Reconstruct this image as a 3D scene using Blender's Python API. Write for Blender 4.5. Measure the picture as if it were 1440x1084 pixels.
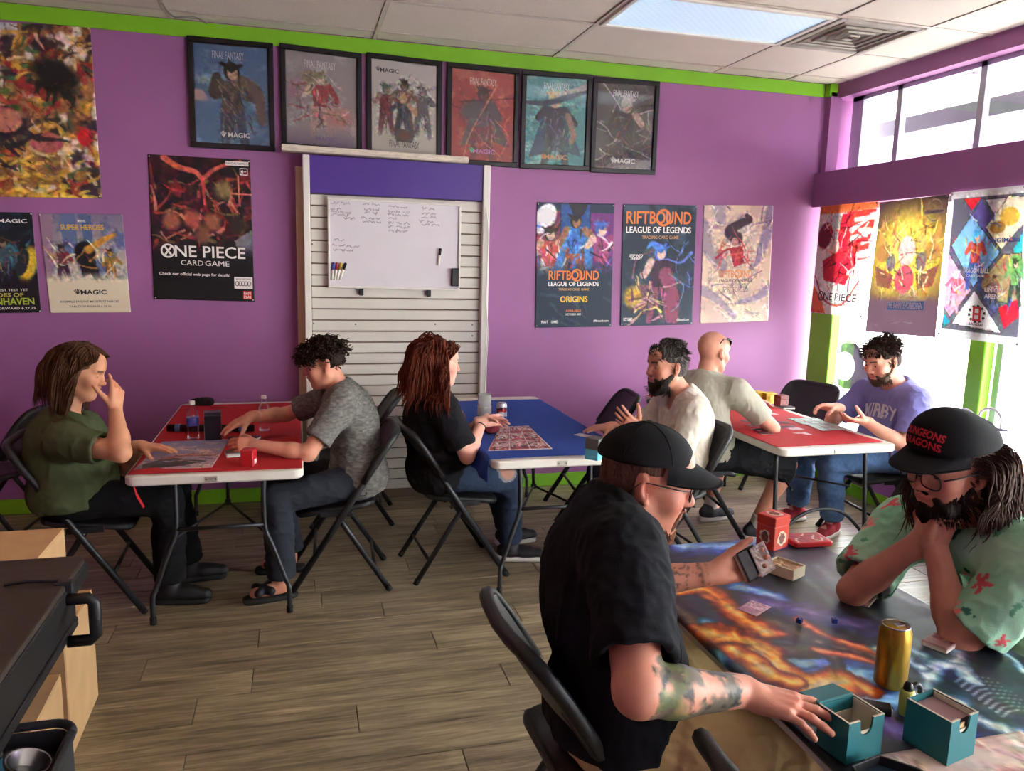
import bpy, math, random
import numpy as np
from mathutils import Vector, Matrix
from mathutils.bvhtree import BVHTree

for o in list(bpy.data.objects): bpy.data.objects.remove(o)
SC = bpy.context.scene
COL = SC.collection
random.seed(7)

# ------------------------------------------------------------------ camera
CF, CYAW, CPIT, CROL = 1087.9, .2697, .1585, .0260
CPOS = np.array([-.689, -5.5609, 1.718])
_f0 = np.array([math.sin(CYAW), math.cos(CYAW), 0]); _r0 = np.array([math.cos(CYAW), -math.sin(CYAW), 0]); _u0 = np.array([0, 0, 1.])
CFW = _f0*math.cos(CPIT) - _u0*math.sin(CPIT); _u1 = _u0*math.cos(CPIT) + _f0*math.sin(CPIT)
CRT = _r0*math.cos(CROL) + _u1*math.sin(CROL); CUP = -_r0*math.sin(CROL) + _u1*math.cos(CROL)
cd = bpy.data.cameras.new('camera'); cam = bpy.data.objects.new('camera', cd); COL.objects.link(cam)
cd.sensor_width = 36; cd.lens = CF*36/1440; cd.clip_start = .02; cd.clip_end = 200
cam.matrix_world = Matrix(((CRT[0], CUP[0], -CFW[0], CPOS[0]), (CRT[1], CUP[1], -CFW[1], CPOS[1]), (CRT[2], CUP[2], -CFW[2], CPOS[2]), (0, 0, 0, 1)))
SC.camera = cam

# ------------------------------------------------------------------ world, big lights, exposure
w = bpy.data.worlds.new('world'); SC.world = w; w.use_nodes = True
bg = w.node_tree.nodes['Background']; bg.inputs[0].default_value = (1, .985, .965, 1); bg.inputs[1].default_value = 7.0
SC.view_settings.view_transform = 'Standard'; SC.view_settings.look = 'None'; SC.view_settings.gamma = 1
SC.view_settings.exposure = 2.05
SC.view_settings.use_curve_mapping = False
# ------------------------------------------------------------------ geometry helpers
def ray(px, py): return CFW + CRT*(px-720)/CF - CUP*(py-542)/CF
def at(px, py, X=None, Y=None, Z=None, D=None):
    """pixel -> world point on the plane X=, Y= or Z= (or at depth D)"""
    d = ray(px, py)
    if D is not None: return CPOS + d*D
    a, v = (0, X) if X is not None else (1, Y) if Y is not None else (2, Z)
    return CPOS + d*((v-CPOS[a])/d[a])
def nrm(v):
    v = np.asarray(v, float); n = np.linalg.norm(v); return v/n if n > 1e-9 else v
def V3(*a): return np.array(a, float)
def lin(c):
    c = np.asarray(c, float)/255.
    return np.where(c <= .04045, c/12.92, ((c+.055)/1.055)**2.4)
def hx(s): return tuple(int(s[i:i+2], 16) for i in (0, 2, 4))

class MB:
    """collects shapes into one mesh"""
    def __init__(s): s.v = []; s.f = []; s.n = 0
    def add(s, V, F):
        V = np.asarray(V, float).reshape(-1, 3); s.v.append(V); n = s.n
        s.f += [tuple(int(i)+n for i in f) for f in F]; s.n += len(V); return s
    def box(s, c, d, R=None, bev=0.):
        c = np.asarray(c, float); h = np.asarray(d, float)/2
        if bev <= 0:
            V = np.array([[x, y, z] for x in (-1, 1) for y in (-1, 1) for z in (-1, 1)])*h
            F = [(0, 1, 3, 2), (4, 6, 7, 5), (0, 4, 5, 1), (2, 3, 7, 6), (0, 2, 6, 4), (1, 5, 7, 3)]
        else:
            bev = min(bev, h.min()*.98); V = []; F = []; idx = {}
            for x in (-1, 1):
                for y in (-1, 1):
                    for z in (-1, 1):
                        for a in range(3):
                            q = h - bev; q = q.copy(); q[a] = h[a]
                            idx[(x, y, z, a)] = len(V); V.append(q*np.array([x, y, z]))
            for a in range(3):
                b, c2 = (a+1) % 3, (a+2) % 3
                for sg in (-1, 1):
                    L = []
                    for sb, sc in ((-1, -1), (1, -1), (1, 1), (-1, 1)):
                        k = [0, 0, 0]; k[a] = sg; k[b] = sb; k[c2] = sc; L.append(idx[(*k, a)])
                    F.append(tuple(L if sg > 0 else L[::-1]))
                for sb in (-1, 1):
                    for sc in (-1, 1):
                        L = []
                        for sa, ax in ((-1, b), (1, b), (1, c2), (-1, c2)):
                            k = [0, 0, 0]; k[a] = sa; k[b] = sb; k[c2] = sc; L.append(idx[(*k, ax)])
                        F.append(tuple(L if sb*sc < 0 else L[::-1]))
            for x in (-1, 1):
                for y in (-1, 1):
                    for z in (-1, 1):
                        L = [idx[(x, y, z, a)] for a in range(3)]; F.append(tuple(L if x*y*z > 0 else L[::-1]))
            V = np.array(V)
        if R is not None: V = V@np.asarray(R).T
        return s.add(V+c, F)
    def tube(s, pts, r, n=8, cap=True, flat=None):
        pts = [np.asarray(q, float) for q in pts]; m = len(pts)
        rs = r if hasattr(r, '__len__') else [r]*m
        T = [nrm(pts[min(i+1, m-1)]-pts[max(i-1, 0)]) for i in range(m)]
        a = V3(0, 0, 1) if abs(T[0][2]) < .9 else V3(1, 0, 0)
        u = nrm(np.cross(T[0], a)); V = []
        for i in range(m):
            u = nrm(u - T[i]*(u@T[i])); w_ = np.cross(T[i], u)
            for k in range(n):
                an = 2*math.pi*k/n; V.append(pts[i]+rs[i]*(u*math.cos(an)+w_*math.sin(an)*(flat or 1)))
        F = [(i*n+k, i*n+(k+1) % n, (i+1)*n+(k+1) % n, (i+1)*n+k) for i in range(m-1) for k in range(n)]
        if cap: F += [tuple(range(n))[::-1], tuple((m-1)*n+k for k in range(n))]
        return s.add(V, F)
    def lathe(s, prof, c=(0, 0, 0), n=24, R=None):
        V = []; m = len(prof)
        for r, z in prof:
            for k in range(n): a = 2*math.pi*k/n; V.append((r*math.cos(a), r*math.sin(a), z))
        F = [(i*n+k, i*n+(k+1) % n, (i+1)*n+(k+1) % n, (i+1)*n+k) for i in range(m-1) for k in range(n)]
        F += [tuple(range(n))[::-1], tuple((m-1)*n+k for k in range(n))]
        V = np.array(V)
        if R is not None: V = V@np.asarray(R).T
        return s.add(V+np.asarray(c, float), F)
    def prism(s, poly, z0, z1, T=None):
        n = len(poly); V = [(x, y, z0) for x, y in poly]+[(x, y, z1) for x, y in poly]
        F = [tuple(range(n))[::-1], tuple(range(n, 2*n))]+[(i, (i+1) % n, n+(i+1) % n, n+i) for i in range(n)]
        V = np.array(V, float)
        if T is not None: V = T(V)
        return s.add(V, F)
    def get(s): return (np.concatenate(s.v) if s.v else np.zeros((0, 3))), s.f

def smooth_path(pts, sub=6):
    pts = [np.asarray(q, float) for q in pts]; out = []
    P = [2*pts[0]-pts[1]]+pts+[2*pts[-1]-pts[-2]]
    for i in range(1, len(P)-2):
        for j in range(sub):
            t = j/sub; a, b, c, d = P[i-1], P[i], P[i+1], P[i+2]
            out.append(.5*((2*b)+(c-a)*t+(2*a-5*b+4*c-d)*t*t+(3*b-a-3*c+d)*t**3))
    return out+[pts[-1]]

def mesh_np(name, V, F, col=None, smooth=False):
    me = bpy.data.meshes.new(name)
    V = np.ascontiguousarray(V, dtype=np.float32)
    if isinstance(F, np.ndarray):
        n, k = F.shape
        me.vertices.add(len(V)); me.vertices.foreach_set('co', V.ravel())
        me.loops.add(n*k); me.loops.foreach_set('vertex_index', np.ascontiguousarray(F, dtype=np.int32).ravel())
        me.polygons.add(n); me.polygons.foreach_set('loop_start', np.arange(0, n*k, k, dtype=np.int32))
        me.update(calc_edges=True)
    else:
        me.from_pydata([tuple(map(float, q)) for q in V], [], F)
    if col is not None:
        a = me.color_attributes.new('col', 'FLOAT_COLOR', 'POINT')
        c = np.ones((len(V), 4), np.float32); c[:, :3] = col; a.data.foreach_set('color', c.ravel())
    if smooth: me.polygons.foreach_set('use_smooth', np.ones(len(me.polygons), bool))
    me.validate(verbose=False)
    return me
def link(name, me, m=None, parent=None, loc=(0, 0, 0)):
    o = bpy.data.objects.new(name, me); COL.objects.link(o); o.location = Vector([float(q) for q in loc])
    if m is not None: me.materials.clear(); me.materials.append(m)
    if parent is not None: o.parent = parent
    return o
def obj(name, mb, m, parent=None, smooth=False, wo=None):
    """mesh object in its parent's local space; wo = world offset that is subtracted from the vertices (and becomes the
    location when there is no parent)"""
    V, F = mb.get() if isinstance(mb, MB) else mb[:2]
    col = None if isinstance(mb, MB) or len(mb) < 3 else mb[2]
    V = np.asarray(V, float)
    if wo is not None: V = V-np.asarray(wo, float)
    me = mesh_np(name, V, F, col, smooth)
    return link(name, me, m, parent, (0, 0, 0) if (parent is not None or wo is None) else wo)
def autosmooth(o, ang=40):
    me = o.data; me.polygons.foreach_set('use_smooth', np.ones(len(me.polygons), bool)); me.set_sharp_from_angle(angle=math.radians(ang)); return o
def tag(o, label, cat, group=None, kind=None):
    if label: o['label'] = label
    if cat: o['category'] = cat
    if group: o['group'] = group
    if kind: o['kind'] = kind
    return o
def thing(name, label, cat, loc=(0, 0, 0), rz=0., group=None):
    o = bpy.data.objects.new(name, None); COL.objects.link(o); o.empty_display_size = .05
    o.location = Vector([float(q) for q in loc]); o.rotation_euler = (0, 0, rz)
    return tag(o, label, cat, group)
def struct(name, mb, m, parent=None):
    o = obj(name, mb, m, parent); o['kind'] = 'structure'; return o
def copy_tree(o, parent=None):
    c = o.copy(); COL.objects.link(c)
    if parent is not None: c.parent = parent
    for ch in list(o.children): copy_tree(ch, c)
    return c
def rotz(a): c, s = math.cos(a), math.sin(a); return np.array([[c, -s, 0], [s, c, 0], [0, 0, 1.]])
def rotx(a): c, s = math.cos(a), math.sin(a); return np.array([[1, 0, 0], [0, c, -s], [0, s, c]])
def roty(a): c, s = math.cos(a), math.sin(a); return np.array([[c, 0, s], [0, 1., 0], [-s, 0, c]])

# ------------------------------------------------------------------ materials
MATS = {}
def mat(name, c=None, rough=.6, metal=0., spec=.5, var=0., vscale=8., bump=0., bscale=60., attr=False, emit=None, estr=0., alpha=1., trans=0., ior=1.45, sheen=0., stretch=None, objvar=0., coat=0., sss=0.):
    if name in MATS: return MATS[name]
    m = bpy.data.materials.new(name); m.use_nodes = True; nt = m.node_tree; N = nt.nodes; L = nt.links
    b = N['Principled BSDF']; I = b.inputs
    I['Roughness'].default_value = rough; I['Metallic'].default_value = metal; I['Specular IOR Level'].default_value = spec
    I['Alpha'].default_value = alpha; I['Transmission Weight'].default_value = trans; I['IOR'].default_value = ior
    I['Sheen Weight'].default_value = sheen; I['Coat Weight'].default_value = coat
    if sss: I['Subsurface Weight'].default_value = sss; I['Subsurface Radius'].default_value = (.012, .005, .003); I['Subsurface Scale'].default_value = .6
    src = None
    tc = N.new('ShaderNodeTexCoord'); vec = tc.outputs['Object']
    if stretch:
        mp = N.new('ShaderNodeMapping'); mp.inputs['Scale'].default_value = stretch; L.new(vec, mp.inputs[0]); vec = mp.outputs[0]
    if c is not None:
        rgb = N.new('ShaderNodeRGB'); rgb.outputs[0].default_value = (*lin(c), 1); src = rgb.outputs[0]
    if attr:
        a = N.new('ShaderNodeVertexColor'); a.layer_name = 'col'; src = a.outputs[0]
    if var and src:
        nz = N.new('ShaderNodeTexNoise'); nz.inputs['Scale'].default_value = vscale; nz.inputs['Detail'].default_value = 5; L.new(vec, nz.inputs['Vector'])
        mr = N.new('ShaderNodeMapRange'); mr.inputs[1].default_value = .3; mr.inputs[2].default_value = .7; mr.inputs[3].default_value = 1-var; mr.inputs[4].default_value = 1+var
        L.new(nz.outputs[0], mr.inputs[0])
        mx = N.new('ShaderNodeVectorMath'); mx.operation = 'SCALE'; L.new(src, mx.inputs[0]); L.new(mr.outputs[0], mx.inputs['Scale']); src = mx.outputs[0]
    if objvar and src:
        oi = N.new('ShaderNodeObjectInfo'); mr = N.new('ShaderNodeMapRange'); mr.inputs[3].default_value = 1-objvar; mr.inputs[4].default_value = 1+objvar
        L.new(oi.outputs['Random'], mr.inputs[0])
        mx = N.new('ShaderNodeVectorMath'); mx.operation = 'SCALE'; L.new(src, mx.inputs[0]); L.new(mr.outputs[0], mx.inputs['Scale']); src = mx.outputs[0]
    if src: L.new(src, I['Base Color'])
    if emit is not None:
        I['Emission Color'].default_value = (*lin(emit), 1); I['Emission Strength'].default_value = estr
    if bump:
        nz = N.new('ShaderNodeTexNoise'); nz.inputs['Scale'].default_value = bscale; nz.inputs['Detail'].default_value = 4; L.new(vec, nz.inputs['Vector'])
        bp = N.new('ShaderNodeBump'); bp.inputs['Strength'].default_value = bump; bp.inputs['Distance'].default_value = .01; L.new(nz.outputs[0], bp.inputs['Height']); L.new(bp.outputs[0], I['Normal'])
    MATS[name] = m; return m
def glassmat(name, tint=(255, 255, 255), refl=.08, rough=.02):
    m = bpy.data.materials.new(name); m.use_nodes = True; nt = m.node_tree; N = nt.nodes; L = nt.links; N.remove(N['Principled BSDF'])
    t = N.new('ShaderNodeBsdfTransparent'); t.inputs[0].default_value = (*lin(tint), 1)
    g = N.new('ShaderNodeBsdfGlossy'); g.inputs['Roughness'].default_value = rough; g.inputs[0].default_value = (1, 1, 1, 1)
    fr = N.new('ShaderNodeFresnel'); fr.inputs[0].default_value = 1.45
    mu = N.new('ShaderNodeMath'); mu.operation = 'MULTIPLY'; mu.inputs[1].default_value = refl*12; mu.use_clamp = True; L.new(fr.outputs[0], mu.inputs[0])
    mx = N.new('ShaderNodeMixShader'); L.new(mu.outputs[0], mx.inputs[0]); L.new(t.outputs[0], mx.inputs[1]); L.new(g.outputs[0], mx.inputs[2])
    L.new(mx.outputs[0], N['Material Output'].inputs[0]); MATS[name] = m; return m

# ------------------------------------------------------------------ lettering
def text_np(s, size=1., bold=0., res=3, spacing=1.):
    cu = bpy.data.curves.new('t', 'FONT'); cu.body = s; cu.size = size; cu.offset = bold; cu.align_x = 'CENTER'; cu.align_y = 'CENTER'; cu.resolution_u = res; cu.space_character = spacing
    o = bpy.data.objects.new('t', cu); me = o.to_mesh()
    V = np.array([tuple(v.co) for v in me.vertices]); F = [tuple(q.vertices) for q in me.polygons]
    o.to_mesh_clear(); bpy.data.objects.remove(o); bpy.data.curves.remove(cu); return V, F
def fit_text(s, w_, h_, bold=0., spacing=1.):
    V, F = text_np(s, 1., bold, 3, spacing); lo, hi = V.min(0), V.max(0); c = (lo+hi)/2; d = np.maximum(hi-lo, 1e-6)
    V = (V-c); V[:, 0] *= w_/d[0]; V[:, 1] *= h_/d[1]; return V, F

# ------------------------------------------------------------------ value noise
def _h(i, j, k, s):
    n = (i*374761393+j*668265263+k*2147483647+s*1274126177) & 0xffffffff
    n = ((n ^ (n >> 13))*1274126177) & 0xffffffff
    return ((n ^ (n >> 16)) & 0xffff)/65535.
def vnoise(P, s=0):
    P = np.asarray(P, float); i = np.floor(P).astype(np.int64); f = P-i; f = f*f*(3-2*f); r = 0
    for a in (0, 1):
        for b in (0, 1):
            for c in (0, 1):
                wgt = (f[..., 0] if a else 1-f[..., 0])*(f[..., 1] if b else 1-f[..., 1])*(f[..., 2] if c else 1-f[..., 2])
                r = r+wgt*_h(i[..., 0]+a, i[..., 1]+b, i[..., 2]+c, s)
    return r
def fbm(P, s=0, o=4):
    r = 0; a = .5; P = np.asarray(P, float)
    for k in range(o): r = r+a*vnoise(P*2**k, s+k); a *= .5
    return r/(1-.5**o)
# ================================================================== the room
RH, TT, TX0, TD = 3.1657, 1.2685, -.175, .1948
XL, XR, YR = -5.2, 3.33, -8.6
m_purple = mat('purple_wall_paint', hx('975e91'), .55, var=.05, vscale=2., bump=.08, bscale=180)
m_purple_dk = m_purple
m_green = mat('lime_green_paint', hx('79b81e'), .5, var=.05, vscale=5.)
m_white = mat('white_paint', hx('d9d4cc'), .5, var=.04, vscale=6.)
m_alu = mat('silver_window_frame', hx('b4bac2'), .4, .6, var=.05)
m_dark = mat('black_plastic', hx('1b1b1d'), .45, var=.1, vscale=12.)
m_steel = mat('dark_steel_tube', hx('34363a'), .38, .55)
m_chrome = mat('bright_steel', hx('b8bbc0'), .25, .95)

o = struct('wall_back', MB().box((-.83, .06, RH/2+.05), (8.94, .12, RH+.1)), m_purple)
struct('wall_left', MB().box((XL-.06, YR/2, RH/2), (.12, -YR+.3, RH+.1)), m_purple)
struct('wall_rear', MB().box((-.9, YR-.06, RH/2), (8.7, .12, RH+.1)), m_purple)
struct('trim_1', MB().box((-.95, -.006, RH-.048), (8.6, .012, .096)), m_green)
struct('trim_2', MB().box((3.40, -.03, RH-.048), (.07, .06, .096)), m_green)
struct('baseboard_back', MB().box((-.95, -.009, .05), (8.5, .018, .1), bev=.004), m_green)
struct('baseboard_left', MB().box((XL+.009, YR/2, .05), (.018, -YR, .1), bev=.004), m_green)

# right wall: low wall, sill, header, posts, glazing
SILL = .42
wr = struct('wall_right', MB().box((3.46, YR/2, SILL/2), (.1, -YR, SILL)).box((3.41, YR/2, 2.3485), (.16, -YR, .267)), m_purple_dk)
struct('trim_3', MB().box((3.44, YR/2, SILL+.0125), (.18, -YR, .025), bev=.006), m_white)
struct('trim_4', MB().box((3.56, YR/2, RH-.05), (.22, -YR, .11)), m_purple_dk)
struct('baseboard_right', MB().box((3.40, YR/2, .05), (.018, -YR, .1), bev=.004), m_green)
for i, (y0, y1, g) in enumerate(((-.105, -.37, 1), (-1.68, -1.80, 1), (-3.35, -3.47, 1), (-5.1, -5.22, 1), (-6.85, -6.97, 1))):
    struct('trim_%d' % (5+i), MB().box((3.37, (y0+y1)/2, (SILL+2.215)/2+.0125), (.08, y0-y1, 2.215-SILL-.025), bev=.006), m_green)
ys = [-.285, -1.80, -3.47, -5.22, -6.97, -8.6]; ye = [-1.68, -3.35, -5.1, -6.85, -8.6]
m_glass = glassmat('clear_window_glass', (246, 250, 250), .014)
for i in range(5):
    a, b = ys[i], ye[i]
    wn = bpy.data.objects.new('window_%d' % (i+1), None); COL.objects.link(wn); wn['kind'] = 'structure'
    f = MB(); z0, z1 = SILL+.025, 2.215
    for yy in (a-.024, b+.024): f.box((3.44, yy, (z0+z1)/2), (.05, .048, z1-z0), bev=.004)
    f.box((3.44, (a+b)/2, z0+.02), (.05, a-b-.096, .04), bev=.004); f.box((3.44, (a+b)/2, z1-.02), (.05, a-b-.096, .04), bev=.004)
    obj('window_frame', f, m_alu, wn); obj('pane', MB().box((3.445, (a+b)/2, (z0+z1)/2), (.006, a-b-.09, z1-z0-.07)), m_glass, wn)
# clerestory
XC = 3.58
ca = [-.10]+[float(at(x, y, X=XC)[1]) for x, y in ((1267, 160), (1385, 130))]; ca += [ca[-1]-.95*(k+1) for k in range(6)]
for i in range(len(ca)-1):
    wn = bpy.data.objects.new('window_%d' % (6+i), None); COL.objects.link(wn); wn['kind'] = 'structure'
    a, b = ca[i], ca[i+1]; f = MB(); z0, z1 = 2.40, RH-.105
    f.box((XC, a-(.06 if i == 0 else .012), (z0+z1)/2), (.05, .12 if i == 0 else .024, z1-z0)); f.box((XC, b+.012, (z0+z1)/2), (.05, .024, z1-z0))
    f.box((XC, (a+b)/2, z1-.016), (.05, a-b, .032)); f.box((XC, (a+b)/2, z0+.016), (.05, a-b, .032))
    obj('window_frame', f, m_alu, wn); obj('pane', MB().box((XC, (a+b)/2, (z0+z1)/2), (.005, a-b-.03, z1-z0-.03)), m_glass, wn)
struct('trim_10', MB().box((3.43, -.03, 2.79), (.10, .06, .62)), m_purple)

# ------------------------------------------------------------------ floor of vinyl planks
m_slab = mat('floor_underlay', hx('4a4238'), .8)
fl = struct('floor', MB().box((-.9, YR/2, -.06), (8.8, -YR+.2, .10)), m_slab)
def plank_mat():
    m = bpy.data.materials.new('grey_brown_wood_plank'); m.use_nodes = True; nt = m.node_tree; N = nt.nodes; L = nt.links; b = N['Principled BSDF']
    tc = N.new('ShaderNodeTexCoord'); oi = N.new('ShaderNodeObjectInfo')
    cm = N.new('ShaderNodeVectorMath'); cm.operation = 'MULTIPLY_ADD'; L.new(tc.outputs['Object'], cm.inputs[0]); cm.inputs[1].default_value = (1, 1, 1)
    sc = N.new('ShaderNodeVectorMath'); sc.operation = 'SCALE'; sc.inputs[0].default_value = (37, 91, 13); L.new(oi.outputs['Random'], sc.inputs['Scale']); L.new(sc.outputs[0], cm.inputs[2])
    mp = N.new('ShaderNodeMapping'); mp.inputs['Scale'].default_value = (1.3, 16, 1); L.new(cm.outputs[0], mp.inputs[0])
    n1 = N.new('ShaderNodeTexNoise'); n1.inputs['Scale'].default_value = 2.2; n1.inputs['Detail'].default_value = 9; n1.inputs['Roughness'].default_value = .68; n1.inputs['Distortion'].default_value = .5; L.new(mp.outputs[0], n1.inputs['Vector'])
    n2 = N.new('ShaderNodeTexNoise'); n2.inputs['Scale'].default_value = 2.6; n2.inputs['Detail'].default_value = 3; L.new(cm.outputs[0], n2.inputs['Vector'])
    cr = N.new('ShaderNodeValToRGB'); e = cr.color_ramp.elements
    e[0].position = .30; e[0].color = (*lin(hx('4f4537')), 1); e[1].position = .70; e[1].color = (*lin(hx('b3a385')), 1)
    x = e.new(.5); x.color = (*lin(hx('887a60')), 1); L.new(n1.outputs[0], cr.inputs[0])
    mr = N.new('ShaderNodeMapRange'); mr.inputs[1].default_value = .3; mr.inputs[2].default_value = .7; mr.inputs[3].default_value = .78; mr.inputs[4].default_value = 1.16; L.new(n2.outputs[0], mr.inputs[0])
    mo = N.new('ShaderNodeMapRange'); mo.inputs[3].default_value = .86; mo.inputs[4].default_value = 1.1; L.new(oi.outputs['Random'], mo.inputs[0])
    mm = N.new('ShaderNodeMath'); mm.operation = 'MULTIPLY'; L.new(mr.outputs[0], mm.inputs[0]); L.new(mo.outputs[0], mm.inputs[1])
    mx = N.new('ShaderNodeVectorMath'); mx.operation = 'SCALE'; L.new(cr.outputs[0], mx.inputs[0]); L.new(mm.outputs[0], mx.inputs['Scale']); L.new(mx.outputs[0], b.inputs['Base Color'])
    b.inputs['Roughness'].default_value = .34; b.inputs['Specular IOR Level'].default_value = .45
    bp = N.new('ShaderNodeBump'); bp.inputs['Strength'].default_value = .25; bp.inputs['Distance'].default_value = .004; L.new(n1.outputs[0], bp.inputs['Height']); L.new(bp.outputs[0], b.inputs['Normal'])
    return m
m_plank = plank_mat()
PL, PWD = 1.22, .182; pm = {}
rs = random.Random(3)
for r in range(34):
    y = -PWD*(r+.5); off = rs.random()*PL; x = XL-off
    while x < 3.40:
        a, b = max(x, XL), min(x+PL, 3.41)
        if b-a > .03:
            key = round(b-a, 2)
            if key not in pm: pm[key] = mesh_np('plank', *MB().box((0, 0, -.005), (key-.003, PWD-.003, .01), bev=.002).get()); pm[key].materials.append(m_plank)
            link('plank', pm[key], None, fl, ((a+b)/2, y, 0))
        x += PL
struct('floor_rear', MB().box((-.9, (YR-34*PWD)/2, -.005), (8.6, YR*-1-34*PWD, .01)), m_plank)

# ------------------------------------------------------------------ ceiling of lay-in tiles
m_tile = mat('white_ceiling_tile', hx('cfc6bb'), .85, var=.05, vscale=1.2, bump=.35, bscale=140, objvar=.05)
m_bar = mat('ceiling_grid_bar', hx('bdb3a9'), .5)
ce = struct('ceiling', MB().box((-.8, YR/2, RH+.10), (9.0, -YR+.3, .08)), mat('ceiling_deck', hx('77706a'), .9))
xs = [XL]+[TX0+TT*k for k in range(-3, 3)]+[TX0+2.5*TT, 3.45]
ysb = [0.]+[-(TD+TT/2*k) for k in range(0, 14)]; ysb = [y for y in ysb if y > YR]+[YR]
LIGHTS = {(5, 2): 1, (2, 4): 1}
for i in range(len(xs)-1):
    for j in range(len(ysb)-1):
        if (i, j) in LIGHTS or (i, j) == (6, 2): continue
        a, b, c, d = xs[i], xs[i+1], ysb[j], ysb[j+1]
        if c-d < .03: continue
        tilt = rs.uniform(-.003, .003)
        mb = MB().box(((a+b)/2, (c+d)/2, RH+.012+tilt), (b-a-.026, c-d-.026, .016), bev=.004)
        obj('ceiling_tile', mb, m_tile, ce)
for x in xs[1:-1]: obj('grid_bar', MB().box((x, YR/2, RH+.002), (.026, -YR, .006)).box((x, YR/2, RH+.02), (.005, -YR, .035)), m_bar, ce)
for y in ysb[1:-1]: obj('grid_bar', MB().box(((XL+3.45)/2, y, RH+.003), (3.45-XL, .026, .006)), m_bar, ce)

def diffuser_mat(name, tint, s):
    m = bpy.data.materials.new(name); m.use_nodes = True; nt = m.node_tree; N = nt.nodes; L = nt.links; b = N['Principled BSDF']
    tc = N.new('ShaderNodeTexCoord'); mp = N.new('ShaderNodeMapping'); mp.inputs['Scale'].default_value = (28, 28, 1); mp.inputs['Rotation'].default_value = (0, 0, .78); L.new(tc.outputs['Object'], mp.inputs[0])
    ck = N.new('ShaderNodeTexVoronoi'); ck.inputs['Scale'].default_value = 1.; ck.inputs['Randomness'].default_value = .15; L.new(mp.outputs[0], ck.inputs['Vector'])
    cr = N.new('ShaderNodeValToRGB'); cr.color_ramp.elements[0].position = .1; cr.color_ramp.elements[0].color = (*lin(tint), 1); cr.color_ramp.elements[1].position = .6; cr.color_ramp.elements[1].color = (*(lin(tint)*.42), 1)
    L.new(ck.outputs['Distance'], cr.inputs[0]); L.new(cr.outputs[0], b.inputs['Emission Color']); b.inputs['Emission Strength'].default_value = s
    b.inputs['Base Color'].default_value = (*lin(hx('d4d8da')), 1); b.inputs['Roughness'].default_value = .3
    return m
m_dif = diffuser_mat('prismatic_light_diffuser', (150, 212, 255), .20)
m_difw = diffuser_mat('warm_light_diffuser', (255, 172, 96), 1.5)
LAB = {(5, 2): 'pale blue glowing fluorescent panel with prismatic cover beside the ceiling vent', (2, 4): 'warm glowing ceiling panel above the red table side of the room'}
for (i, j), _ in LIGHTS.items():
    a, b, c, d = xs[i], xs[i+1], ysb[j], ysb[j+1]; L_ = ((a+b)/2, (c+d)/2, RH-.012)
    t = thing('ceiling_light' if (i, j) == (5, 2) else 'ceiling_light_offscreen', LAB[(i, j)], 'ceiling light', L_, 0, 'fluorescent panels in the tiled ceiling')
    w_, h_ = b-a-.03, c-d-.03; f = MB()
    for s in (-1, 1): f.box((0, s*(h_/2-.015), .012), (w_, .03, .024), bev=.004); f.box((s*(w_/2-.015), 0, .012), (.03, h_-.06, .024), bev=.004)
    obj('frame', f, m_white, t)
    obj('diffuser', MB().box((0, 0, .014), (w_-.06, h_-.06, .006)), m_dif if (i, j) == (5, 2) else m_difw, t)
    obj('housing', MB().box((0, 0, .035), (w_, h_, .02)), m_white, t)
# supply vent
a, b, c, d = xs[6], xs[7], ysb[2], ysb[3]
t = thing('ceiling_vent', 'dusty grey square air vent set in the ceiling beside the light panel', 'vent', ((a+b)/2-.0, (c+d)/2, RH-.012))
m_vent = mat('dusty_grey_vent', hx('a39d94'), .7, var=.25, vscale=5)
w_ = TT/2-.03; f = MB()
for s in (-1, 1): f.box((s*(w_/2-.02), 0, .012), (.04, w_, .02), bev=.004); f.box((0, s*(w_/2-.02), .012), (w_-.08, .04, .02), bev=.004)
obj('frame', f, m_vent, t)
for k in range(4):
    q = .07*k+.04; s = MB()
    for sg in (-1, 1): s.box((sg*q*.9, 0, .010+.002*k), (.012, 2*q*.9, .012), R=roty(sg*.5)); s.box((0, sg*q*.9, .010+.002*k), (2*q*.9, .012, .012), R=rotx(-sg*.5))
    obj('louver', s, m_vent, t)
obj('backing', MB().box((0, 0, .027), (w_-.02, w_-.02, .01)), mat('vent_backing', hx('8a857d'), .8, var=.3, vscale=4), t)
# loose grey cable hanging out of the ceiling
pts = [at(x, y, Y=-.35) for x, y in ((222, -14), (228, 4), (236, 16), (246, 24), (262, 24), (278, 26), (292, 33))]
pts[0][2] = RH+.02
tag(obj('ceiling_cable', MB().tube(smooth_path(pts, 5), .006, 6), mat('grey_cable', hx('77706a'), .6), None, True, wo=pts[3]), 'thin grey cable drooping from the ceiling edge over the green band', 'cable')

# ------------------------------------------------------------------ outside the shop window
struct('pavement', MB().box((11.5, -3, -.16), (16, 34, .12)), mat('pale_concrete', hx('c9c6c0'), .8, var=.06, vscale=1.5))
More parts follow.
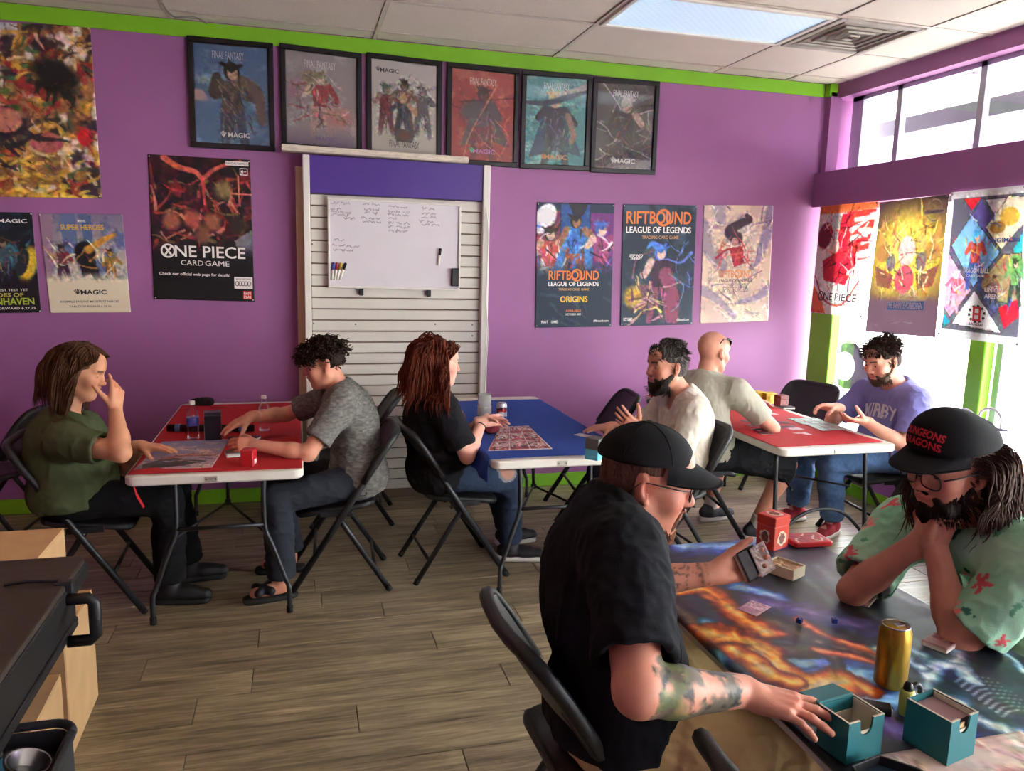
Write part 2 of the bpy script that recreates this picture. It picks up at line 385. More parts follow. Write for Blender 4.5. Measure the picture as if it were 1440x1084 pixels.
# awning
m_awn = mat('white_awning_cloth', hx('e6e0e6'), .8, trans=0); m_awp = mat('violet_awning_cloth', hx('d79bf0'), .8)
for m in (m_awn, m_awp):
    nt = m.node_tree; b = nt.nodes['Principled BSDF']; tr = nt.nodes.new('ShaderNodeBsdfTranslucent'); ad = nt.nodes.new('ShaderNodeMixShader'); ad.inputs[0].default_value = .12
    tr.inputs[0].default_value = (*lin(hx('efe9f0' if m is m_awn else 'd79bf0')), 1)
    nt.links.new(b.outputs[0], ad.inputs[1]); nt.links.new(tr.outputs[0], ad.inputs[2]); nt.links.new(ad.outputs[0], nt.nodes['Material Output'].inputs[0])
aw = thing('shop_awning', 'curved white and violet awning on a rib frame outside the high windows', 'awning', (4.2, -2.5, 2.2))
AO = V3(4.2, -2.5, 2.2); y0, y1 = 1.8, -8.6
def arc(t_): return V3(3.75+1.15*math.sin(t_*math.pi/2), 0, 2.25+1.02*math.cos(t_*math.pi/2))
for nm, a, b, m in (('awning_cloth', 0., .62, m_awn), ('awning_valance', .62, 1., m_awp)):
    V = []; F = []; n = 10
    for k in range(n+1):
        q = arc(a+(b-a)*k/n)
        for yy in (y0, y1): V.append((q[0], yy, q[2])); V.append((q[0]+.006, yy, q[2]+.006))
    for k in range(n):
        i = 4*k; F += [(i, i+2, i+6, i+4), (i+1, i+5, i+7, i+3)]
    obj(nm, (np.array(V), F), m, aw, True, wo=AO)
m_rib = mat('grey_awning_rib', hx('8d8a92'), .6, spec=.2)
for yy in (-.15, -1.15, -2.15, -3.15, -4.15, -5.15, -6.15):
    obj('rib', MB().tube([arc(k/12)+V3(-.03, yy, -.03) for k in range(13)], .017, 6), m_rib, aw, True, wo=AO)
    obj('strut', MB().tube([arc(.99)+V3(-.03, yy, 0), V3(3.7, yy, 2.3)], .014, 6), m_rib, aw, True, wo=AO)
obj('beam', MB().box((3.85, -3.4, 2.83), (.06, 10.4, .12)), mat('grey_fascia_beam', hx('8b8890'), .7, var=.08, spec=.2), aw, wo=AO)
q0, q1 = at(1277, 122, X=3.95), at(1372, 102, X=3.95)
t = thing('outdoor_tube_light', 'slim white tube lamp fixed under the awning outside the high window', 'lamp', (q0+q1)/2)
obj('tube', MB().tube([q0, q1], .016, 10), m_white, t, True, wo=(q0+q1)/2); obj('housing', MB().tube([q0+V3(0, 0, .035), q1+V3(0, 0, .035)], .02, 4), m_rib, t, wo=(q0+q1)/2)
for q in (q0, q1): obj('end_cap', MB().box(q+V3(0, 0, .02), (.045, .02, .07), bev=.004), m_rib, t, wo=(q0+q1)/2)
pts = [at(x, y, X=3.66) for x, y in ((1300, 93), (1345, 97), (1390, 80), (1432, 55), (1460, 30))]
tag(obj('outdoor_wire', MB().tube(smooth_path(pts, 5), .004, 5), m_rib, None, True, wo=pts[2]), 'thin wire sagging across the high window', 'wire')
# ================================================================== printed surfaces (painted per vertex, abstract stand-ins for the art)
class Cv:
    def __init__(s, nx, asp, bg):
        s.nx = nx; s.ny = max(2, int(nx*asp)); s.asp = asp
        s.U, s.V = np.meshgrid(np.linspace(0, 1, s.nx), np.linspace(0, asp, s.ny)); s.C = np.zeros((s.ny, s.nx, 3)); s.C[:] = bg
    def mix(s, m, col): m = np.clip(m, 0, 1)[..., None]; s.C = s.C*(1-m)+np.asarray(col, float)*m; return s
    def grad(s, c0, c1, v0=0, v1=None, a=1.):
        v1 = s.asp if v1 is None else v1; t = np.clip((s.V-v0)/(v1-v0), 0, 1)[..., None]
        s.C = s.C*(1-a)+a*(np.asarray(c0, float)*(1-t)+np.asarray(c1, float)*t); return s
    def fade(s, col, v0, v1): return s.mix((s.V-v0)/(v1-v0), col)
    def ell(s, x, y, rx, ry, col, rot=0., a=1., soft=.12):
        c, n = math.cos(rot), math.sin(rot); dx, dy = s.U-x, s.V-y; q = np.sqrt(((c*dx+n*dy)/rx)**2+((-n*dx+c*dy)/ry)**2)
        return s.mix(a*np.clip((1+soft/2-q)/soft, 0, 1), col)
    def poly(s, pts, col, a=1.):
        ins = np.zeros(s.U.shape, bool); n = len(pts)
        for i in range(n):
            (x0, y0), (x1, y1) = pts[i], pts[(i+1) % n]
            if y0 == y1: continue
            ins ^= ((y0 > s.V) != (y1 > s.V)) & (s.U < (x1-x0)*(s.V-y0)/(y1-y0)+x0)
        return s.mix(ins*a, col)
    def rect(s, x0, y0, x1, y1, col, a=1.): return s.mix(((s.U >= x0) & (s.U <= x1) & (s.V >= y0) & (s.V <= y1))*a, col)
    def stroke(s, pts, w0, w1, col, a=1.):
        if len(pts) > 2: pts = [q[:2] for q in smooth_path([(x, y, 0) for x, y in pts], 4)]
        n = len(pts)-1; m = np.zeros(s.U.shape)
        for i in range(n):
            ax, ay = pts[i]; bx, by = pts[i+1]; dx, dy = bx-ax, by-ay; L = dx*dx+dy*dy+1e-12
            t = np.clip(((s.U-ax)*dx+(s.V-ay)*dy)/L, 0, 1); d = np.hypot(s.U-ax-t*dx, s.V-ay-t*dy); r = w0+(w1-w0)*(i+t)/n
            m = np.maximum(m, np.clip((r-d)/(.25*r+.004)+.5, 0, 1))
        return s.mix(m*a, col)
    def noise(s, sc, col, lo, hi, seed=0, a=1., sx=1., sy=1.):
        q = fbm(np.stack([s.U*sc*sx, s.V*sc*sy, np.full_like(s.U, seed*3.7)], -1), seed); return s.mix(a*np.clip((q-lo)/(hi-lo), 0, 1), col)
    def lines(s, n, pal, box, ln, w, seed, ang=None, a=.9, wob=.4):
        R = random.Random(seed); x0, y0, x1, y1 = box
        for k in range(n):
            x, y = R.uniform(x0, x1), R.uniform(y0, y1); t = R.uniform(0, 6.3) if ang is None else ang+R.uniform(-wob, wob); l = ln*R.uniform(.5, 1.3); pts = [(x, y)]
            for q in range(3): t += R.uniform(-wob, wob); x += math.cos(t)*l/3; y += math.sin(t)*l/3; pts.append((x, y))
            s.stroke(pts, w*R.uniform(.6, 1.3), w*.25, R.choice(pal), a)
        return s
    def figure(s, x, y, h, skin, hair, top, low, seed, cape=None, stance=1):
        """a made-up standing figure: y = crown, h = height"""
        R = random.Random(seed); u = h/7.
        if cape is not None: s.poly([(x-u*.8, y+u*1.3), (x+u*.8, y+u*1.3), (x+u*(2.2+R.random()), y+u*5.6), (x+u*.5, y+u*5), (x-u*(1.6+R.random()), y+u*5.8)], cape, .9)
        for sg in (-1, 1):
            k = x+sg*u*R.uniform(.5, .8); s.stroke([(x+sg*u*.35, y+u*3.4), (k, y+u*5), (k+sg*u*R.uniform(0, .5), y+u*6.8)], u*.48, u*.26, low)
        s.poly([(x-u*.95, y+u*1.45), (x+u*.95, y+u*1.45), (x+u*.62, y+u*3.8), (x-u*.62, y+u*3.8)], top)
        for sg in (-1, 1):
            e = (x+sg*u*R.uniform(1.3, 1.8), y+u*R.uniform(2.2, 2.9)); s.stroke([(x+sg*u*.85, y+u*1.6), e, (e[0]+sg*u*R.uniform(-.9, .5), e[1]+u*R.uniform(-.9, .7))], u*.34, u*.2, top if R.random() < .5 else skin)
        s.ell(x, y+u*.75, u*.55, u*.7, hair); s.ell(x+u*.08*stance, y+u*.88, u*.38, u*.5, skin)
        for k in range(6): a_ = R.uniform(-2.6, -.5); s.stroke([(x, y+u*.6), (x+math.cos(a_)*u*.95, y+u*.6+math.sin(a_)*u*.75)], u*.22, u*.05, hair)
        hl = [tuple(min(255, c*1.45+18) for c in top), tuple(c*.5 for c in top), tuple(min(255, c*1.3+10) for c in low), tuple(c*.55 for c in low)]
        s.lines(16, hl, (x-u*.8, y+u*1.5, x+u*.8, y+u*5.5), u*1.2, u*.09, seed+9, 1.4, .8)
        return s
    def colors(s, det=.26):
        g = np.abs(np.diff(s.C, axis=0, prepend=s.C[:1])).sum(-1)+np.abs(np.diff(s.C, axis=1, prepend=s.C[:, :1])).sum(-1); k = max(2, s.nx//22); c = np.pad(np.minimum(g, 90), k, mode='edge').cumsum(0).cumsum(1)
        n = 2*k; loc = (c[n:, n:]-c[:-n, n:]-c[n:, :-n]+c[:-n, :-n])/n**2; var = np.clip(loc/22-.15, 0, 1)
        q = fbm(np.stack([s.U*34, s.V*34, s.U*0+s.nx], -1), 3, 3)-.5; p = np.stack([fbm(np.stack([s.U*20, s.V*20, s.U*0+9*j], -1), 20+j, 2)-.5 for j in range(3)], -1)
        return lin(np.clip(s.C*(1+det*2.6*(q*var)[..., None])+p*38*det/.26*var[..., None], 0, 255)).reshape(-1, 3)

m_print = mat('printed_paper', None, .5, attr=True, spec=.35); m_vinyl = mat('printed_vinyl_banner', None, .45, attr=True, spec=.4)
# banners let daylight through
nt = m_vinyl.node_tree; b_ = nt.nodes['Principled BSDF']; tr_ = nt.nodes.new('ShaderNodeBsdfTranslucent'); ad_ = nt.nodes.new('ShaderNodeMixShader'); ad_.inputs[0].default_value = .22
vc_ = [n for n in nt.nodes if n.type == 'VERTEX_COLOR'][0]; nt.links.new(vc_.outputs[0], tr_.inputs[0])
nt.links.new(b_.outputs[0], ad_.inputs[1]); nt.links.new(tr_.outputs[0], ad_.inputs[2]); nt.links.new(ad_.outputs[0], nt.nodes['Material Output'].inputs[0])
def ink(c, rough=.5): return mat('ink_%02x%02x%02x' % tuple(int(q) for q in c), c, rough)

class Sheet:
    """a flat print between four corners (tl, tr, br, bl); n = facing normal"""
    def __init__(s, tl, tr, br, bl, n, bulge=0., seed=0, curl=0.):
        s.c = [np.asarray(q, float) for q in (tl, tr, br, bl)]; s.n = np.asarray(n, float); s.bulge = bulge; s.seed = seed; s.curl = curl
    def P(s, u, v, off=0.):
        u = np.asarray(u, float)[..., None]; v = np.asarray(v, float)[..., None]; a, b, c, d = s.c
        p = (a*(1-u)+b*u)*(1-v)+(d*(1-u)+c*u)*v
        w = s.bulge*(np.sin(u*math.pi)*.6+np.sin(v*math.pi*1.0)*.6+.35*np.sin(u*7+s.seed)*np.sin(v*5+s.seed*2))*.5
        w = w+s.curl*np.clip((v-.86)/.14, 0, 1)**2+s.curl*.7*np.clip((.12-v)/.12, 0, 1)**2
        return p+s.n*(w+off)
    def size(s): return np.linalg.norm(s.c[1]-s.c[0]), np.linalg.norm(s.c[3]-s.c[0])
    def build(s, name, cv, m, parent=None, wo=None, thick=.0015):
        ny, nx = cv.ny, cv.nx; U, Vv = np.meshgrid(np.linspace(0, 1, nx), np.linspace(0, 1, ny)); P = s.P(U, Vv).reshape(-1, 3)
        i = np.arange(ny*nx).reshape(ny, nx); F = np.stack([i[:-1, :-1], i[1:, :-1], i[1:, 1:], i[:-1, 1:]], -1).reshape(-1, 4)
        a, b, d = P[0], P[nx-1], P[(ny-1)*nx]
        if np.cross(d-a, b-a)@s.n < 0: F = F[:, ::-1]
        # skirt + back
        ring = np.concatenate([i[0, :], i[1:, -1], i[-1, -2::-1], i[-2:0:-1, 0]]); B = P[ring]-s.n*thick; k = len(ring); j = np.arange(k)+len(P)
        Fs = np.stack([ring, np.roll(ring, -1), np.roll(j, -1), j], -1)
        if np.cross(d-a, b-a)@s.n < 0: Fs = Fs[:, ::-1]
        V = np.concatenate([P, B]); C = cv.colors(); C = np.concatenate([C, np.tile(lin((225, 222, 215)), (k, 1))])
        return obj(name, (V, np.concatenate([F, Fs]), C), m, parent, True, wo)
    def text(s, txt, u, v, w_, h_, col, parent, wo, bold=0., rot=0., name='lettering', off=.0012, spacing=1., shear=0.):
        """centre u,v and width/height as fractions of the sheet"""
        V, F = fit_text(txt, 1, 1, bold, spacing); x = V[:, 0]*w_; y = -V[:, 1]*h_; x = x-y*shear
        if rot: sx, sy = s.size(); X, Y = x*sx, y*sy; c, n = math.cos(rot), math.sin(rot); x, y = (c*X-n*Y)/sx, (n*X+c*Y)/sy
        P = s.P(u+x, v+y, off); return obj(name, (P, F), ink(col), parent, False, wo)
    def shape(s, polys, col, parent, wo, name='emblem', off=.0012):
        mb = MB()
        for pl in polys: P = s.P(np.array([q[0] for q in pl]), np.array([q[1] for q in pl]), off); mb.add(P, [tuple(range(len(pl)))])
        return obj(name, mb, ink(col), parent, False, wo)
def ring_poly(cx, cy, rx, ry, w, n=24):
    out = []
    for k in range(n):
        a, b = 2*math.pi*k/n, 2*math.pi*(k+1)/n
        out.append([(cx+rx*math.cos(a), cy+ry*math.sin(a)), (cx+rx*math.cos(b), cy+ry*math.sin(b)), (cx+(rx-w)*math.cos(b), cy+(ry-w*ry/rx)*math.sin(b)), (cx+(rx-w)*math.cos(a), cy+(ry-w*ry/rx)*math.sin(a))])
    return out
def flame(cx, cy, w, h):   # five-pronged fan emblem beside the word
    return [[(cx+w*(k-2)*.24-.06*w, cy-h*(.5-.12*abs(k-2))), (cx+w*(k-2)*.24+.06*w, cy-h*(.5-.12*abs(k-2))), (cx+w*(k-2)*.06+.05*w, cy+h*.35), (cx+w*(k-2)*.06-.05*w, cy+h*.35)] for k in range(5)]+[[(cx-.1*w, cy+.2*h), (cx+.1*w, cy+.2*h), (cx, cy+.55*h)]]

N_BACK = V3(0, -1, 0)
def wall_sheet(c, bulge=.004, seed=0, curl=0., Y=-.004): return Sheet(*[at(x, y, Y=Y) for x, y in c], N_BACK, bulge, seed, curl)
def pins(S, parent, wo):
    for u, v in ((.015, .012), (.985, .012), (.985, .988), (.015, .988)):
        q = S.P(u, v); obj('push_pin', MB().lathe([(.0045, 0), (.0045, .003), (.002, .005)], (0, 0, 0), 8, R=rotx(math.pi/2)).add(np.zeros((0, 3)), []), m_white, parent, True).location = Vector(q+N_BACK*.001-wo)
W255 = (236, 232, 226); G_POST = 'paper posters pinned to the purple wall'

def poster(name, label, corners, cv, bulge=.004, seed=0, curl=0.):
    S = wall_sheet(corners, bulge, seed, curl); wo = (S.c[2]+S.c[3])/2
    o = S.build(name, cv, m_print, None, wo); tag(o, label, 'poster', G_POST); pins(S, o, wo); return S, o, wo

# -- big crowded poster, top left
c = Cv(96, 1.45, (150, 105, 70)); c.noise(7, (205, 150, 60), .45, .6, 1).noise(9, (150, 50, 45), .55, .62, 2).noise(8, (225, 205, 190), .58, .66, 3).noise(6, (60, 45, 50), .6, .68, 4)
c.lines(150, [(205, 160, 70), (120, 80, 50), (215, 180, 140), (170, 60, 50), (90, 70, 50), (70, 95, 60), (60, 45, 45)], (0, 0, 1, 1.45), .16, .02, 5)
c.ell(.70, .42, .2, .13, (30, 26, 30), .5, soft=.5).lines(12, [(30, 28, 30)], (.55, .4, .85, .62), .1, .03, 6, 1.5)
c.ell(.3, .80, .12, .1, (190, 120, 100)).ell(.6, .98, .13, .09, (175, 95, 90)).ell(.9, .93, .06, .07, (200, 40, 45)).rect(0, 0, .42, .06, (190, 190, 195)).lines(10, [(40, 36, 45)], (0, .85, .55, 1.1), .3, .03, 7, .3)
c.lines(60, [(225, 185, 80), (200, 150, 60), (140, 95, 50)], (0, 1.12, 1, 1.45), .1, .02, 8, 0).lines(90, [(60, 38, 34), (90, 60, 40)], (0, 0, 1, 1.45), .1, .005, 9)
poster('wall_poster', 'large crowded gold and red illustrated poster high on the wall', ((-52, 29), (127, 37), (143, 279), (-44, 276)), c)
# -- dark poster at the far left
c = Cv(72, 1.45, (22, 26, 34)); c.noise(5, (30, 60, 75), .5, .65, 1).ell(.62, .62, .13, .16, (80, 150, 175), soft=.8).ell(.45, .7, .2, .25, (60, 70, 50)).ell(.88, .75, .12, .26, (205, 175, 50), .3, soft=.4).ell(.8, .72, .09, .2, (40, 44, 50), .3)
c.figure(.55, .35, .8, (110, 90, 80), (40, 30, 30), (60, 80, 90), (40, 40, 60), 3).lines(26, [(200, 170, 70), (60, 110, 120), (120, 60, 50)], (.1, .4, 1, 1.0), .18, .012, 4).fade((30, 24, 32), .92, 1.05)
S, o, wo = poster('wall_poster', 'dark poster with glowing yellow crescent and pale lettering at the wall end', ((-58, 297), (45, 299), (58, 439), (-46, 441)), c)
S.text('MAGIC', .72, .085, .40, .038, W255, o, wo, .01); S.text('THEIR GREATEST TEST YET', .45, .77, .8, .022, W255, o, wo, .01)
S.text('HEROES OF', .5, .82, .56, .04, (190, 180, 90), o, wo, .02); S.text('RAVENHAVEN', .5, .885, .84, .07, (170, 190, 70), o, wo, .03); S.text('PREVIEWS FORWARD 6.27.25', .5, .955, .86, .024, W255, o, wo, .01)
# -- super heroes poster
c = Cv(80, 1.25, (205, 190, 165)); c.grad((120, 110, 135), (200, 185, 165), 0, .85).noise(6, (90, 100, 140), .5, .62, 2).poly([(0, 0), (.16, 0), (.1, .75), (0, .9)], (150, 120, 140)).poly([(.25, 0), (.42, 0), (.42, .5), (.25, .5)], (95, 110, 150)).poly([(.5, .02), (.62, .02), (.6, .5), (.5, .5)], (80, 100, 140))
c.ell(.5, .5, .13, .16, (25, 24, 30)).poly([(.4, .5), (.6, .5), (.7, .95), (.62, .9), (.55, .75), (.45, .8)], (28, 27, 32)).stroke([(.55, .45), (.75, .32), (.88, .26)], .05, .02, (200, 140, 60)).figure(.22, .38, .5, (150, 110, 100), (40, 30, 40), (120, 40, 60), (60, 40, 60), 5).figure(.8, .44, .5, (170, 130, 80), (60, 40, 30), (150, 110, 50), (80, 60, 50), 6)
c.lines(20, [(240, 225, 190), (190, 140, 70), (90, 60, 70)], (.1, .35, .9, .8), .2, .012, 7).fade((222, 208, 180), .72, .84)
S, o, wo = poster('wall_poster', 'cream based action poster with leaping dark figure and gold title', ((54, 300), (172, 301), (184, 439), (71, 440)), c, .006, 1)
S.text('MARVEL', .5, .072, .1, .024, W255, o, wo, .02); S.text('SUPER HEROES', .5, .135, .52, .055, (214, 172, 60), o, wo, .02); S.text('MAGIC', .56, .79, .32, .048, (30, 26, 30), o, wo, .03)
S.shape(flame(.36, .785, .09, .06), (30, 26, 30), o, wo); S.text("ASSEMBLE EARTH'S MIGHTIEST HEROES", .5, .885, .74, .022, (40, 36, 36), o, wo, .01); S.text('TABLETOP RELEASE 6.26.26', .5, .935, .52, .02, (40, 36, 36), o, wo, .01)
# -- tall black poster with red art
c = Cv(96, 1.40, (24, 20, 24)); c.noise(6, (120, 40, 45), .5, .68, 1).noise(8, (60, 22, 30), .45, .6, 2)
c.lines(110, [(170, 60, 60), (110, 30, 38), (60, 30, 40), (200, 130, 110), (120, 95, 60), (30, 24, 28)], (.02, .2, .98, .85), .2, .016, 3).stroke([(.15, .02), (.28, .1), (.45, .14), (.52, .2), (.62, .12), (.75, .06), (.9, .02)], .03, .012, (205, 95, 75)).stroke([(.52, .2), (.53, .45)], .02, .008, (215, 70, 75))
c.stroke([(.87, .16), (.88, .45)], .006, .006, (230, 130, 110)).stroke([(.75, .33), (1, .34)], .006, .006, (230, 130, 110))
for x, y, cc in ((.2, .62, (160, 90, 70)), (.4, .6, (170, 80, 70)), (.6, .62, (150, 90, 70)), (.72, .3, (130, 110, 70)), (.85, .64, (50, 40, 40)), (.5, .75, (120, 80, 60))): c.ell(x, y, .08, .09, cc, soft=.6)
c.poly([(.82, .8), (1, .68), (1, .95), (.86, .95)], (120, 118, 125)).fade((20, 18, 20), .83, .97)
S, o, wo = poster('wall_poster', 'black poster with red figures and large white title beside the slatted panel', ((207.5, 217), (352, 225), (358, 424), (217, 420.5)), c, .005, 2, .006)
S.text('NE PIECE', .57, .655, .70, .083, W255, o, wo, .012, shear=.0); S.shape(ring_poly(.155, .655, .072, .05, .018), W255, o, wo)
S.shape([[(.105, .618), (.122, .612), (.205, .69), (.19, .698)], [(.19, .612), (.205, .62), (.122, .698), (.105, .69)]], W255, o, wo); S.text('CARD', .385, .735, .22, .036, W255, o, wo, 0.); S.text('GAME', .635, .735, .24, .036, W255, o, wo, 0.)
S.text('Check our official web page for details!', .41, .818, .70, .026, W255, o, wo, .015); S.text('BANDAI NAMCO', .865, .03, .22, .018, (30, 26, 28), o, wo, 0, off=.0016); S.shape([[(.75, .016), (.98, .016), (.98, .045), (.75, .045)]], W255, o, wo)
S.text('6+', .93, .083, .055, .024, W255, o, wo, .01); S.shape([[(.89, .06), (.97, .06), (.97, .065), (.89, .065)], [(.89, .103), (.97, .103), (.97, .108), (.89, .108)], [(.89, .06), (.897, .06), (.897, .108), (.89, .108)], [(.963, .06), (.97, .06), (.97, .108), (.963, .108)]], W255, o, wo)
S.shape([[(.80, .825), (.985, .825), (.985, .91), (.80, .91)]], (235, 230, 225), o, wo); S.text('BANDAI CARD GAMES', .893, .84, .15, .012, (40, 36, 38), o, wo, off=.0016); S.shape(sum([ring_poly(.83+.03*k, .873, .022, .018, .006, 10) for k in range(5)], []), (40, 36, 38), o, wo, off=.0016)
S.shape([[(.885, .925), (.975, .925), (.975, .985), (.885, .985)]], (205, 50, 45), o, wo); S.text('BAN', .93, .941, .07, .022, W255, o, wo, .02, off=.0016); S.text('DAI', .93, .969, .07, .022, W255, o, wo, .02, off=.0016)

# -- three posters in a row
CR, BLU = (228, 120, 50), (28, 42, 62)
c = Cv(90, 1.58, BLU); c.grad((30, 44, 70), (34, 52, 74), 0, 1.58)
c.rect(0, .1, .30, .86, (120, 60, 80)).rect(.31, .02, .68, .9, (40, 80, 140)).rect(.69, .12, 1, .85, (110, 50, 120)).ell(.1, .2, .13, .2, (225, 222, 226), .5)
c.figure(.17, .28, .95, (205, 160, 140), (50, 34, 34), (190, 80, 80), (200, 190, 190), 11).figure(.5, .12, .95, (150, 100, 75), (40, 28, 26), (60, 110, 190), (150, 80, 50), 12, (70, 130, 205)).figure(.84, .22, .95, (215, 175, 165), (70, 100, 190), (150, 60, 110), (90, 50, 110), 13)
c.lines(26, [(240, 230, 235), (60, 120, 210), (200, 70, 110), (30, 30, 44)], (.02, .3, .98, .85), .2, .012, 14).poly([(.4, 0), (.66, 0), (.6, .14), (.53, .18), (.46, .14)], (40, 36, 46)).fade((30, 46, 66), .72, .92)
c.lines(8, [(60, 84, 106)], (0, 1.0, 1, 1.5), .5, .02, 15, .5, .4)
S, o, wo = poster('wall_poster', 'navy poster with three framed figures above orange and white title', ((755, 284.5), (864, 287), (859, 459), (752.5, 460.5)), c, .008, 3, .008)
S.text('RIFTBOUND', .49, .575, .66, .075, CR, o, wo, .02); S.text('LEAGUE OF LEGENDS', .49, .645, .66, .035, W255, o, wo, .02); S.text('TRADING CARD GAME', .49, .69, .4, .02, (205, 150, 70), o, wo, .01)
S.text('ORIGINS', .495, .77, .36, .05, (224, 180, 60), o, wo, .03); S.text('AVAILABLE', .49, .865, .2, .018, CR, o, wo, .01); S.text('OCTOBER 2025', .49, .895, .2, .016, W255, o, wo, .01); S.text('RIOT', .12, .955, .09, .022, W255, o, wo, .02); S.text('GAMES', .245, .955, .09, .022, W255, o, wo, .02); S.text('riftbound.com', .86, .95, .2, .02, W255, o, wo, .01)
S.shape(ring_poly(.525, .575, .075, .052, .02), CR, o, wo)
c = Cv(90, 1.58, (36, 50, 66)); c.grad((30, 44, 60), (44, 60, 78), 0, 1.5).noise(5, (60, 76, 96), .5, .7, 3)
c.figure(.52, .50, 1.05, (220, 180, 172), (70, 110, 200), (60, 36, 60), (140, 70, 100), 21).stroke([(.5, .55), (.4, .5), (.34, .56)], .05, .01, (80, 130, 220)).stroke([(.6, .9), (.72, 1.2), (.74, 1.5)], .09, .06, (140, 70, 100)).ell(.3, 1.2, .19, .17, (120, 84, 96)).ell(.16, 1.2, .12, .14, (190, 150, 60), soft=.5).lines(34, [(200, 150, 160), (60, 40, 60), (230, 200, 120), (100, 60, 90)], (.1, 1.0, .6, 1.5), .2, .014, 22)
c.stroke([(.15, .95), (.2, .7), (.4, .6)], .01, .004, (150, 90, 110)).stroke([(.62, .7), (.8, .75), (.95, .62)], .008, .02, (90, 110, 200)).stroke([(.65, .9), (.85, 1.05), (.8, 1.3), (.7, 1.4)], .006, .005, (130, 140, 170)).lines(12, [(110, 130, 220)], (.7, .6, 1, 1.1), .2, .008, 23)
S, o, wo = poster('wall_poster', 'slate blue poster with orange title across its top and one tall figure', ((876, 287), (980, 289), (973, 456), (872, 458.5)), c, .008, 4, .008)
S.text('RIFTBOUND', .49, .105, .88, .105, CR, o, wo, .02); S.text('LEAGUE OF LEGENDS', .49, .205, .88, .052, W255, o, wo, .02); S.text('TRADING CARD GAME', .51, .265, .5, .028, (190, 140, 90), o, wo, .015); S.shape(ring_poly(.545, .105, .105, .072, .028), CR, o, wo)
S.text('STEP INTO', .19, .415, .18, .02, W255, o, wo, .03, shear=.2); S.text('THE RIFT', .19, .44, .16, .02, W255, o, wo, .03, shear=.2); S.text('RIOT GAMES', .1, .945, .12, .03, W255, o, wo, .02); S.text('riftbound.com', .86, .955, .18, .022, W255, o, wo, .01)
c = Cv(90, 1.62, (222, 200, 180)); c.noise(4, (205, 180, 170), .45, .65, 4).ell(.6, .55, .27, .3, (214, 196, 186), soft=.2)
c.stroke([(.2, 0), (.25, .25), (.12, .3)], .1, .02, (165, 150, 160)).stroke([(1, .05), (.92, .4), (.8, .75), (.7, .85)], .1, .03, (150, 135, 165)).stroke([(0, .3), (.08, .6), (.3, .8), (.28, .95)], .1, .04, (160, 145, 155)).stroke([(0, 1.15), (.25, 1.3), (.5, 1.55)], .07, .03, (165, 150, 165)).stroke([(1, 1.15), (.8, 1.28), (.5, 1.35)], .07, .02, (155, 140, 165))
c.lines(40, [(120, 105, 130), (235, 220, 205), (175, 155, 170)], (0, 0, 1, 1.6), .3, .012, 5).stroke([(.48, .45), (.38, .35), (.55, .24), (.66, .2), (.62, .14)], .09, .03, (58, 44, 58)).ell(.46, .5, .05, .06, (190, 140, 130)).poly([(.38, .58), (.58, .55), (.6, .8), (.46, .85)], (165, 50, 60)).lines(14, [(175, 45, 60), (200, 90, 90)], (.2, .55, .8, .8), .3, .012, 6).stroke([(.2, .72), (.35, .6), (.5, .62)], .02, .008, (165, 40, 55))
S, o, wo = poster('wall_poster', 'pale peach poster with grey swirling wings and small orange title', ((990, 288), (1087.5, 289), (1080, 451), (984.5, 455)), c, .003, 5)
S.text('RIFTBOUND', .49, .58, .48, .062, (222, 140, 80), o, wo, .01); S.text('LEAGUE OF LEGENDS', .49, .637, .48, .028, (96, 76, 72), o, wo, .015); S.text('TRADING CARD GAME', .49, .668, .3, .012, (150, 120, 110), o, wo); S.text('SPIRITFORGED', .49, .715, .36, .045, (120, 100, 96), o, wo, 0.)
S.text('IDENTITY IS FORGED', .49, .84, .38, .018, (120, 90, 86), o, wo, .01); S.shape(ring_poly(.52, .58, .056, .04, .014), (222, 140, 80), o, wo)

# -- framed prints
m_frame = mat('black_picture_frame', hx('141316'), .35, var=.1); m_pglass = glassmat('picture_glass', (255, 255, 255), .06, .03)
def framed(label, corners, cv, texts, Y=-.006):
    tl, tr, br, bl = [at(x, y, Y=-.022) for x, y in corners]
    x0, x1 = (tl[0]+bl[0])/2, (tr[0]+br[0])/2; z1, z0 = (tl[2]+tr[2])/2, (bl[2]+br[2])/2
    wo = V3((x0+x1)/2, -.004, z0); t = thing('picture_frame', label, 'picture frame', wo, 0, 'black framed prints in the row above the slatted panel')
    sk = (tr[2]-tl[2]+br[2]-bl[2])/4/(x1-x0)*2; b = .034
    def sh(V): V = V.copy(); V[:, 2] += (V[:, 0]-(x0+x1)/2)*sk; return V
    mb = MB()
    for q in (((x0+x1)/2, z1-b/2, x1-x0, b), ((x0+x1)/2, z0+b/2, x1-x0, b)): mb.box((q[0], -.016, q[1]), (q[2], .024, q[3]), bev=.004)
    for q in (x0+b/2, x1-b/2): mb.box((q, -.016, (z0+z1)/2), (b, .024, z1-z0-2*b), bev=.004)
    V, F = mb.get(); obj('frame', (sh(V), F), m_frame, t, False, wo)
    C = sh(np.array([(x0+b, -.010, z1-b), (x1-b, -.010, z1-b), (x1-b, -.010, z0+b), (x0+b, -.010, z0+b)])); S = Sheet(*C, N_BACK)
    pr = S.build('print', cv, m_print, t, wo)
    for a in texts:
        if a[0] == 'flame': S.shape(flame(*a[1:5]), a[5], pr, V3(0, 0, 0)+wo)
        else: S.text(*a[:6], pr, wo, *a[6:])
    V, F = MB().box(((x0+x1)/2, -.014, (z0+z1)/2), (x1-x0-2*b+.004, .002, z1-z0-2*b+.004)).get(); obj('glass', (sh(V), F), m_pglass, t, False, wo)
SV = (205, 205, 210)
def fcv(bg0, bg1): c = Cv(72, 1.4, bg0); c.grad(bg0, bg1); return c
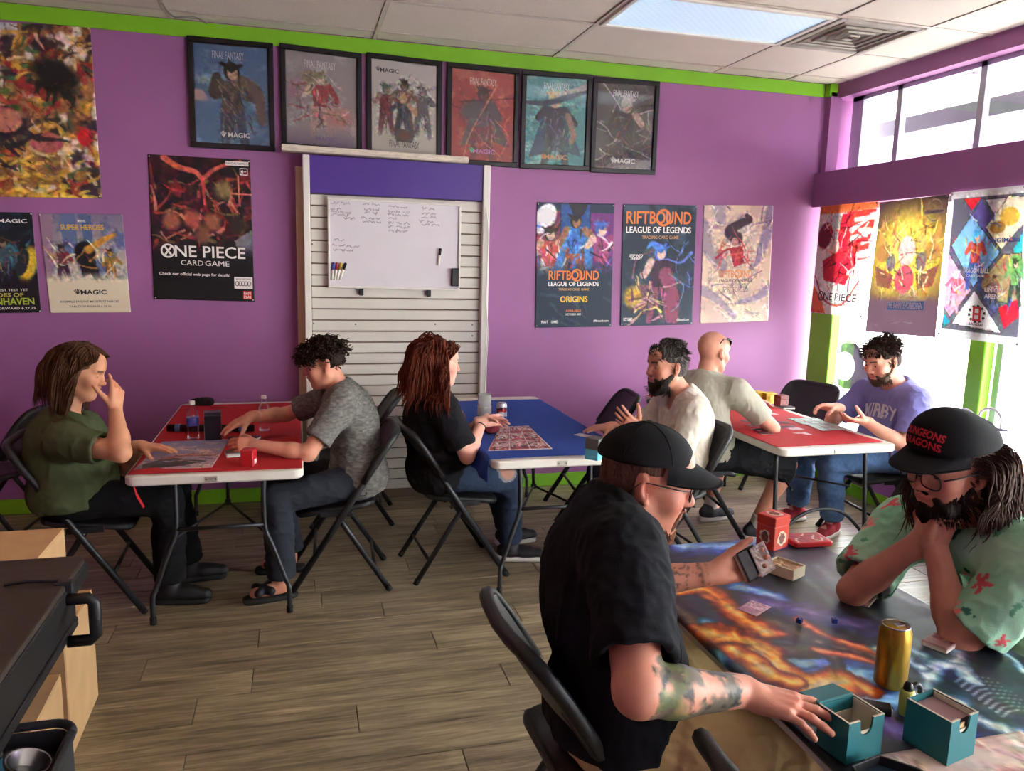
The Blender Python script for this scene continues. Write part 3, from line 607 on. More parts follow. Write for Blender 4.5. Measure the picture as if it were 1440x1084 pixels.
c = fcv((84, 112, 150), (92, 124, 160)); c.noise(5, (120, 148, 180), .5, .7, 1).ell(.2, .5, .2, .06, (150, 170, 180), soft=.9).figure(.5, .22, 1.35, (190, 150, 130), (50, 40, 38), (92, 78, 72), (66, 74, 96), 31).stroke([(.3, .45), (.25, .7), (.4, .7)], .06, .05, (74, 62, 60)).stroke([(.65, .5), (.85, .65), (.9, 1.05)], .09, .06, (110, 92, 84)).lines(20, [(150, 130, 118), (60, 50, 50)], (.3, .45, .75, 1.1), .2, .012, 32, 1.4)
framed('black framed blue print of a figure in a short jacket', ((261, 49), (383, 61), (388, 213), (269, 207)), c, [('FINAL FANTASY', .46, .105, .42, .075, SV, 0.), ('MAGIC', .58, .905, .30, .05, W255, .02), ('flame', .37, .9, .08, .07, W255)])
c = fcv((158, 150, 152), (150, 138, 140)); c.noise(4, (175, 168, 168), .5, .7, 2).ell(.35, .38, .14, .1, (140, 128, 100), soft=.6).figure(.48, .26, 1.0, (205, 180, 168), (140, 126, 96), (150, 60, 66), (176, 150, 140), 41).ell(.15, .55, .1, .16, (165, 120, 140), .4, soft=.7).ell(.75, .95, .2, .16, (180, 130, 125), soft=.9).lines(24, [(160, 70, 80), (120, 108, 90), (205, 190, 180)], (.15, .4, .8, 1.0), .22, .012, 42).fade((128, 112, 134), 1.1, 1.4)
framed('black framed pale grey print with a red clad figure', ((392, 61), (507, 74), (511, 219), (397, 206)), c, [('FINAL FANTASY', .48, .12, .44, .08, (225, 222, 222), 0.), ('MAGIC', .56, .915, .3, .05, (120, 100, 150), .01)])
c = fcv((198, 190, 188), (190, 184, 172)); c.figure(.22, .35, .8, (150, 120, 110), (90, 100, 90), (120, 50, 60), (110, 60, 66), 51).figure(.78, .34, .8, (140, 130, 130), (70, 66, 74), (96, 92, 100), (100, 96, 100), 52).figure(.5, .26, .85, (120, 90, 80), (80, 60, 50), (120, 84, 76), (100, 80, 76), 53).figure(.48, .48, .75, (190, 150, 120), (190, 160, 110), (56, 60, 76), (70, 66, 80), 54).lines(18, [(70, 50, 56), (150, 140, 140)], (.3, .15, .85, .6), .22, .01, 55)
c.fade((192, 186, 176), 1.02, 1.22).poly([(.33, 1.03), (.68, 1.03), (.62, 1.22), (.37, 1.22)], (84, 74, 70)).ell(.5, 1.12, .07, .07, (110, 64, 60))
framed('black framed whitish print of a group of figures above the purple panel', ((514, 74), (622, 85), (621, 228), (517, 217)), c, [('MAGIC', .27, .11, .28, .045, (40, 36, 40), .02), ('flame', .1, .1, .07, .06, (40, 36, 40)), ('FINAL FANTASY', .5, .9, .46, .075, (44, 40, 42), 0.)])
c = fcv((170, 84, 80), (158, 66, 66)); c.noise(5, (190, 110, 100), .5, .7, 3).figure(.5, .24, 1.15, (110, 70, 70), (70, 46, 52), (96, 82, 92), (120, 60, 66), 61, (92, 80, 88)).ell(.35, .65, .2, .17, (96, 86, 94), soft=.5).stroke([(.72, .2), (.3, 1.0), (.2, 1.4)], .01, .006, (225, 150, 130)).stroke([(.15, .5), (1, .38)], .012, .006, (90, 50, 56)).stroke([(.7, .75), (.92, 1.0), (.75, 1.38)], .006, .004, (225, 140, 120)).lines(14, [(120, 64, 66), (200, 130, 118)], (.1, .4, .9, 1.2), .3, .008, 62)
framed('black framed red print of a cloaked figure', ((627.5, 87), (731, 97), (728, 236.5), (629, 229)), c, [('FINAL FANTASY', .5, .12, .42, .08, (232, 222, 214), 0.), ('MAGIC', .53, .895, .36, .05, (205, 130, 205), .02), ('flame', .33, .885, .09, .07, (96, 215, 150))])
c = fcv((104, 156, 160), (78, 140, 144)); c.noise(6, (140, 184, 184), .5, .7, 4, sx=.6, sy=2).figure(.48, .22, 1.3, (200, 165, 150), (190, 165, 120), (66, 62, 80), (74, 84, 86), 71, (60, 78, 100)).stroke([(0, .42), (.4, .4), (1, .16)], .03, .06, (70, 72, 92)).stroke([(.5, .28), (1, .12)], .02, .05, (176, 168, 160)).stroke([(.7, .6), (.8, .9), (.77, 1.0)], .05, .05, (160, 130, 120)).lines(16, [(50, 52, 66), (150, 160, 150)], (.3, .4, .75, 1.2), .2, .01, 72, 1.4)
framed('black framed teal print of a figure with a broad blade', ((732.5, 97), (832.5, 105.5), (828.5, 240), (733, 237)), c, [('FINAL FANTASY', .5, .1, .42, .075, (226, 228, 222), 0.), ('MAGIC', .52, .91, .38, .055, (214, 150, 96), .02), ('flame', .31, .905, .09, .07, (214, 150, 96))])
c = fcv((92, 86, 84), (84, 76, 78)); c.noise(5, (120, 112, 110), .5, .7, 5).figure(.52, .2, 1.3, (190, 160, 150), (176, 166, 158), (66, 58, 60), (74, 66, 66), 81, (70, 60, 62)).stroke([(.1, 0), (.35, .3), (.42, .42)], .008, .006, (215, 210, 205)).lines(34, [(150, 140, 136), (56, 50, 52), (150, 90, 86), (196, 186, 180)], (.05, .4, .98, 1.2), .4, .012, 82).poly([(.1, 1.4), (.5, 1.2), (1, 1.25), (1, 1.4)], (150, 140, 138), .6)
framed('black framed charcoal print of a pale haired figure', ((834, 108), (927, 114), (923, 246), (831, 242)), c, [('FINAL FANTASY', .5, .11, .44, .075, (232, 230, 226), 0.), ('MAGIC', .53, .905, .36, .055, W255, .02), ('flame', .32, .895, .09, .08, W255)])

# ------------------------------------------------------------------ banners hanging from the window header
N_RW = V3(-1, 0, 0); XB = 3.322
def banner(label, corners, cv, bulge, seed, curl=0.):
    P = [at(x, y, X=XB) for x, y in corners]; S = Sheet(*P, N_RW, bulge, seed, curl); wo = (P[2]+P[3])/2
    o = S.build('window_banner', cv, m_vinyl, None, wo, .002); tag(o, label, 'banner', 'banners hung from the window header')
    for u, v in ((.02, .012), (.98, .012), (.02, .988), (.98, .988)):
        q = S.P(u, v); obj('grommet', MB().lathe([(.006, 0), (.008, .001), (.006, .003)], (0, 0, 0), 10, R=roty(-math.pi/2)), m_chrome, o, True).location = Vector(q-wo)
    return S, o, wo
c = Cv(90, 1.38, (226, 214, 206)); c.ell(.42, .3, .3, .28, (206, 206, 200)).ell(.45, 1.02, .3, .2, (232, 228, 224)).stroke([(0, .05), (.4, .04), (.95, .0)], .05, .08, (222, 110, 60)).poly([(0, 1.0), (.2, 1.2), (.3, 1.38), (0, 1.38)], (225, 110, 60))
c.poly([(.42, .12), (.62, .1), (.78, .7), (.62, 1.0), (.2, .95), (.14, .7), (.36, .6)], (205, 34, 52)).ell(.14, .38, .13, .17, (120, 30, 40), .2).poly([(.5, .1), (1, .08), (.95, .55), (.7, .6)], (220, 60, 50)).lines(14, [(240, 225, 210)], (.6, .12, 1, .5), .3, .03, 92, -.3, .9, .2).lines(50, [(150, 16, 34), (235, 70, 80), (90, 14, 24), (240, 190, 180)], (.15, .2, .85, 1.0), .26, .014, 91)
c.ell(.36, .52, .07, .09, (232, 190, 180)).stroke([(.02, .9), (.25, 1.2), (.6, 1.24), (.85, .95)], .012, .012, (190, 60, 50))
S, o, wo = banner('red and white illustrated banner hung against the green corner post', ((1155, 290), (1235, 283), (1212.5, 447), (1140, 439)), c, .006, 1)
S.text('NE', .325, .835, .17, .07, (36, 24, 28), o, wo, .01); S.text('PIECE', .655, .835, .40, .07, (36, 24, 28), o, wo, .01); S.shape(ring_poly(.185, .835, .06, .046, .014), (30, 24, 28), o, wo); S.shape([[(.14, .80), (.155, .795), (.232, .87), (.218, .876)], [(.22, .795), (.232, .80), (.152, .876), (.14, .87)]], (30, 24, 28), o, wo); S.text('CARD', .455, .895, .18, .034, (70, 50, 52), o, wo); S.text('GAME', .665, .895, .19, .034, (70, 50, 52), o, wo)
c = Cv(96, 1.44, (66, 46, 52)); c.ell(.5, .62, .62, .5, (176, 150, 52), soft=.8).ell(.5, .5, .3, .3, (214, 190, 80), soft=.9).lines(40, [(225, 205, 110), (150, 120, 50)], (.1, .2, .9, 1.0), .3, .008, 101)
for sg in (-1, 1):
    X = lambda t_: .5+sg*t_
    c.stroke([(X(.12), .5), (X(.22), .36), (X(.18), .2)], .05, .008, (165, 120, 60)).stroke([(X(.3), .55), (X(.42), .38), (X(.4), .22)], .06, .008, (170, 126, 62)).ell(X(.36), .56, .1, .1, (150, 108, 58)).ell(X(.22), .66, .07, .1, (110, 100, 96)).poly([(X(.16), .8), (X(.46), .7), (X(.4), .92), (X(.2), .95)], (112, 70, 52)).ell(X(.2), .46, .07, .09, (196, 160, 84))
c.ell(.5, .55, .12, .16, (206, 170, 160)).ell(.5, .85, .14, .15, (190, 70, 80)).lines(60, [(90, 60, 40), (235, 215, 150), (140, 50, 60), (70, 60, 60)], (.15, .3, .85, .98), .14, .008, 102).fade((80, 60, 68), 1.0, 1.1).rect(.0, 1.08, 1, 1.44, (82, 62, 72))
S, o, wo = banner('dark banner with golden horned emblem and blue title strip', ((1238, 285), (1334.5, 273), (1315, 474.5), (1217, 466)), c, .006, 2)
S.shape([[(.3, .758), (.82, .745), (.82, .81), (.3, .82)]], (70, 140, 200), o, wo, 'title_strip'); S.text('THE INFINITE FORBIDDEN', .55, .782, .5, .05, W255, o, wo, .01, off=.003); S.text('Yu-Gi-Oh!', .57, .695, .26, .05, W255, o, wo, .03); S.text('TRADING CARD GAME', .57, .733, .24, .012, W255, o, wo)
S.text('www.yugioh-card.com', .5, .91, .36, .014, W255, o, wo, .01); S.text('KONAMI', .14, .94, .08, .014, W255, o, wo); S.shape(ring_poly(.83, .1, .11, .08, .012), (205, 190, 170), o, wo); S.shape([[(.69, .095), (.97, .095), (.97, .125), (.69, .125)]], (205, 190, 170), o, wo); S.text('25TH ANNIVERSARY', .83, .11, .25, .018, (60, 40, 46), o, wo, .02, off=.002)
c = Cv(110, 1.50, (84, 82, 92)); c.rect(0, 0, 1, 1.5, (214, 210, 216)).rect(.03, .07, .97, 1.42, (88, 86, 98))
def dia(pts, col): c.poly(pts, (40, 38, 46)); m_ = np.mean(pts, 0); c.poly([tuple(m_+(np.array(q)-m_)*.965) for q in pts], col)
dia([(.18, .08), (.42, .08), (.3, .2)], (214, 40, 52)); dia([(.42, .1), (.62, .3), (.48, .48), (.3, .25)], (98, 82, 150)); dia([(.48, .1), (.75, .1), (.62, .27)], (224, 214, 214))
dia([(.30, .24), (.72, .62), (.4, .98), (.05, .55)], (120, 170, 214)); dia([(.78, .08), (.97, .1), (.97, .36), (.72, .6), (.5, .38)], (222, 206, 180)); dia([(.97, .42), (.97, .75), (.86, .60)], (44, 160, 170))
dia([(.75, .64), (.97, .62), (.97, 1.12), (.72, 1.1), (.45, .95)], (150, 130, 96)); dia([(.03, .62), (.38, 1.0), (.12, 1.3), (.03, 1.2)], (206, 150, 170)); dia([(.42, 1.0), (.68, 1.28), (.78, 1.40), (.16, 1.36), (.2, 1.28)], (222, 214, 218)); dia([(.72, 1.16), (.94, 1.06), (.97, 1.22), (.8, 1.36)], (200, 36, 52)); dia([(.03, 1.26), (.14, 1.34), (.05, 1.42)], (40, 140, 160)); dia([(.62, 1.02), (.74, 1.14), (.68, 1.22), (.5, 1.03)], (90, 96, 150))
c.figure(.40, .4, .6, (206, 150, 130), (70, 160, 210), (190, 70, 60), (70, 90, 160), 111).ell(.8, .28, .12, .09, (214, 166, 70)).ell(.66, .38, .1, .06, (170, 120, 60)).ell(.9, .75, .09, .1, (96, 150, 80)).figure(.9, .68, .45, (205, 160, 130), (40, 50, 44), (100, 150, 90), (60, 70, 60), 112).figure(.66, .84, .3, (160, 120, 100), (60, 40, 40), (110, 80, 80), (70, 60, 66), 113).figure(.16, .8, .45, (230, 200, 200), (214, 190, 200), (206, 90, 110), (200, 140, 160), 114)
c.lines(30, [(240, 240, 240), (60, 90, 160), (190, 60, 60), (214, 180, 90)], (.1, .3, .9, 1.15), .12, .008, 115)
S, o, wo = banner('white bordered banner of coloured diamond panels with red chequered emblem', ((1340, 271), (1446, 260), (1436, 487), (1321, 471)), c, .010, 3, .02)
S.text('DRAGON BALL', .42, .535, .34, .035, W255, o, wo, .03); S.text('CARD GAME', .42, .57, .24, .018, W255, o, wo, .02); S.text('DIGIMON', .76, .335, .36, .03, (60, 80, 170), o, wo, .03); S.text('UNION', .66, .66, .22, .032, W255, o, wo, .03); S.text('ARENA', .66, .70, .22, .032, W255, o, wo, .03)
S.text('BANDAI', .47, .895, .18, .018, (40, 36, 40), o, wo, .02); S.text('CARD GAMES', .47, .922, .24, .016, (40, 36, 40), o, wo, .02); S.shape([q for k, q in enumerate(ring_poly(.47, .825, .11, .062, .03, 20)) if k % 2], (36, 34, 40), o, wo)
S.shape([[(.425, .775), (.515, .775), (.515, .79), (.425, .79)], [(.425, .818), (.515, .818), (.515, .832), (.425, .832)], [(.425, .86), (.515, .86), (.515, .875), (.425, .875)], [(.42, .775), (.445, .775), (.445, .875), (.42, .875)], [(.495, .775), (.52, .775), (.52, .875), (.495, .875)]], (205, 36, 48), o, wo)
c = Cv(24, 1.5, (70, 66, 74)); c.noise(4, (150, 140, 150), .5, .6, 9)
P = [V3(XB, -2.075, 1.79), V3(XB, -2.65, 1.79), V3(XB, -2.65, 1.30), V3(XB, -2.075, 1.30)]
S = Sheet(*P, N_RW, .004, 5); tag(S.build('window_banner', c, m_vinyl, None, (P[2]+P[3])/2, .002), 'short grey banner beyond the diamond panel banner', 'banner', 'banners hung from the window header')

# ------------------------------------------------------------------ slatted display panel with whiteboard
SY = -.10
u0, u1 = float(at(430, 218, Y=SY-.03)[0]), float(at(683, 300, Y=SY-.03)[0]); zt = float(at(555, 225, Y=SY-.03)[2]); zh = float(at(555, 277, Y=SY-.03)[2])
wo = V3((u0+u1)/2, SY, 0); t = thing('slatwall_panel', 'white slatted display panel with purple header standing against the purple wall', 'display panel', wo)
m_slat = mat('white_slat', hx('cdc6bd'), .45, var=.05, vscale=4., objvar=.03); m_groove = mat('groove_brown', hx('6d5a4a'), .7); m_pp = mat('purple_laminate', hx('4a2f86'), .4)
obj('backing', MB().box(((u0+u1)/2, SY+.03, zt/2), (u1-u0-.02, .05, zt-.01)), m_groove, t, False, wo)
obj('header_panel', MB().box(((u0+u1)/2, SY-.015, (zt+zh)/2), (u1-u0-.03, .05, zt-zh), bev=.003), m_pp, t, False, wo)
for s, x in ((-1, u0), (1, u1)): obj('side_post', MB().box((x-s*.0, SY-.0, zt/2), (.045 if s < 0 else .05, .11, zt), bev=.005), m_white, t, False, wo)
obj('side_board', MB().box((u0-.045, SY+.06, zt/2-.03), (.05, .07, zt-.08), bev=.004), mat('tan_side_board', hx('c4ab8c'), .5), t, False, wo)
zz = zh-.004; k = 0
while zz-.0765 > .02:
    obj('slat', MB().box(((u0+u1)/2, SY-.001, zz-.035), (u1-u0-.05, .016, .068), bev=.004), m_slat, t, False, wo); zz -= .0765
for x, y in ((439, 343), (441, 455), (664, 457), (664, 472), (612, 456), (500, 456)): obj('screw', MB().lathe([(.005, 0), (.005, .002), (.003, .003)], at(x, y, Y=SY-.009), 8, R=rotx(math.pi/2)), m_steel, t, False, wo)
a, b = at(398, 208, Y=SY-.04), at(655, 226, Y=SY-.04); wo2 = (a+b)/2
tag(obj('shelf_board', MB().box((a+b)/2, (b[0]-a[0]+.02, .10, .040), R=roty(-math.atan2(b[2]-a[2], b[0]-a[0])), bev=.003), mat('whitewashed_board', hx('cfc3b2'), .6, var=.22, vscale=14, stretch=(1, 1, 5)), None, False, wo2), 'whitewashed wooden board lying on top of the slatted panel', 'board')
# whiteboard
WY = SY-.045
S = Sheet(*[at(x, y, Y=WY) for x, y in ((459, 277), (648, 287), (647, 408.5), (462.5, 405))], N_BACK); tl, tr, br, bl = S.c; wo = (bl+br)/2
t = thing('whiteboard', 'white dry erase board with handwriting hung on the slatted panel', 'whiteboard', wo)
m_wb = mat('whiteboard_enamel', hx('d3cdd2'), .18, var=.02, spec=.6)
x0, x1, z0, z1 = (tl[0]+bl[0])/2, (tr[0]+br[0])/2, (bl[2]+br[2])/2, (tl[2]+tr[2])/2; sk = ((tr[2]+br[2])-(tl[2]+bl[2]))/2/(x1-x0)
def shb(V): V = np.array(V, float); V[:, 2] += (V[:, 0]-(x0+x1)/2)*sk; return V
V, F = MB().box(((x0+x1)/2, WY+.006, (z0+z1)/2), (x1-x0-.01, .008, z1-z0-.01)).get(); obj('writing_surface', (shb(V), F), m_wb, t, False, wo)
for q in (((x0+x1)/2, z1-.008, x1-x0, .016), ((x0+x1)/2, z0+.008, x1-x0, .016), (x0+.008, (z0+z1)/2, .016, z1-z0-.032), (x1-.008, (z0+z1)/2, .016, z1-z0-.032)):
    V, F = MB().box((q[0], WY, q[1]), (q[2], .02, q[3]), bev=.004).get(); obj('frame_rail', (shb(V), F), m_white, t, False, wo)
V, F = MB().box(((x0+x1)/2, WY+.026, (z0+z1)/2), (.6, .032, .3)).get(); obj('mount_bar', (shb(V), F), m_dark, t, False, wo)
for u in (.24, .755):
    q = S.P(u, 1.03); obj('bracket', MB().box(q+V3(0, .012, 0), (.028, .03, .06), bev=.004).box(q+V3(0, .04, .01), (.02, .04, .02)), m_dark, t, False, wo)
R = random.Random(5)
def scrawl(u, v, w_, n):     # loose pen strokes for illegible handwriting
    mb = MB(); x = u
    for k in range(n):
        L_ = w_/n*R.uniform(.6, .95); pts = []; m = int(6+L_*110)
        for j in range(m+1): pts.append(S.P(x+L_*j/m, v+R.uniform(-.016, .016)+.004*math.sin(j*2.1)+(x-u)*.05, -.001))
        mb.tube(pts, .0012, 3, False); x += w_/n
    return obj('handwriting', mb, ink((58, 48, 66)), t, False, wo)
for u, v, w_, n in ((.03, .055, .15, 2), (.03, .125, .08, 2), (.03, .155, .15, 3), (.03, .185, .13, 3), (.12, .215, .10, 2), (.26, .05, .13, 2), (.27, .105, .12, 2), (.27, .15, .12, 2), (.25, .205, .16, 3), (.26, .245, .15, 3), (.45, .065, .18, 2), (.45, .12, .16, 3), (.45, .155, .16, 3), (.45, .2, .07, 1), (.45, .245, .17, 3), (.45, .29, .17, 3), (.45, .335, .16, 3),
                    (.7, .07, .11, 2), (.7, .13, .13, 2), (.7, .165, .13, 2), (.68, .215, .12, 2), (.7, .25, .15, 2), (.04, .46, .10, 2), (.03, .52, .21, 4), (.04, .57, .15, 3)): scrawl(u, v, w_, n)
# markers and eraser held on the board
def marker(label, px0, px1, capc):
    a, b = at(*px0, Y=WY-.008), at(*px1, Y=WY-.008); d = nrm(b-a); L_ = np.linalg.norm(b-a); z_ = -d; x_ = nrm(np.cross(V3(0, 1, 0), z_)); Rm = np.stack([x_, np.cross(z_, x_), z_], 1)
    o = thing('marker', label, 'marker', b, 0, 'dry erase markers on the whiteboard')
    obj('barrel', MB().lathe([(.004, 0), (.0085, .002), (.0085, L_*.6)], (0, 0, 0), 12, R=Rm), m_white, o, True); obj('cap', MB().lathe([(.0095, L_*.6), (.0095, L_*.97), (.006, L_)], (0, 0, 0), 12, R=Rm), mat('marker_cap_%s' % '_'.join(map(str, capc)), capc, .4), o, True)
marker('white marker with blue cap on the board', (469, 369), (467, 394), (50, 70, 150)); marker('white marker with red cap on the board', (474.5, 369), (470.5, 394), (150, 40, 60)); marker('white marker with yellow cap on the board', (480, 369.5), (474, 393.5), (190, 160, 50)); marker('white marker with black cap leaning furthest over', (486.5, 369.5), (478, 393), (30, 28, 32)); marker('lone black capped marker near the board eraser', (619.5, 349), (616.5, 373), (26, 26, 30))
q = at(640, 390, Y=WY-.016); e = thing('board_eraser', 'dark felt board eraser stuck in the whiteboard corner', 'eraser', q)
obj('felt', MB().box((0, .004, 0), (.052, .024, .125), bev=.004), mat('grey_felt', hx('4a474b'), .95, bump=.5, bscale=300), e); obj('grip', MB().box((0, -.012, 0), (.048, .01, .12), bev=.004), m_dark, e)
# white cord down the right post
pts = [at(x, y, Y=-.17) for x, y in ((684, 292), (686.5, 330), (685, 380), (684, 430), (686, 470), (684, 510), (682, 545), (681, 562))]
tag(obj('power_cord', MB().tube(smooth_path(pts, 5), .0035, 6), m_white, None, True, wo=pts[-1]), 'thin white cord hanging down the edge of the slatted panel', 'cord')
# ================================================================== implicit surfaces -> meshes
class Sdf:
    """ordered list of ops on a signed distance field; (mode, fn, lo, hi, k)"""
    def __init__(s): s.ops = []
    def _p(s, mode, fn, lo, hi, k): s.ops.append((mode, fn, np.asarray(lo, float), np.asarray(hi, float), k)); return s
    def cap(s, a, b, r1, r2=None, k=.01, mode='u'):
        a, b = np.asarray(a, float), np.asarray(b, float); r2 = r1 if r2 is None else r2; d = b-a; L = d@d+1e-12; r = max(r1, r2)
        def fn(X, Y, Z):
            px, py, pz = X-a[0], Y-a[1], Z-a[2]; h = np.clip((px*d[0]+py*d[1]+pz*d[2])/L, 0, 1)
            return np.sqrt((px-h*d[0])**2+(py-h*d[1])**2+(pz-h*d[2])**2)-(r1+(r2-r1)*h)
        return s._p(mode, fn, np.minimum(a, b)-r, np.maximum(a, b)+r, k)
    def cone(s, a, b, r1, r2, k=.01, mode='u', rnd=.004):
        """flat ended cone"""
        a, b = np.asarray(a, float), np.asarray(b, float); d = b-a; Ln = np.linalg.norm(d); d = d/Ln; r = max(r1, r2)
        def fn(X, Y, Z):
            px, py, pz = X-a[0], Y-a[1], Z-a[2]; t = px*d[0]+py*d[1]+pz*d[2]; h = np.clip(t/Ln, 0, 1)
            q = np.sqrt(np.maximum(px*px+py*py+pz*pz-t*t, 0))-(r1+(r2-r1)*h)+rnd; e = np.abs(t-Ln/2)-Ln/2+rnd
            return np.minimum(np.maximum(q, e), 0)+np.sqrt(np.maximum(q, 0)**2+np.maximum(e, 0)**2)-rnd
        return s._p(mode, fn, np.minimum(a, b)-r, np.maximum(a, b)+r, k)
    def ell(s, c, r, R=None, k=.01, mode='u'):
        c = np.asarray(c, float); r = np.asarray(r, float); R = np.eye(3) if R is None else np.asarray(R); m = r.max()
        def fn(X, Y, Z):
            px, py, pz = X-c[0], Y-c[1], Z-c[2]; q = [(px*R[0, i]+py*R[1, i]+pz*R[2, i]) for i in range(3)]
            k0 = np.sqrt((q[0]/r[0])**2+(q[1]/r[1])**2+(q[2]/r[2])**2); k1 = np.sqrt((q[0]/r[0]**2)**2+(q[1]/r[1]**2)**2+(q[2]/r[2]**2)**2)+1e-9
            return k0*(k0-1)/k1
        return s._p(mode, fn, c-m, c+m, k)
    def box(s, c, h, R=None, rnd=.01, k=.005, mode='u', bend=None):
        c = np.asarray(c, float); h = np.asarray(h, float); R = np.eye(3) if R is None else np.asarray(R); m = np.linalg.norm(h)
        def fn(X, Y, Z):
            px, py, pz = X-c[0], Y-c[1], Z-c[2]; q = [(px*R[0, i]+py*R[1, i]+pz*R[2, i]) for i in range(3)]
            if bend: q = bend(*q)
            d = [np.abs(q[i])-h[i]+rnd for i in range(3)]
            return np.sqrt(np.maximum(d[0], 0)**2+np.maximum(d[1], 0)**2+np.maximum(d[2], 0)**2)+np.minimum(np.maximum(d[0], np.maximum(d[1], d[2])), 0)-rnd
        return s._p(mode, fn, c-m, c+m, k)
    def plane(s, p, n, k=.006):
        """keep the side n points away from (cuts what is in front of the plane)"""
        p = np.asarray(p, float); n = nrm(n)
        return s._p('i', lambda X, Y, Z: (X-p[0])*n[0]+(Y-p[1])*n[1]+(Z-p[2])*n[2], (-1e9,)*3, (1e9,)*3, k)
    def bounds(s):
        u = [o for o in s.ops if o[0] == 'u']; return np.min([o[2] for o in u], 0)-.02, np.max([o[3] for o in u], 0)+.02
    def mesh(s, vox, lo=None, hi=None):
        a, b = s.bounds()
        if lo is not None: a = np.maximum(a, lo); b = np.minimum(b, hi)
        n = np.maximum(np.ceil((b-a)/vox).astype(int)+1, 3); ax = [(a[i]+vox*np.arange(n[i])).astype(np.float32) for i in range(3)]
        F = np.full(n, .12, np.float32)
        for mode, fn, l, h, k in s.ops:
            mg = k+3*vox; w_ = []
            for i in range(3):
                i0 = int(np.clip(math.floor((max(l[i], -50)-mg-a[i])/vox), 0, n[i])); i1 = int(np.clip(math.ceil((min(h[i], 50)+mg-a[i])/vox)+1, 0, n[i])); w_.append(slice(i0, i1))
            if any(q.stop <= q.start for q in w_): continue
            d = fn(ax[0][w_[0]][:, None, None], ax[1][w_[1]][None, :, None], ax[2][w_[2]][None, None, :]).astype(np.float32); f = F[tuple(w_)]
            if mode == 'u':
                q = np.maximum(k-np.abs(d-f), 0)/k; F[tuple(w_)] = np.minimum(d, f)-q*q*k*.25
            else:
                if mode == 's': d = -d
                q = np.maximum(k-np.abs(d-f), 0)/k; F[tuple(w_)] = np.maximum(d, f)+q*q*k*.25
        return nets(F, a, vox)
def nets(F, org, vox):
    S = F < 0; cnt = np.zeros(tuple(np.array(F.shape)-1), np.uint8)
    sl = lambda o, n: slice(o, n-1+o)
    for i in (0, 1):
        for j in (0, 1):
            for k in (0, 1): cnt += S[sl(i, F.shape[0]), sl(j, F.shape[1]), sl(k, F.shape[2])]
    act = (cnt > 0) & (cnt < 8); idx = np.full(act.shape, -1, np.int32); ijk = np.argwhere(act); idx[act] = np.arange(len(ijk))
    if not len(ijk): return np.zeros((0, 3)), np.zeros((0, 4), int)
    acc = np.zeros((len(ijk), 3)); num = np.zeros(len(ijk))
    cor = [(i, j, k) for i in (0, 1) for j in (0, 1) for k in (0, 1)]
    val = {c: F[ijk[:, 0]+c[0], ijk[:, 1]+c[1], ijk[:, 2]+c[2]].astype(float) for c in cor}
    for c in cor:
        for ax in range(3):
            if c[ax]: continue
            e = list(c); e[ax] = 1; e = tuple(e); fa, fb = val[c], val[e]; m = (fa < 0) != (fb < 0)
            t = np.where(m, fa/np.where(m, fa-fb, 1), 0); p = np.tile(np.array(c, float), (len(ijk), 1)); p[:, ax] += t; acc += p*m[:, None]; num += m
    V = (ijk+acc/num[:, None])*vox+org; Q = []
    for ax in range(3):
        b, c = (ax+1) % 3, (ax+2) % 3; s0 = [slice(None)]*3; s1 = [slice(None)]*3; s0[ax] = slice(0, -1); s1[ax] = slice(1, None)
        A, B = S[tuple(s0)], S[tuple(s1)]; e = np.argwhere(A != B); ok = (e[:, b] > 0) & (e[:, c] > 0) & (e[:, b] < idx.shape[b]) & (e[:, c] < idx.shape[c]); e = e[ok]
        if not len(e): continue
        ins = A[tuple(e.T)]
        def g(db, dc): q = e.copy(); q[:, b] += db; q[:, c] += dc; return idx[tuple(q.T)]
        f = np.stack([g(-1, -1), g(0, -1), g(0, 0), g(-1, 0)], 1); f[~ins] = f[~ins][:, ::-1]; Q.append(f[(f >= 0).all(1)])
    return V, np.concatenate(Q)
def vnormals(V, F):
    n = np.cross(V[F[:, 2]]-V[F[:, 0]], V[F[:, 3]]-V[F[:, 1]]); N = np.zeros_like(V)
    for k in range(4): np.add.at(N, F[:, k], n)
    return N/(np.linalg.norm(N, axis=1, keepdims=True)+1e-12)
def relax(V, F, it=1, lam=.5):
    E = np.concatenate([F[:, [0, 1]], F[:, [1, 2]], F[:, [2, 3]], F[:, [3, 0]]]); 
    for _ in range(it):
        S = np.zeros_like(V); c = np.zeros(len(V)); np.add.at(S, E[:, 0], V[E[:, 1]]); np.add.at(S, E[:, 1], V[E[:, 0]]); np.add.at(c, E[:, 0], 1); np.add.at(c, E[:, 1], 1)
        V = V+lam*(S/np.maximum(c, 1)[:, None]-V)
    return V
def keepfaces(V, F, mask):
    F = F[mask]; u, inv = np.unique(F, return_inverse=True); return V[u], inv.reshape(F.shape)
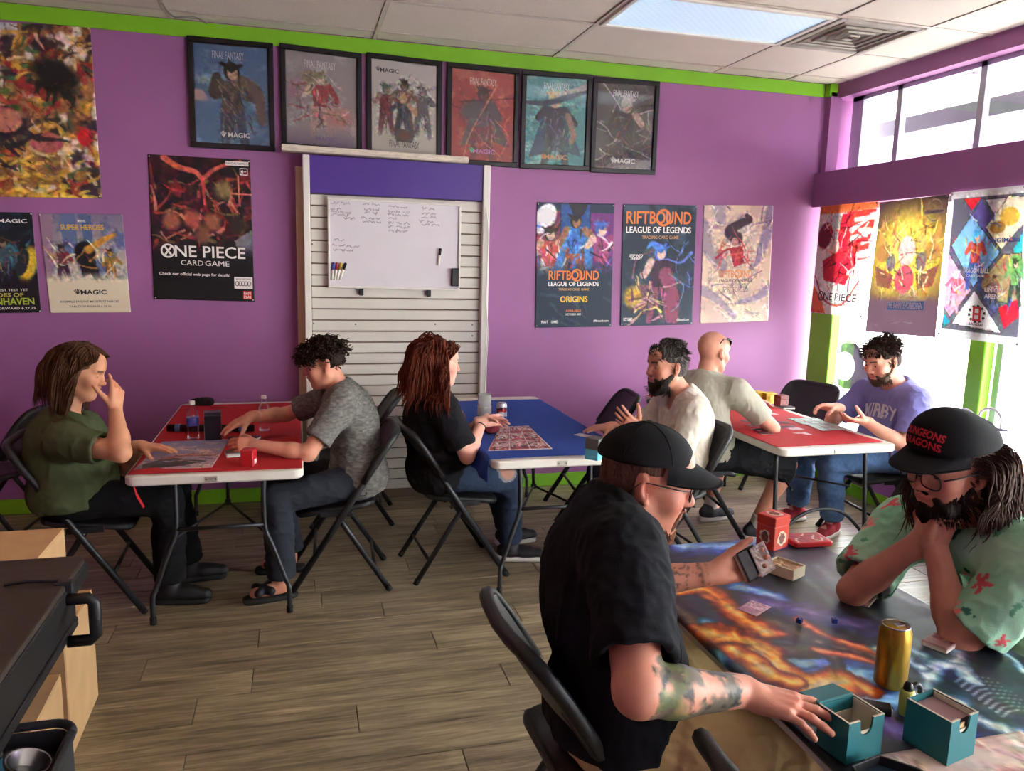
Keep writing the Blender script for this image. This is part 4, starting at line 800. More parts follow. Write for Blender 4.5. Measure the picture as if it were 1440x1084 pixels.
# ================================================================== folding chairs
m_seat = mat('black_moulded_plastic', hx('1d1e20'), .48, var=.12, vscale=30, bump=.12, bscale=220); m_leg = mat('charcoal_powder_coated_steel', hx('2a2b2e'), .42, .35)
m_foot = mat('black_rubber_foot', hx('0d0d0e'), .8)
CH_W = .225
def make_chair():
    t = thing('folding_chair', 'black folding chair', 'chair')
    bx, bz = V3(-.275, 0, .83), V3(.255, 0, .0); ax = nrm(bx-bz)     # long bar direction
    for s in (-1, 1):
        y = s*CH_W
        o = obj('front_leg', MB().tube([V3(.255, y, .012), V3(-.06, y, .50), V3(-.20, y, .715)], .0135, 8, flat=1.25), m_leg, t, True); obj('rubber_foot', MB().tube([V3(.262, y, .001), V3(.243, y, .03)], .017, 8), m_foot, o, True)
        o = obj('rear_leg', MB().tube([V3(.015, y*.90, .425), V3(-.02, y*.90, .36), V3(-.245, y*.94, .012)], .0125, 8, flat=1.2), m_leg, t, True); obj('rubber_foot', MB().tube([V3(-.251, y*.94, .001), V3(-.234, y*.94, .03)], .016, 8), m_foot, o, True)
        obj('hinge_bracket', MB().box((.02, y*.95, .43), (.16, .006, .028), bev=.002).tube([V3(-.06, y*.9, .415), V3(-.06, y, .415)], .006, 6), m_leg, t)
    obj('stretcher', MB().tube([V3(-.175, -CH_W*.92, .125), V3(-.175, CH_W*.92, .125)], .009, 8), m_leg, t, True)
    obj('stretcher', MB().tube([V3(.13, -CH_W, .205), V3(.13, CH_W, .205)], .009, 8), m_leg, t, True)
    # seat: rounded slab, dished, front edge rolled
    def bend(x, y, z): return [x, y*(1+.25*np.clip(-x-.05, 0, .3)), z+.22*(x*x)*(x > 0)*1.2+.10*x-.10*(y*y)*0-.012*(1-np.clip((x/.2)**2+(y/.2)**2, 0, 1))*-1]
    S = Sdf().box((.02, 0, .445), (.205, .198, .016), rnd=.014, bend=bend)
    def bend2(x, y, z): r = .10; yy = np.abs(y); return [x, np.sign(y)*np.where(yy > .08, yy, yy), z]
    V, F = S.mesh(.008)
    # clip the corners round
    def rc(V, cx, hx_, hy_, r):
        W = V.copy(); dx = np.abs(W[:, 0]-cx)-(hx_-r); dy = np.abs(W[:, 1])-(hy_-r); m = (dx > 0) & (dy > 0); l = np.hypot(dx, dy); k = np.where(m & (l > 1e-6), np.minimum(1, np.maximum(dx, dy)/np.maximum(l, 1e-6)), 1)
        W[:, 0] = np.where(m, cx+np.sign(W[:, 0]-cx)*((hx_-r)+dx*k), W[:, 0]); W[:, 1] = np.where(m, np.sign(W[:, 1])*((hy_-r)+dy*k), W[:, 1]); return W
    obj('seat', (relax(rc(V, .02, .205, .2, .09), F, 1), F), m_seat, t, True)
    # backrest: curved shell with a thick rolled rim, in the plane of the long bars
    zx = ax; xx = nrm(V3(zx[2], 0, -zx[0])); R = np.stack([xx, V3(0, 1, 0), zx], 1); c = V3(-.192, 0, .695)+xx*.0
    def bb(x, y, z): return [x-.55*y*y+.02, y, z]
    S = Sdf().box(c, (.010, CH_W+.012, .175), R, .010, bend=bb); V, F = S.mesh(.008)
    L = (V-c)@R; r = .10; hy_, hz_ = CH_W+.012, .175
    dy = np.abs(L[:, 1])-(hy_-r); dz = np.abs(L[:, 2])-(hz_-r); m = (dy > 0) & (dz > 0); l = np.hypot(dy, dz); k = np.where(m & (l > 1e-6), np.maximum(dy, dz)/np.maximum(l, 1e-6), 1)
    L[:, 1] = np.where(m, np.sign(L[:, 1])*((hy_-r)+dy*k), L[:, 1]); L[:, 2] = np.where(m, np.sign(L[:, 2])*((hz_-r)+dz*k), L[:, 2])
    bk = obj('backrest', (relax(L@R.T+c, F, 1), F), m_seat, t, True)
    rim = []
    for k in range(41):
        a = math.pi*k/40; u = math.cos(a); v = math.sin(a); y = hy_*np.sign(u)*abs(u)**.38; z = -.13+(hz_+.13)*abs(v)**.42
        rim.append(c+R@V3(.55*y*y-.02, y, z))
    obj('rim', MB().tube(rim, .019, 8), m_seat, bk, True)
    return t
CHAIR0 = make_chair(); _used = []
CH_G = 'black folding chairs around the game tables'
def chair(x, y, rz, label):
    o = CHAIR0 if not _used else copy_tree(CHAIR0); _used.append(1); o.location = (x, y, 0); o.rotation_euler = (0, 0, math.radians(rz)); tag(o, label, 'chair', CH_G); return o
chair(-1.70, -1.50, 2, 'black folding chair under the long haired person in the olive shirt')
chair(-.50, -1.475, 178, 'black folding chair under the curly haired person in the grey polo')
chair(-.36, -.46, 175, 'empty black folding chair against the slatted panel by the red table')
chair(.118, -1.43, 4, 'black folding chair under the red haired person in black')
chair(1.24, -.64, 172, 'empty black folding chair at the far corner of the blue table')
chair(1.315, -1.665, 182, 'black folding chair under the bearded person in the cream shirt')
chair(1.79, -1.15, -8, 'black folding chair under the bald person in grey')
chair(2.93, -.52, 200, 'empty black folding chair by the green window post')
chair(2.90, -1.52, 172, 'black folding chair under the person in the violet shirt')
chair(.075, -3.80, 2, 'black folding chair under the person in the black cap')
chair(.335, -4.51, 6, 'empty black folding chair pulled up to the painted table')
chair(1.48, -3.92, 182, 'black folding chair under the person in the leafy shirt')
chair(-2.40, -.62, 176, 'black folding chair behind the long haired person by the wall')

# ================================================================== folding tables and their cloths
m_tab = mat('white_table_plastic', hx('d6d0c6'), .45, var=.03, vscale=10, bump=.1, bscale=300)
def rrect(x0, y0, x1, y1, r, n=6):
    P = []
    for cx, cy, a0 in ((x1-r, y1-r, 0), (x0+r, y1-r, 90), (x0+r, y0+r, 180), (x1-r, y0+r, 270)):
        for k in range(n+1): a = math.radians(a0+90*k/n); P.append((cx+r*math.cos(a), cy+r*math.sin(a)))
    return P
def slab(mb, x0, y0, x1, y1, z0, z1, r, bev=.008):
    rings = [(bev, z0), (0, z0+bev), (0, z1-bev), (bev*.35, z1-bev*.3), (bev, z1)]; V = []; n = None
    for d, z in rings:
        P = rrect(x0+d, y0+d, x1-d, y1-d, max(r-d, .002)); n = len(P); V += [(x, y, z) for x, y in P]
    F = [tuple(range(n))[::-1], tuple((len(rings)-1)*n+i for i in range(n))]
    for j in range(len(rings)-1): F += [(j*n+i, j*n+(i+1) % n, (j+1)*n+(i+1) % n, (j+1)*n+i) for i in range(n)]
    return mb.add(V, F)
TW, TLN, TZ = .765, 1.795, .74
def table(label, x0, y0, style='bent'):
    """x0,y0 = near left corner in the room"""
    cx, cy = x0+TW/2, y0+TLN/2; t = thing('folding_table', label, 'table', (cx, cy, 0), 0, 'white folding tables')
    obj('tabletop', slab(MB(), -TW/2, -TLN/2, TW/2, TLN/2, TZ-.045, TZ, .05), m_tab, t)
    for e in (-1, 1):
        yb = e*(TLN/2-.10); yt = e*(TLN/2-.17)
        for s in (-1, 1):
            if style == 'bent': pts = [V3(s*.20, yt, TZ-.045), V3(s*.195, yt+e*.02, .56), V3(s*.20, yt+e*.03, .42), V3(s*.235, yt+e*.045, .33), V3(s*.29, yb-e*.012, .17), V3(s*.305, yb, .13), V3(s*.307, yb, .02)]
            else: pts = [V3(s*.30, yt, TZ-.045), V3(s*.305, yt+e*.03, .4), V3(s*.31, yb, .02)]
            lg = obj('leg', MB().tube(smooth_path(pts, 4), .0125, 8), m_leg, t, True); obj('foot_cap', MB().tube([V3(pts[-1][0], yb, 0), V3(pts[-1][0], yb, .035)], .0155, 8), m_foot, lg, True)
        if style == 'bent': obj('cross_bar', MB().tube([V3(-.2, yt+e*.03, .44), V3(.2, yt+e*.03, .44)], .010, 8), m_leg, t, True)
        else: obj('cross_bar', MB().tube(smooth_path([V3(-.308, yb-e*.01, .16), V3(-.16, yb-e*.02, .30), V3(0, yb-e*.02, .34), V3(.16, yb-e*.02, .30), V3(.308, yb-e*.01, .16)], 5), .010, 8), m_leg, t, True)
        hub = V3(0, e*.36, TZ-.30)
        for s in (-1, 1): obj('brace', MB().tube([V3(s*.2, yt+e*.028, .40 if style == 'bent' else .46), hub], .007, 6), m_leg, t, True)
        obj('brace', MB().tube([hub, V3(0, e*.30, TZ-.045)], .010, 6).box(hub, (.03, .03, .03), bev=.006), m_leg, t)
        obj('latch_plate', MB().box((-.02, e*(TLN/2+.001), TZ-.024), (.055, .004, .026), bev=.001).box((-.02, e*(TLN/2+.004), TZ-.024), (.02, .003, .010), bev=.001), mat('zinc_plate', hx('b9b4aa'), .35, .7), t)
        for sx in (-1, 1): obj('rivet', MB().lathe([(.004, 0), (.003, .003)], (-.02+sx*.02, e*(TLN/2+.003), TZ-.024), 8, R=rotx(e*-math.pi/2)), m_chrome, t)
    for s in (-1, 1): obj('frame_rail', MB().box((s*.27, 0, TZ-.055), (.025, TLN-.3, .022), bev=.003), m_leg, t)
    return t
TAB = {'red': (-1.45, -1.95), 'blue': (.22, -1.957), 'right': (1.85, -1.97), 'front': (.335, -4.99)}
table('white folding table under red cloth before the slatted panel', *TAB['red'])
table('white folding table under blue cloth', *TAB['blue'])
table('white folding table under red cloth by the shop window', *TAB['right'], 'straight')
table('folding table under the painted fire and ice cloth', *TAB['front'])

def cloth(name, label, col, x0, y0, x1, y1, drops, seed, m=None, cv=None, n=(70, 150)):
    """thin sheet over a table top; drops = (left,right,near,far) overhang lengths"""
    l, r, a, b = drops; nx, ny = n; z = TZ+.0025
    U, W = np.meshgrid(np.linspace(-l, (x1-x0)+r, nx), np.linspace(-a, (y1-y0)+b, ny)); X = np.clip(U, 0, x1-x0); Yv = np.clip(W, 0, y1-y0)
    ov = np.maximum(np.maximum(-U, U-(x1-x0)), 0); ow = np.maximum(np.maximum(-W, W-(y1-y0)), 0); d = np.maximum(ov, ow)
    sx = np.where(U < 0, -1, np.where(U > x1-x0, 1, 0)); sy = np.where(W < 0, -1, np.where(W > y1-y0, 1, 0))
    wv = fbm(np.stack([U*9, W*9, U*0+seed], -1), seed)-.5; flare = .10*np.minimum(d, .2)+.05*d*np.sin(U*31+W*27+seed)
    Zz = z-np.maximum(d-.004, 0)*.985+np.where(d > 0, 0, np.clip((fbm(np.stack([U*3, W*3, U*0], -1), seed+5)-.55)*.02, 0, .004))
    X = X+x0+sx*(np.minimum(d, .006)+np.maximum(flare, 0)); Yv = Yv+y0+sy*(np.minimum(d, .006)+np.maximum(flare, 0))
    V = np.stack([X, Yv, Zz], -1).reshape(-1, 3); i = np.arange(nx*ny).reshape(ny, nx); F = np.stack([i[:-1, :-1], i[:-1, 1:], i[1:, 1:], i[1:, :-1]], -1).reshape(-1, 4)
    wo = V3((x0+x1)/2, (y0+y1)/2, TZ); o = obj(name, (V, F, cv) if cv is not None else (V, F), m, None, True, wo); tag(o, label, 'tablecloth')
    md = o.modifiers.new('thickness', 'SOLIDIFY'); md.thickness = .0018; md.offset = -1; return o
m_felt_r = mat('red_felt', hx('b3151f'), .85, var=.06, vscale=14, bump=.2, bscale=400); m_felt_b = mat('blue_felt', hx('1f459a'), .85, var=.06, vscale=14, bump=.2, bscale=400)
m_felt_r2 = m_felt_r
x, y = TAB['red']; cloth('tablecloth', 'red felt cloth covering the table before the slatted panel', None, x+.012, y+.03, x+TW-.005, y+TLN-.075, (.0, .0, .0, .0), 1, m_felt_r)
x, y = TAB['blue']; cloth('tablecloth', 'royal blue felt cloth hanging over one long table edge', None, x-.003, y+.045, x+TW-.01, y+TLN-.14, (.13, .0, .0, .0), 2, m_felt_b)
x, y = TAB['right']; cloth('tablecloth', 'red felt cloth on the table by the shop window', None, x+.0, y+.055, x+TW-.06, y+TLN-.04, (.0, .0, .0, .0), 3, m_felt_r2)
# red ribbon strap hanging under the first red table, with its small tag
pts = [V3(-1.42, -1.90, .695), V3(-1.405, -1.90, .64), V3(-1.38, -1.90, .585)]
tag(obj('red_strap', MB().tube(pts, [.006, .02, .016], 4, flat=.15), m_felt_r, None, False, pts[0]), 'red strap dangling below the corner of the red table', 'strap')

# painted cloth on the front table: fire on the left, pale water shapes on the right; abstract
x, y = TAB['front']; nx, ny = 150, 330
cv = Cv(nx, TLN/TW, (44, 50, 60)); cv.ny = ny; cv.U, cv.V = np.meshgrid(np.linspace(0, 1, nx), np.linspace(0, TLN/TW, ny)); cv.C = np.zeros((ny, nx, 3)); cv.C[:] = (42, 50, 62)
A = TLN/TW
def uv(px, py): q = at(px, py, Z=TZ); return (q[0]-x)/TW, (y+TLN-q[1])/TW
def U_(*p): return [uv(*q) for q in p]
def path(p, w, seed, sc=7., amp=1.3, st=(1., 1.)):
    """soft band along a polyline, its edges broken up by noise: 0..1"""
    p = [q[:2] for q in smooth_path([(a_, b_, 0) for a_, b_ in p], 6)]; best = np.full(cv.U.shape, 9.)
    for (ax_, ay_), (bx_, by_) in zip(p[:-1], p[1:]):
        dx, dy = bx_-ax_, by_-ay_; t_ = np.clip(((cv.U-ax_)*dx+(cv.V-ay_)*dy)/(dx*dx+dy*dy+1e-12), 0, 1); best = np.minimum(best, np.hypot(cv.U-ax_-t_*dx, cv.V-ay_-t_*dy))
    P3 = np.stack([cv.U*sc*st[0], cv.V*sc*st[1], cv.U*0+seed], -1); wq = fbm(P3, seed, 2); return np.clip(1-best/w+(fbm(P3+wq[..., None]*1.6, seed+4, 4)-.5)*amp, 0, 1)
def ramp(m_, stops):
    for t0, t1, col in stops: cv.mix((m_-t0)/(t1-t0), col)
cv.noise(2.2, (58, 70, 84), .42, .66, 1, sx=2, sy=.8).noise(4, (28, 34, 42), .5, .66, 2, sx=2.4, sy=.7)
for k, p in enumerate((U_((1150, 800), (1230, 870), (1330, 930)), U_((1190, 790), (1290, 860), (1400, 920)), U_((1090, 790), (1150, 830), (1200, 890)))): ramp(path(p, .05, 50+k, 5, .7), ((.3, 1.2, (92, 106, 116)),))
BL = ((.12, .35, (40, 62, 128)), (.35, .6, (64, 104, 184)), (.6, .85, (120, 172, 226)), (.9, 1.1, (206, 226, 240)))
for k, (p, w) in enumerate(((U_((968, 772), (1020, 772), (1075, 764)), .13), (U_((1040, 826), (1085, 838), (1115, 858)), .06), (U_((1075, 850), (1140, 862), (1215, 885)), .10), (U_((1120, 932), (1170, 945), (1230, 958)), .12), (U_((1165, 958), (1230, 985), (1290, 985)), .10), (U_((1345, 1040), (1400, 1062), (1450, 1055)), .12), (U_((1240, 1008), (1262, 1028), (1290, 1030)), .07))): ramp(path(p, w, 60+k, 9, 1.1, (1, 2.2)), BL if k not in (2, 6) else ((.2, .5, (66, 62, 118)), (.6, 1.0, (110, 104, 166))))
RK = ((.2, .45, (30, 28, 32)), (.5, .75, (66, 56, 52)), (.8, 1.05, (120, 100, 84)))
for k, (p, w) in enumerate(((U_((955, 848), (985, 878), (1005, 905)), .08), (U_((1055, 868), (1110, 885), (1150, 908)), .10), (U_((1075, 912), (1120, 918), (1160, 912)), .08), (U_((1155, 905), (1180, 935), (1178, 955)), .04), (U_((1180, 915), (1212, 920), (1230, 926)), .06))): ramp(path(p, w, 80+k, 14, 1.2), RK)
ramp(path(U_((1003, 878), (1016, 905), (1024, 928)), .05, 89, 10, .8), ((.2, .5, (40, 86, 116)), (.6, 1.0, (130, 196, 222))))
FI = ((.15, .32, (104, 40, 28)), (.30, .50, (186, 78, 30)), (.48, .68, (234, 142, 48)), (.66, .84, (250, 198, 96)), (.85, 1.05, (255, 238, 190)))
for k, (p, w) in enumerate(((U_((958, 832), (1000, 832), (1040, 862), (1085, 892)), .085), (U_((1010, 892), (1060, 908), (1098, 945), (1140, 968), (1192, 960)), .11), (U_((1126, 872), (1165, 897), (1235, 920)), .045), (U_((1150, 917), (1195, 925), (1245, 940)), .032), (U_((1040, 915), (1085, 945), (1120, 962)), .07))): ramp(path(p, w, 100+k, 11, 1.15, (1.6, 1.)), FI if k < 2 or k == 4 else ((.2, .5, (120, 44, 34)), (.5, .8, (206, 96, 54)), (.8, 1.1, (246, 180, 110))))
IC = ((.25, .5, (66, 96, 132)), (.5, .75, (136, 162, 182)), (.78, 1.0, (214, 224, 228)))
for k, (p, w) in enumerate(((U_((1272, 912), (1320, 935), (1345, 925), (1335, 905)), .05), (U_((1302, 968), (1308, 938), (1345, 942), (1365, 958)), .045), (U_((1298, 975), (1340, 985), (1358, 1002)), .05), (U_((1365, 1008), (1420, 1030), (1480, 1055)), .045), (U_((1400, 918), (1418, 930), (1432, 946)), .02), (U_((1230, 915), (1262, 925), (1290, 940)), .05))): ramp(path(p, w, 120+k, 16, 1.5, (1.4, 1.)), IC)
for k in range(9): a_ = uv(1340+8*k, 960+6*k); cv.stroke([a_, (a_[0]+.06, a_[1]-.02), (a_[0]+.13, a_[1]+.01)], .004, .001, (190, 204, 214), .7)
m_pcl = mat('printed_table_cover', None, .38, attr=True, spec=.5)
cloth('printed_tablecloth', 'dark table cover printed with orange flames and pale blue swirls', None, x-.003, y-.003, x+TW+.003, y+TLN+.003, (.018, .018, .018, .018), 4, m_pcl, cv.colors()[::1].reshape(ny, nx, 3)[::-1].reshape(-1, 3), n=(nx, ny))
# ================================================================== people
m_skin = mat('skin', None, .52, attr=True, var=.05, vscale=40, bump=.06, bscale=260, spec=.4, sss=.12)
m_eye = mat('eye', None, .15, attr=True)
def hairmat(name, c, rough=.62): return mat(name, c, rough, var=.35, vscale=30, bump=.5, bscale=160, stretch=(1, 1, .35), spec=.22)
def ik(a, c, l1, l2, pole):
    a, c = np.asarray(a, float), np.asarray(c, float); d = c-a; L = np.linalg.norm(d)
    if L > (l1+l2)*.995: f = L/((l1+l2)*.995); l1 *= f; l2 *= f
    u = d/L; x = (l1*l1-l2*l2+L*L)/(2*L); h = math.sqrt(max(l1*l1-x*x, 0)); p = np.asarray(pole, float); p = nrm(p-u*(p@u)); return a+u*x+p*h
def frame(yaw, pitch=0., roll=0.):
    """columns fwd,left,up; yaw 0 = +X, pitch>0 looks down, roll>0 tips to the right"""
    return rotz(math.radians(yaw))@roty(math.radians(pitch))@rotx(math.radians(roll))
def rodr(v, ax, a): ax = nrm(ax); return v*math.cos(a)+np.cross(ax, v)*math.sin(a)+ax*(ax@v)*(1-math.cos(a))
def sphere_np(c, r, n=14):
    V = []; F = []
    for i in range(n+1):
        t = math.pi*i/n
        for j in range(2*n): p = math.pi*j/n; V.append((math.sin(t)*math.cos(p), math.sin(t)*math.sin(p), math.cos(t)))
    for i in range(n):
        for j in range(2*n): F.append((i*2*n+j, (i+1)*2*n+j, (i+1)*2*n+(j+1) % (2*n), i*2*n+(j+1) % (2*n)))
    return np.array(V)*r+c, np.array(F)
def tubes(P, r0, r1, n=5, flat=1., tip=.25):
    """P (k strands, m points, 3) -> one mesh of tapered strands"""
    k, m, _ = P.shape; T = np.empty_like(P); T[:, 1:-1] = P[:, 2:]-P[:, :-2]; T[:, 0] = P[:, 1]-P[:, 0]; T[:, -1] = P[:, -1]-P[:, -2]; T /= np.linalg.norm(T, axis=2, keepdims=True)+1e-9
    ref = np.array([.31, .52, .79]); U = np.cross(T, ref); U /= np.linalg.norm(U, axis=2, keepdims=True)+1e-9; W = np.cross(T, U)
    s = np.linspace(0, 1, m); rad = (r0+(r1-r0)*s)*np.where(s > .8, 1-(s-.8)/.2*(1-tip), 1)*np.where(s < .1, .6+4*s, 1)
    a = np.arange(n)*2*math.pi/n; V = P[:, :, None, :]+rad[None, :, None, None]*(U[:, :, None, :]*np.cos(a)[None, None, :, None]+W[:, :, None, :]*np.sin(a)[None, None, :, None]*flat)
    i = np.arange(k*m*n).reshape(k, m, n); q = np.stack([i[:, :-1], np.roll(i, -1, 2)[:, :-1], np.roll(i, -1, 2)[:, 1:], i[:, 1:]], -1).reshape(-1, 4); return V.reshape(-1, 3), q
def grow(roots, dirs, steps, seg, colliders=(), grav=.0, wave=0., curl=0., cfreq=1., seed=0, up=V3(0, 0, 1), stiff=1., clamp=None, clump=22.):
    """strands as polylines; neighbours share their waves so that they gather into locks"""
    rg = np.random.default_rng(seed); n = len(roots); p = roots.copy(); d = dirs.copy(); out = [p.copy()]; ph = 9*vnoise(roots*clump, seed)+rg.normal(0, .25, n); ln = .82+.3*vnoise(roots*clump, seed+3)[:, None]+rg.uniform(-.05, .05, (n, 1))
    for i in range(steps):
        wv = np.stack([vnoise(p*clump*.8+7*j, seed+j)-.5 for j in range(3)], 1)*2; d = d*stiff-up*grav+wv*wave*2+rg.normal(0, wave*.35, (n, 3))
        if curl:
            a = np.cross(d, up)+1e-6; a /= np.linalg.norm(a, axis=1, keepdims=True); b = np.cross(d, a); d = d+curl*(a*np.cos(ph+i*cfreq)[:, None]+b*np.sin(ph+i*cfreq)[:, None])
        d /= np.linalg.norm(d, axis=1, keepdims=True)+1e-9; q = p+d*seg*ln
        for c, R, r in colliders:
            l = ((q-c)@R)/r; m = np.linalg.norm(l, axis=1); ins = m < 1; l[ins] /= m[ins, None]+1e-9; q[ins] = c+(l[ins]*r)@R.T
        if clamp is not None: q = clamp(q)
        d = q-p; d /= np.linalg.norm(d, axis=1, keepdims=True)+1e-9; p = q; out.append(p.copy())
    return np.stack(out, 1)
def folds(V, N, amp, seed, sc=(16, 16, 16), axis=None):
    """cloth creases: displaced along the normal"""
    q = V*np.array(sc); r = 1-np.abs(2*fbm(q, seed, 3)-1)*1.6; s = fbm(V*7, seed+3, 2)-.5
    return V+N*(amp*(np.clip(r, -.2, 1)**2-.45+.8*s))[:, None]

class Person:
    def __init__(s, label, pel, neck, head, yaw, hyaw, hpitch, hroll=0., skin=(205, 150, 125), sw=.185, fat=0., belly=0., bow=.03, hs=1., limb=1., lean_l=0., up_l=.29, fo_l=.25, chest=1., jaw=1., armq=1.):
        s.pel, s.neck, s.head = [np.asarray(q, float) for q in (pel, neck, head)]; s.skin = skin; s.sw = sw; s.fat = fat; s.belly = belly; s.hs = hs; s.limb = limb; s.bow = bow; s.chest = chest; s.jaw = jaw; s.armq = armq
        s.up_l, s.fo_l = up_l*limb, fo_l*limb; s.t = nrm(s.neck-s.pel); s.L = np.linalg.norm(s.neck-s.pel)
        f = frame(yaw)[:, 0]; s.f = nrm(f-s.t*(f@s.t)); s.l = np.cross(s.t, s.f); s.T = np.stack([s.f, s.l, s.t], 1); s.H = frame(hyaw, hpitch, hroll)
        s.wo = V3(s.pel[0], s.pel[1], 0); s.root = thing('person', label, 'person', s.wo, 0, None); s.B = Sdf(); s.hands = []; s.paint = []; s.arms = {}; s.legs = {}
        s.sh = {1: s.sp(.87)+s.l*s.sw, -1: s.sp(.87)-s.l*s.sw}
    def sp(s, u): return s.pel+s.t*s.L*u-s.f*s.bow*math.sin(math.pi*min(max(u, 0), 1))
    def hp(s, x, y, z): return s.head+s.H@(V3(x, y, z)*s.hs)
    def torso(s, S, g, k):
        b, c = s.belly, s.chest; T = s.T
        S.ell(s.sp(.02), (.115+g+b*.4, .165+g+s.fat*.4+b*.2, .12+g), T, k); S.ell(s.sp(.27)+s.f*(.018+b*.45), (.105+b*.75+g, .142+b*.6+s.fat*.5+g, .15+g), T, k)
        S.ell(s.sp(.55)+s.f*b*.12, (.112*c+b*.35+g, .152*c+b*.3+s.fat*.5+g, .165+g), T, k); S.ell(s.sp(.74), (.108*c+b*.1+g, .160*c+s.fat*.4+g, .14+g), T, k)
        S.cap(s.sh[1]-s.l*.02, s.sh[-1]+s.l*.02, .056+g+s.fat*.3, None, k)
        for sg in (1, -1): S.cap(s.sp(1.0)+s.f*.0, s.sh[sg]-s.l*sg*.05, .046+g+s.fat*.2, .048+g+s.fat*.2, k)
        return S
    def arm(s, sg, wrist, pole, d, n, curls=(30, 25, 25, 30, 35), spread=.0, hscale=1., sho=(0, 0, 0), tspread=.6):
        wrist = np.asarray(wrist, float); s.sh[sg] = s.sh[sg]+np.asarray(sho, float); a = s.sh[sg]; e = ik(a, wrist, s.up_l, s.fo_l, pole); s.arms[sg] = (a, e, wrist); q = s.limb*(1+s.fat*2.2)*s.armq
        s.hands.append((sg, wrist, nrm(d), nrm(np.asarray(n, float)-nrm(d)*(np.asarray(n, float)@nrm(d))), curls, spread, hscale*s.hs, tspread)); s.q = q
        return s
    def leg(s, sg, ankle, pole, toe):
        h = s.pel+s.l*sg*.095-s.t*.0; ankle = np.asarray(ankle, float); kn = ik(h, ankle, .43*s.limb, .43*s.limb, pole); s.legs[sg] = (h, kn, ankle, nrm(toe)); return s
    def bodysdf(s):
        B = s.B; s.torso(B, -.008, .05)
        nb = s.sp(.94); B.cap(nb, s.hp(-.022, 0, -.055), .060*(1+s.fat*1.5)*s.hs, .055*(1+s.fat*1.5)*s.hs, .03)
        for sg, (a, e, w_) in s.arms.items():
            q = s.q; B.cap(a, a+(e-a)*.45, .050*q, .047*q, .03).cap(a+(e-a)*.4, e, .047*q, .039*q, .02).cap(e, e+(w_-e)*.35, .039*q, .041*q, .02).cap(e+(w_-e)*.3, w_, .041*q, .0265*q, .015)
        for sg, (h, k, an, toe) in s.legs.items():
            q = s.limb*(1+s.fat*1.6); B.cap(h, k, .078*q, .052*q, .03).cap(k, k+(an-k)*.35, .050*q, .053*q, .02).cap(k+(an-k)*.3, an, .053*q, .036*q, .02).cap(an-V3(0, 0, .035), an+toe*.13-V3(0, 0, .048), .034, .028, .02)
        # head
        H, h, J = s.H, s.hs, s.jaw; E = lambda x, y, z, rx, ry, rz, k=.01, m='u', R=H: B.ell(s.hp(x, y, z), V3(rx, ry, rz)*h, R, k*h, m)
        E(-.014, 0, .036, .098, .078, .086, .02); E(.018, 0, -.025, .074, .066*J, .090, .03); E(.030, 0, -.075, .056, .054*J, .044, .03)
        for sg in (1, -1): B.cap(s.hp(-.005, sg*.055*J, -.055), s.hp(.055, sg*.022, -.103), .022*h, .020*h, .025*h)
        E(.068, 0, -.104, .021, .024, .019, .02)
        E(.079, 0, .026, .014, .050, .013, .02); E(.066, 0, .055, .03, .052, .04, .03)
        for sg in (1, -1):
            E(.060, sg*.044, -.028, .024, .024, .024, .03); E(.093, sg*.032, .004, .013, .017, .012, .014, 's'); E(.0735, sg*.032, .004, .0150, .0150, .0140, .004); E(.0885, sg*.032, .0005, .006, .011, .0036, .002, 's')
        B.cap(s.hp(.086, 0, .014), s.hp(.108, 0, -.028), .0085*h, .0115*h, .012*h); E(.104, 0, -.031, .013, .013, .010, .008)
        for sg in (1, -1): E(.096, sg*.012, -.034, .011, .008, .008, .006); E(.099, sg*.007, -.0425, .005, .0035, .004, .002, 's')
        E(.084, 0, -.060, .014, .026, .014, .012); B.cap(s.hp(.088, -.018, -.0575), s.hp(.0965, 0, -.0545), .0055*h, .0065*h, .005*h).cap(s.hp(.088, .018, -.0575), s.hp(.0965, 0, -.0545), .0055*h, .0065*h, .005*h).cap(s.hp(.087, -.015, -.068), s.hp(.087, .015, -.068), .0075*h, None, .006*h)
        B.cap(s.hp(.100, -.022, -.0622), s.hp(.100, .022, -.0622), .0028*h, None, .003*h, 's')
        for sg in (1, -1):
            R = H@rotz(sg*.35)@roty(-.18); B.ell(s.hp(-.016, sg*.083, -.004), V3(.019, .008, .033)*h, R, .008*h); B.ell(s.hp(-.006, sg*.091, -.002), V3(.010, .007, .020)*h, R, .004*h, 's'); B.cap(s.hp(-.004, sg*.080, -.030), s.hp(-.001, sg*.078, -.036), .007*h, .006*h, .006*h)
        for hd in s.hands: s.handsdf(*hd)
    def handsdf(s, sg, w_, d, n, curls, spread, sc, tsp):
        B = s.B; side = np.cross(d, n)*(-sg) if True else 0
        side = np.cross(d, n) if sg < 0 else -np.cross(d, n)      # towards the thumb
        P = lambda a, b, c: w_+(d*a+side*b+n*c)*sc
        B.cap(P(-.03, 0, 0), P(.02, 0, 0), .026*sc, .024*sc, .012)
        base = [(.088, .030, .0), (.092, .0095, -.002), (.088, -.0105, -.001), (.080, -.029, .002)]; ln = [.072, .080, .074, .058]; rad = [.0092, .0094, .0088, .0078]
        for (a, b, c), r in zip(base, rad): B.cap(P(.018, b*.62, .002), P(a, b, c), .0155*sc, .0118*sc, .010*sc)
        B.ell(P(.035, .020, .010), V3(.034, .019, .015)*sc, np.stack([d, side, n], 1), .012*sc); B.ell(P(.035, -.020, .008), V3(.036, .014, .014)*sc, np.stack([d, side, n], 1), .012*sc)
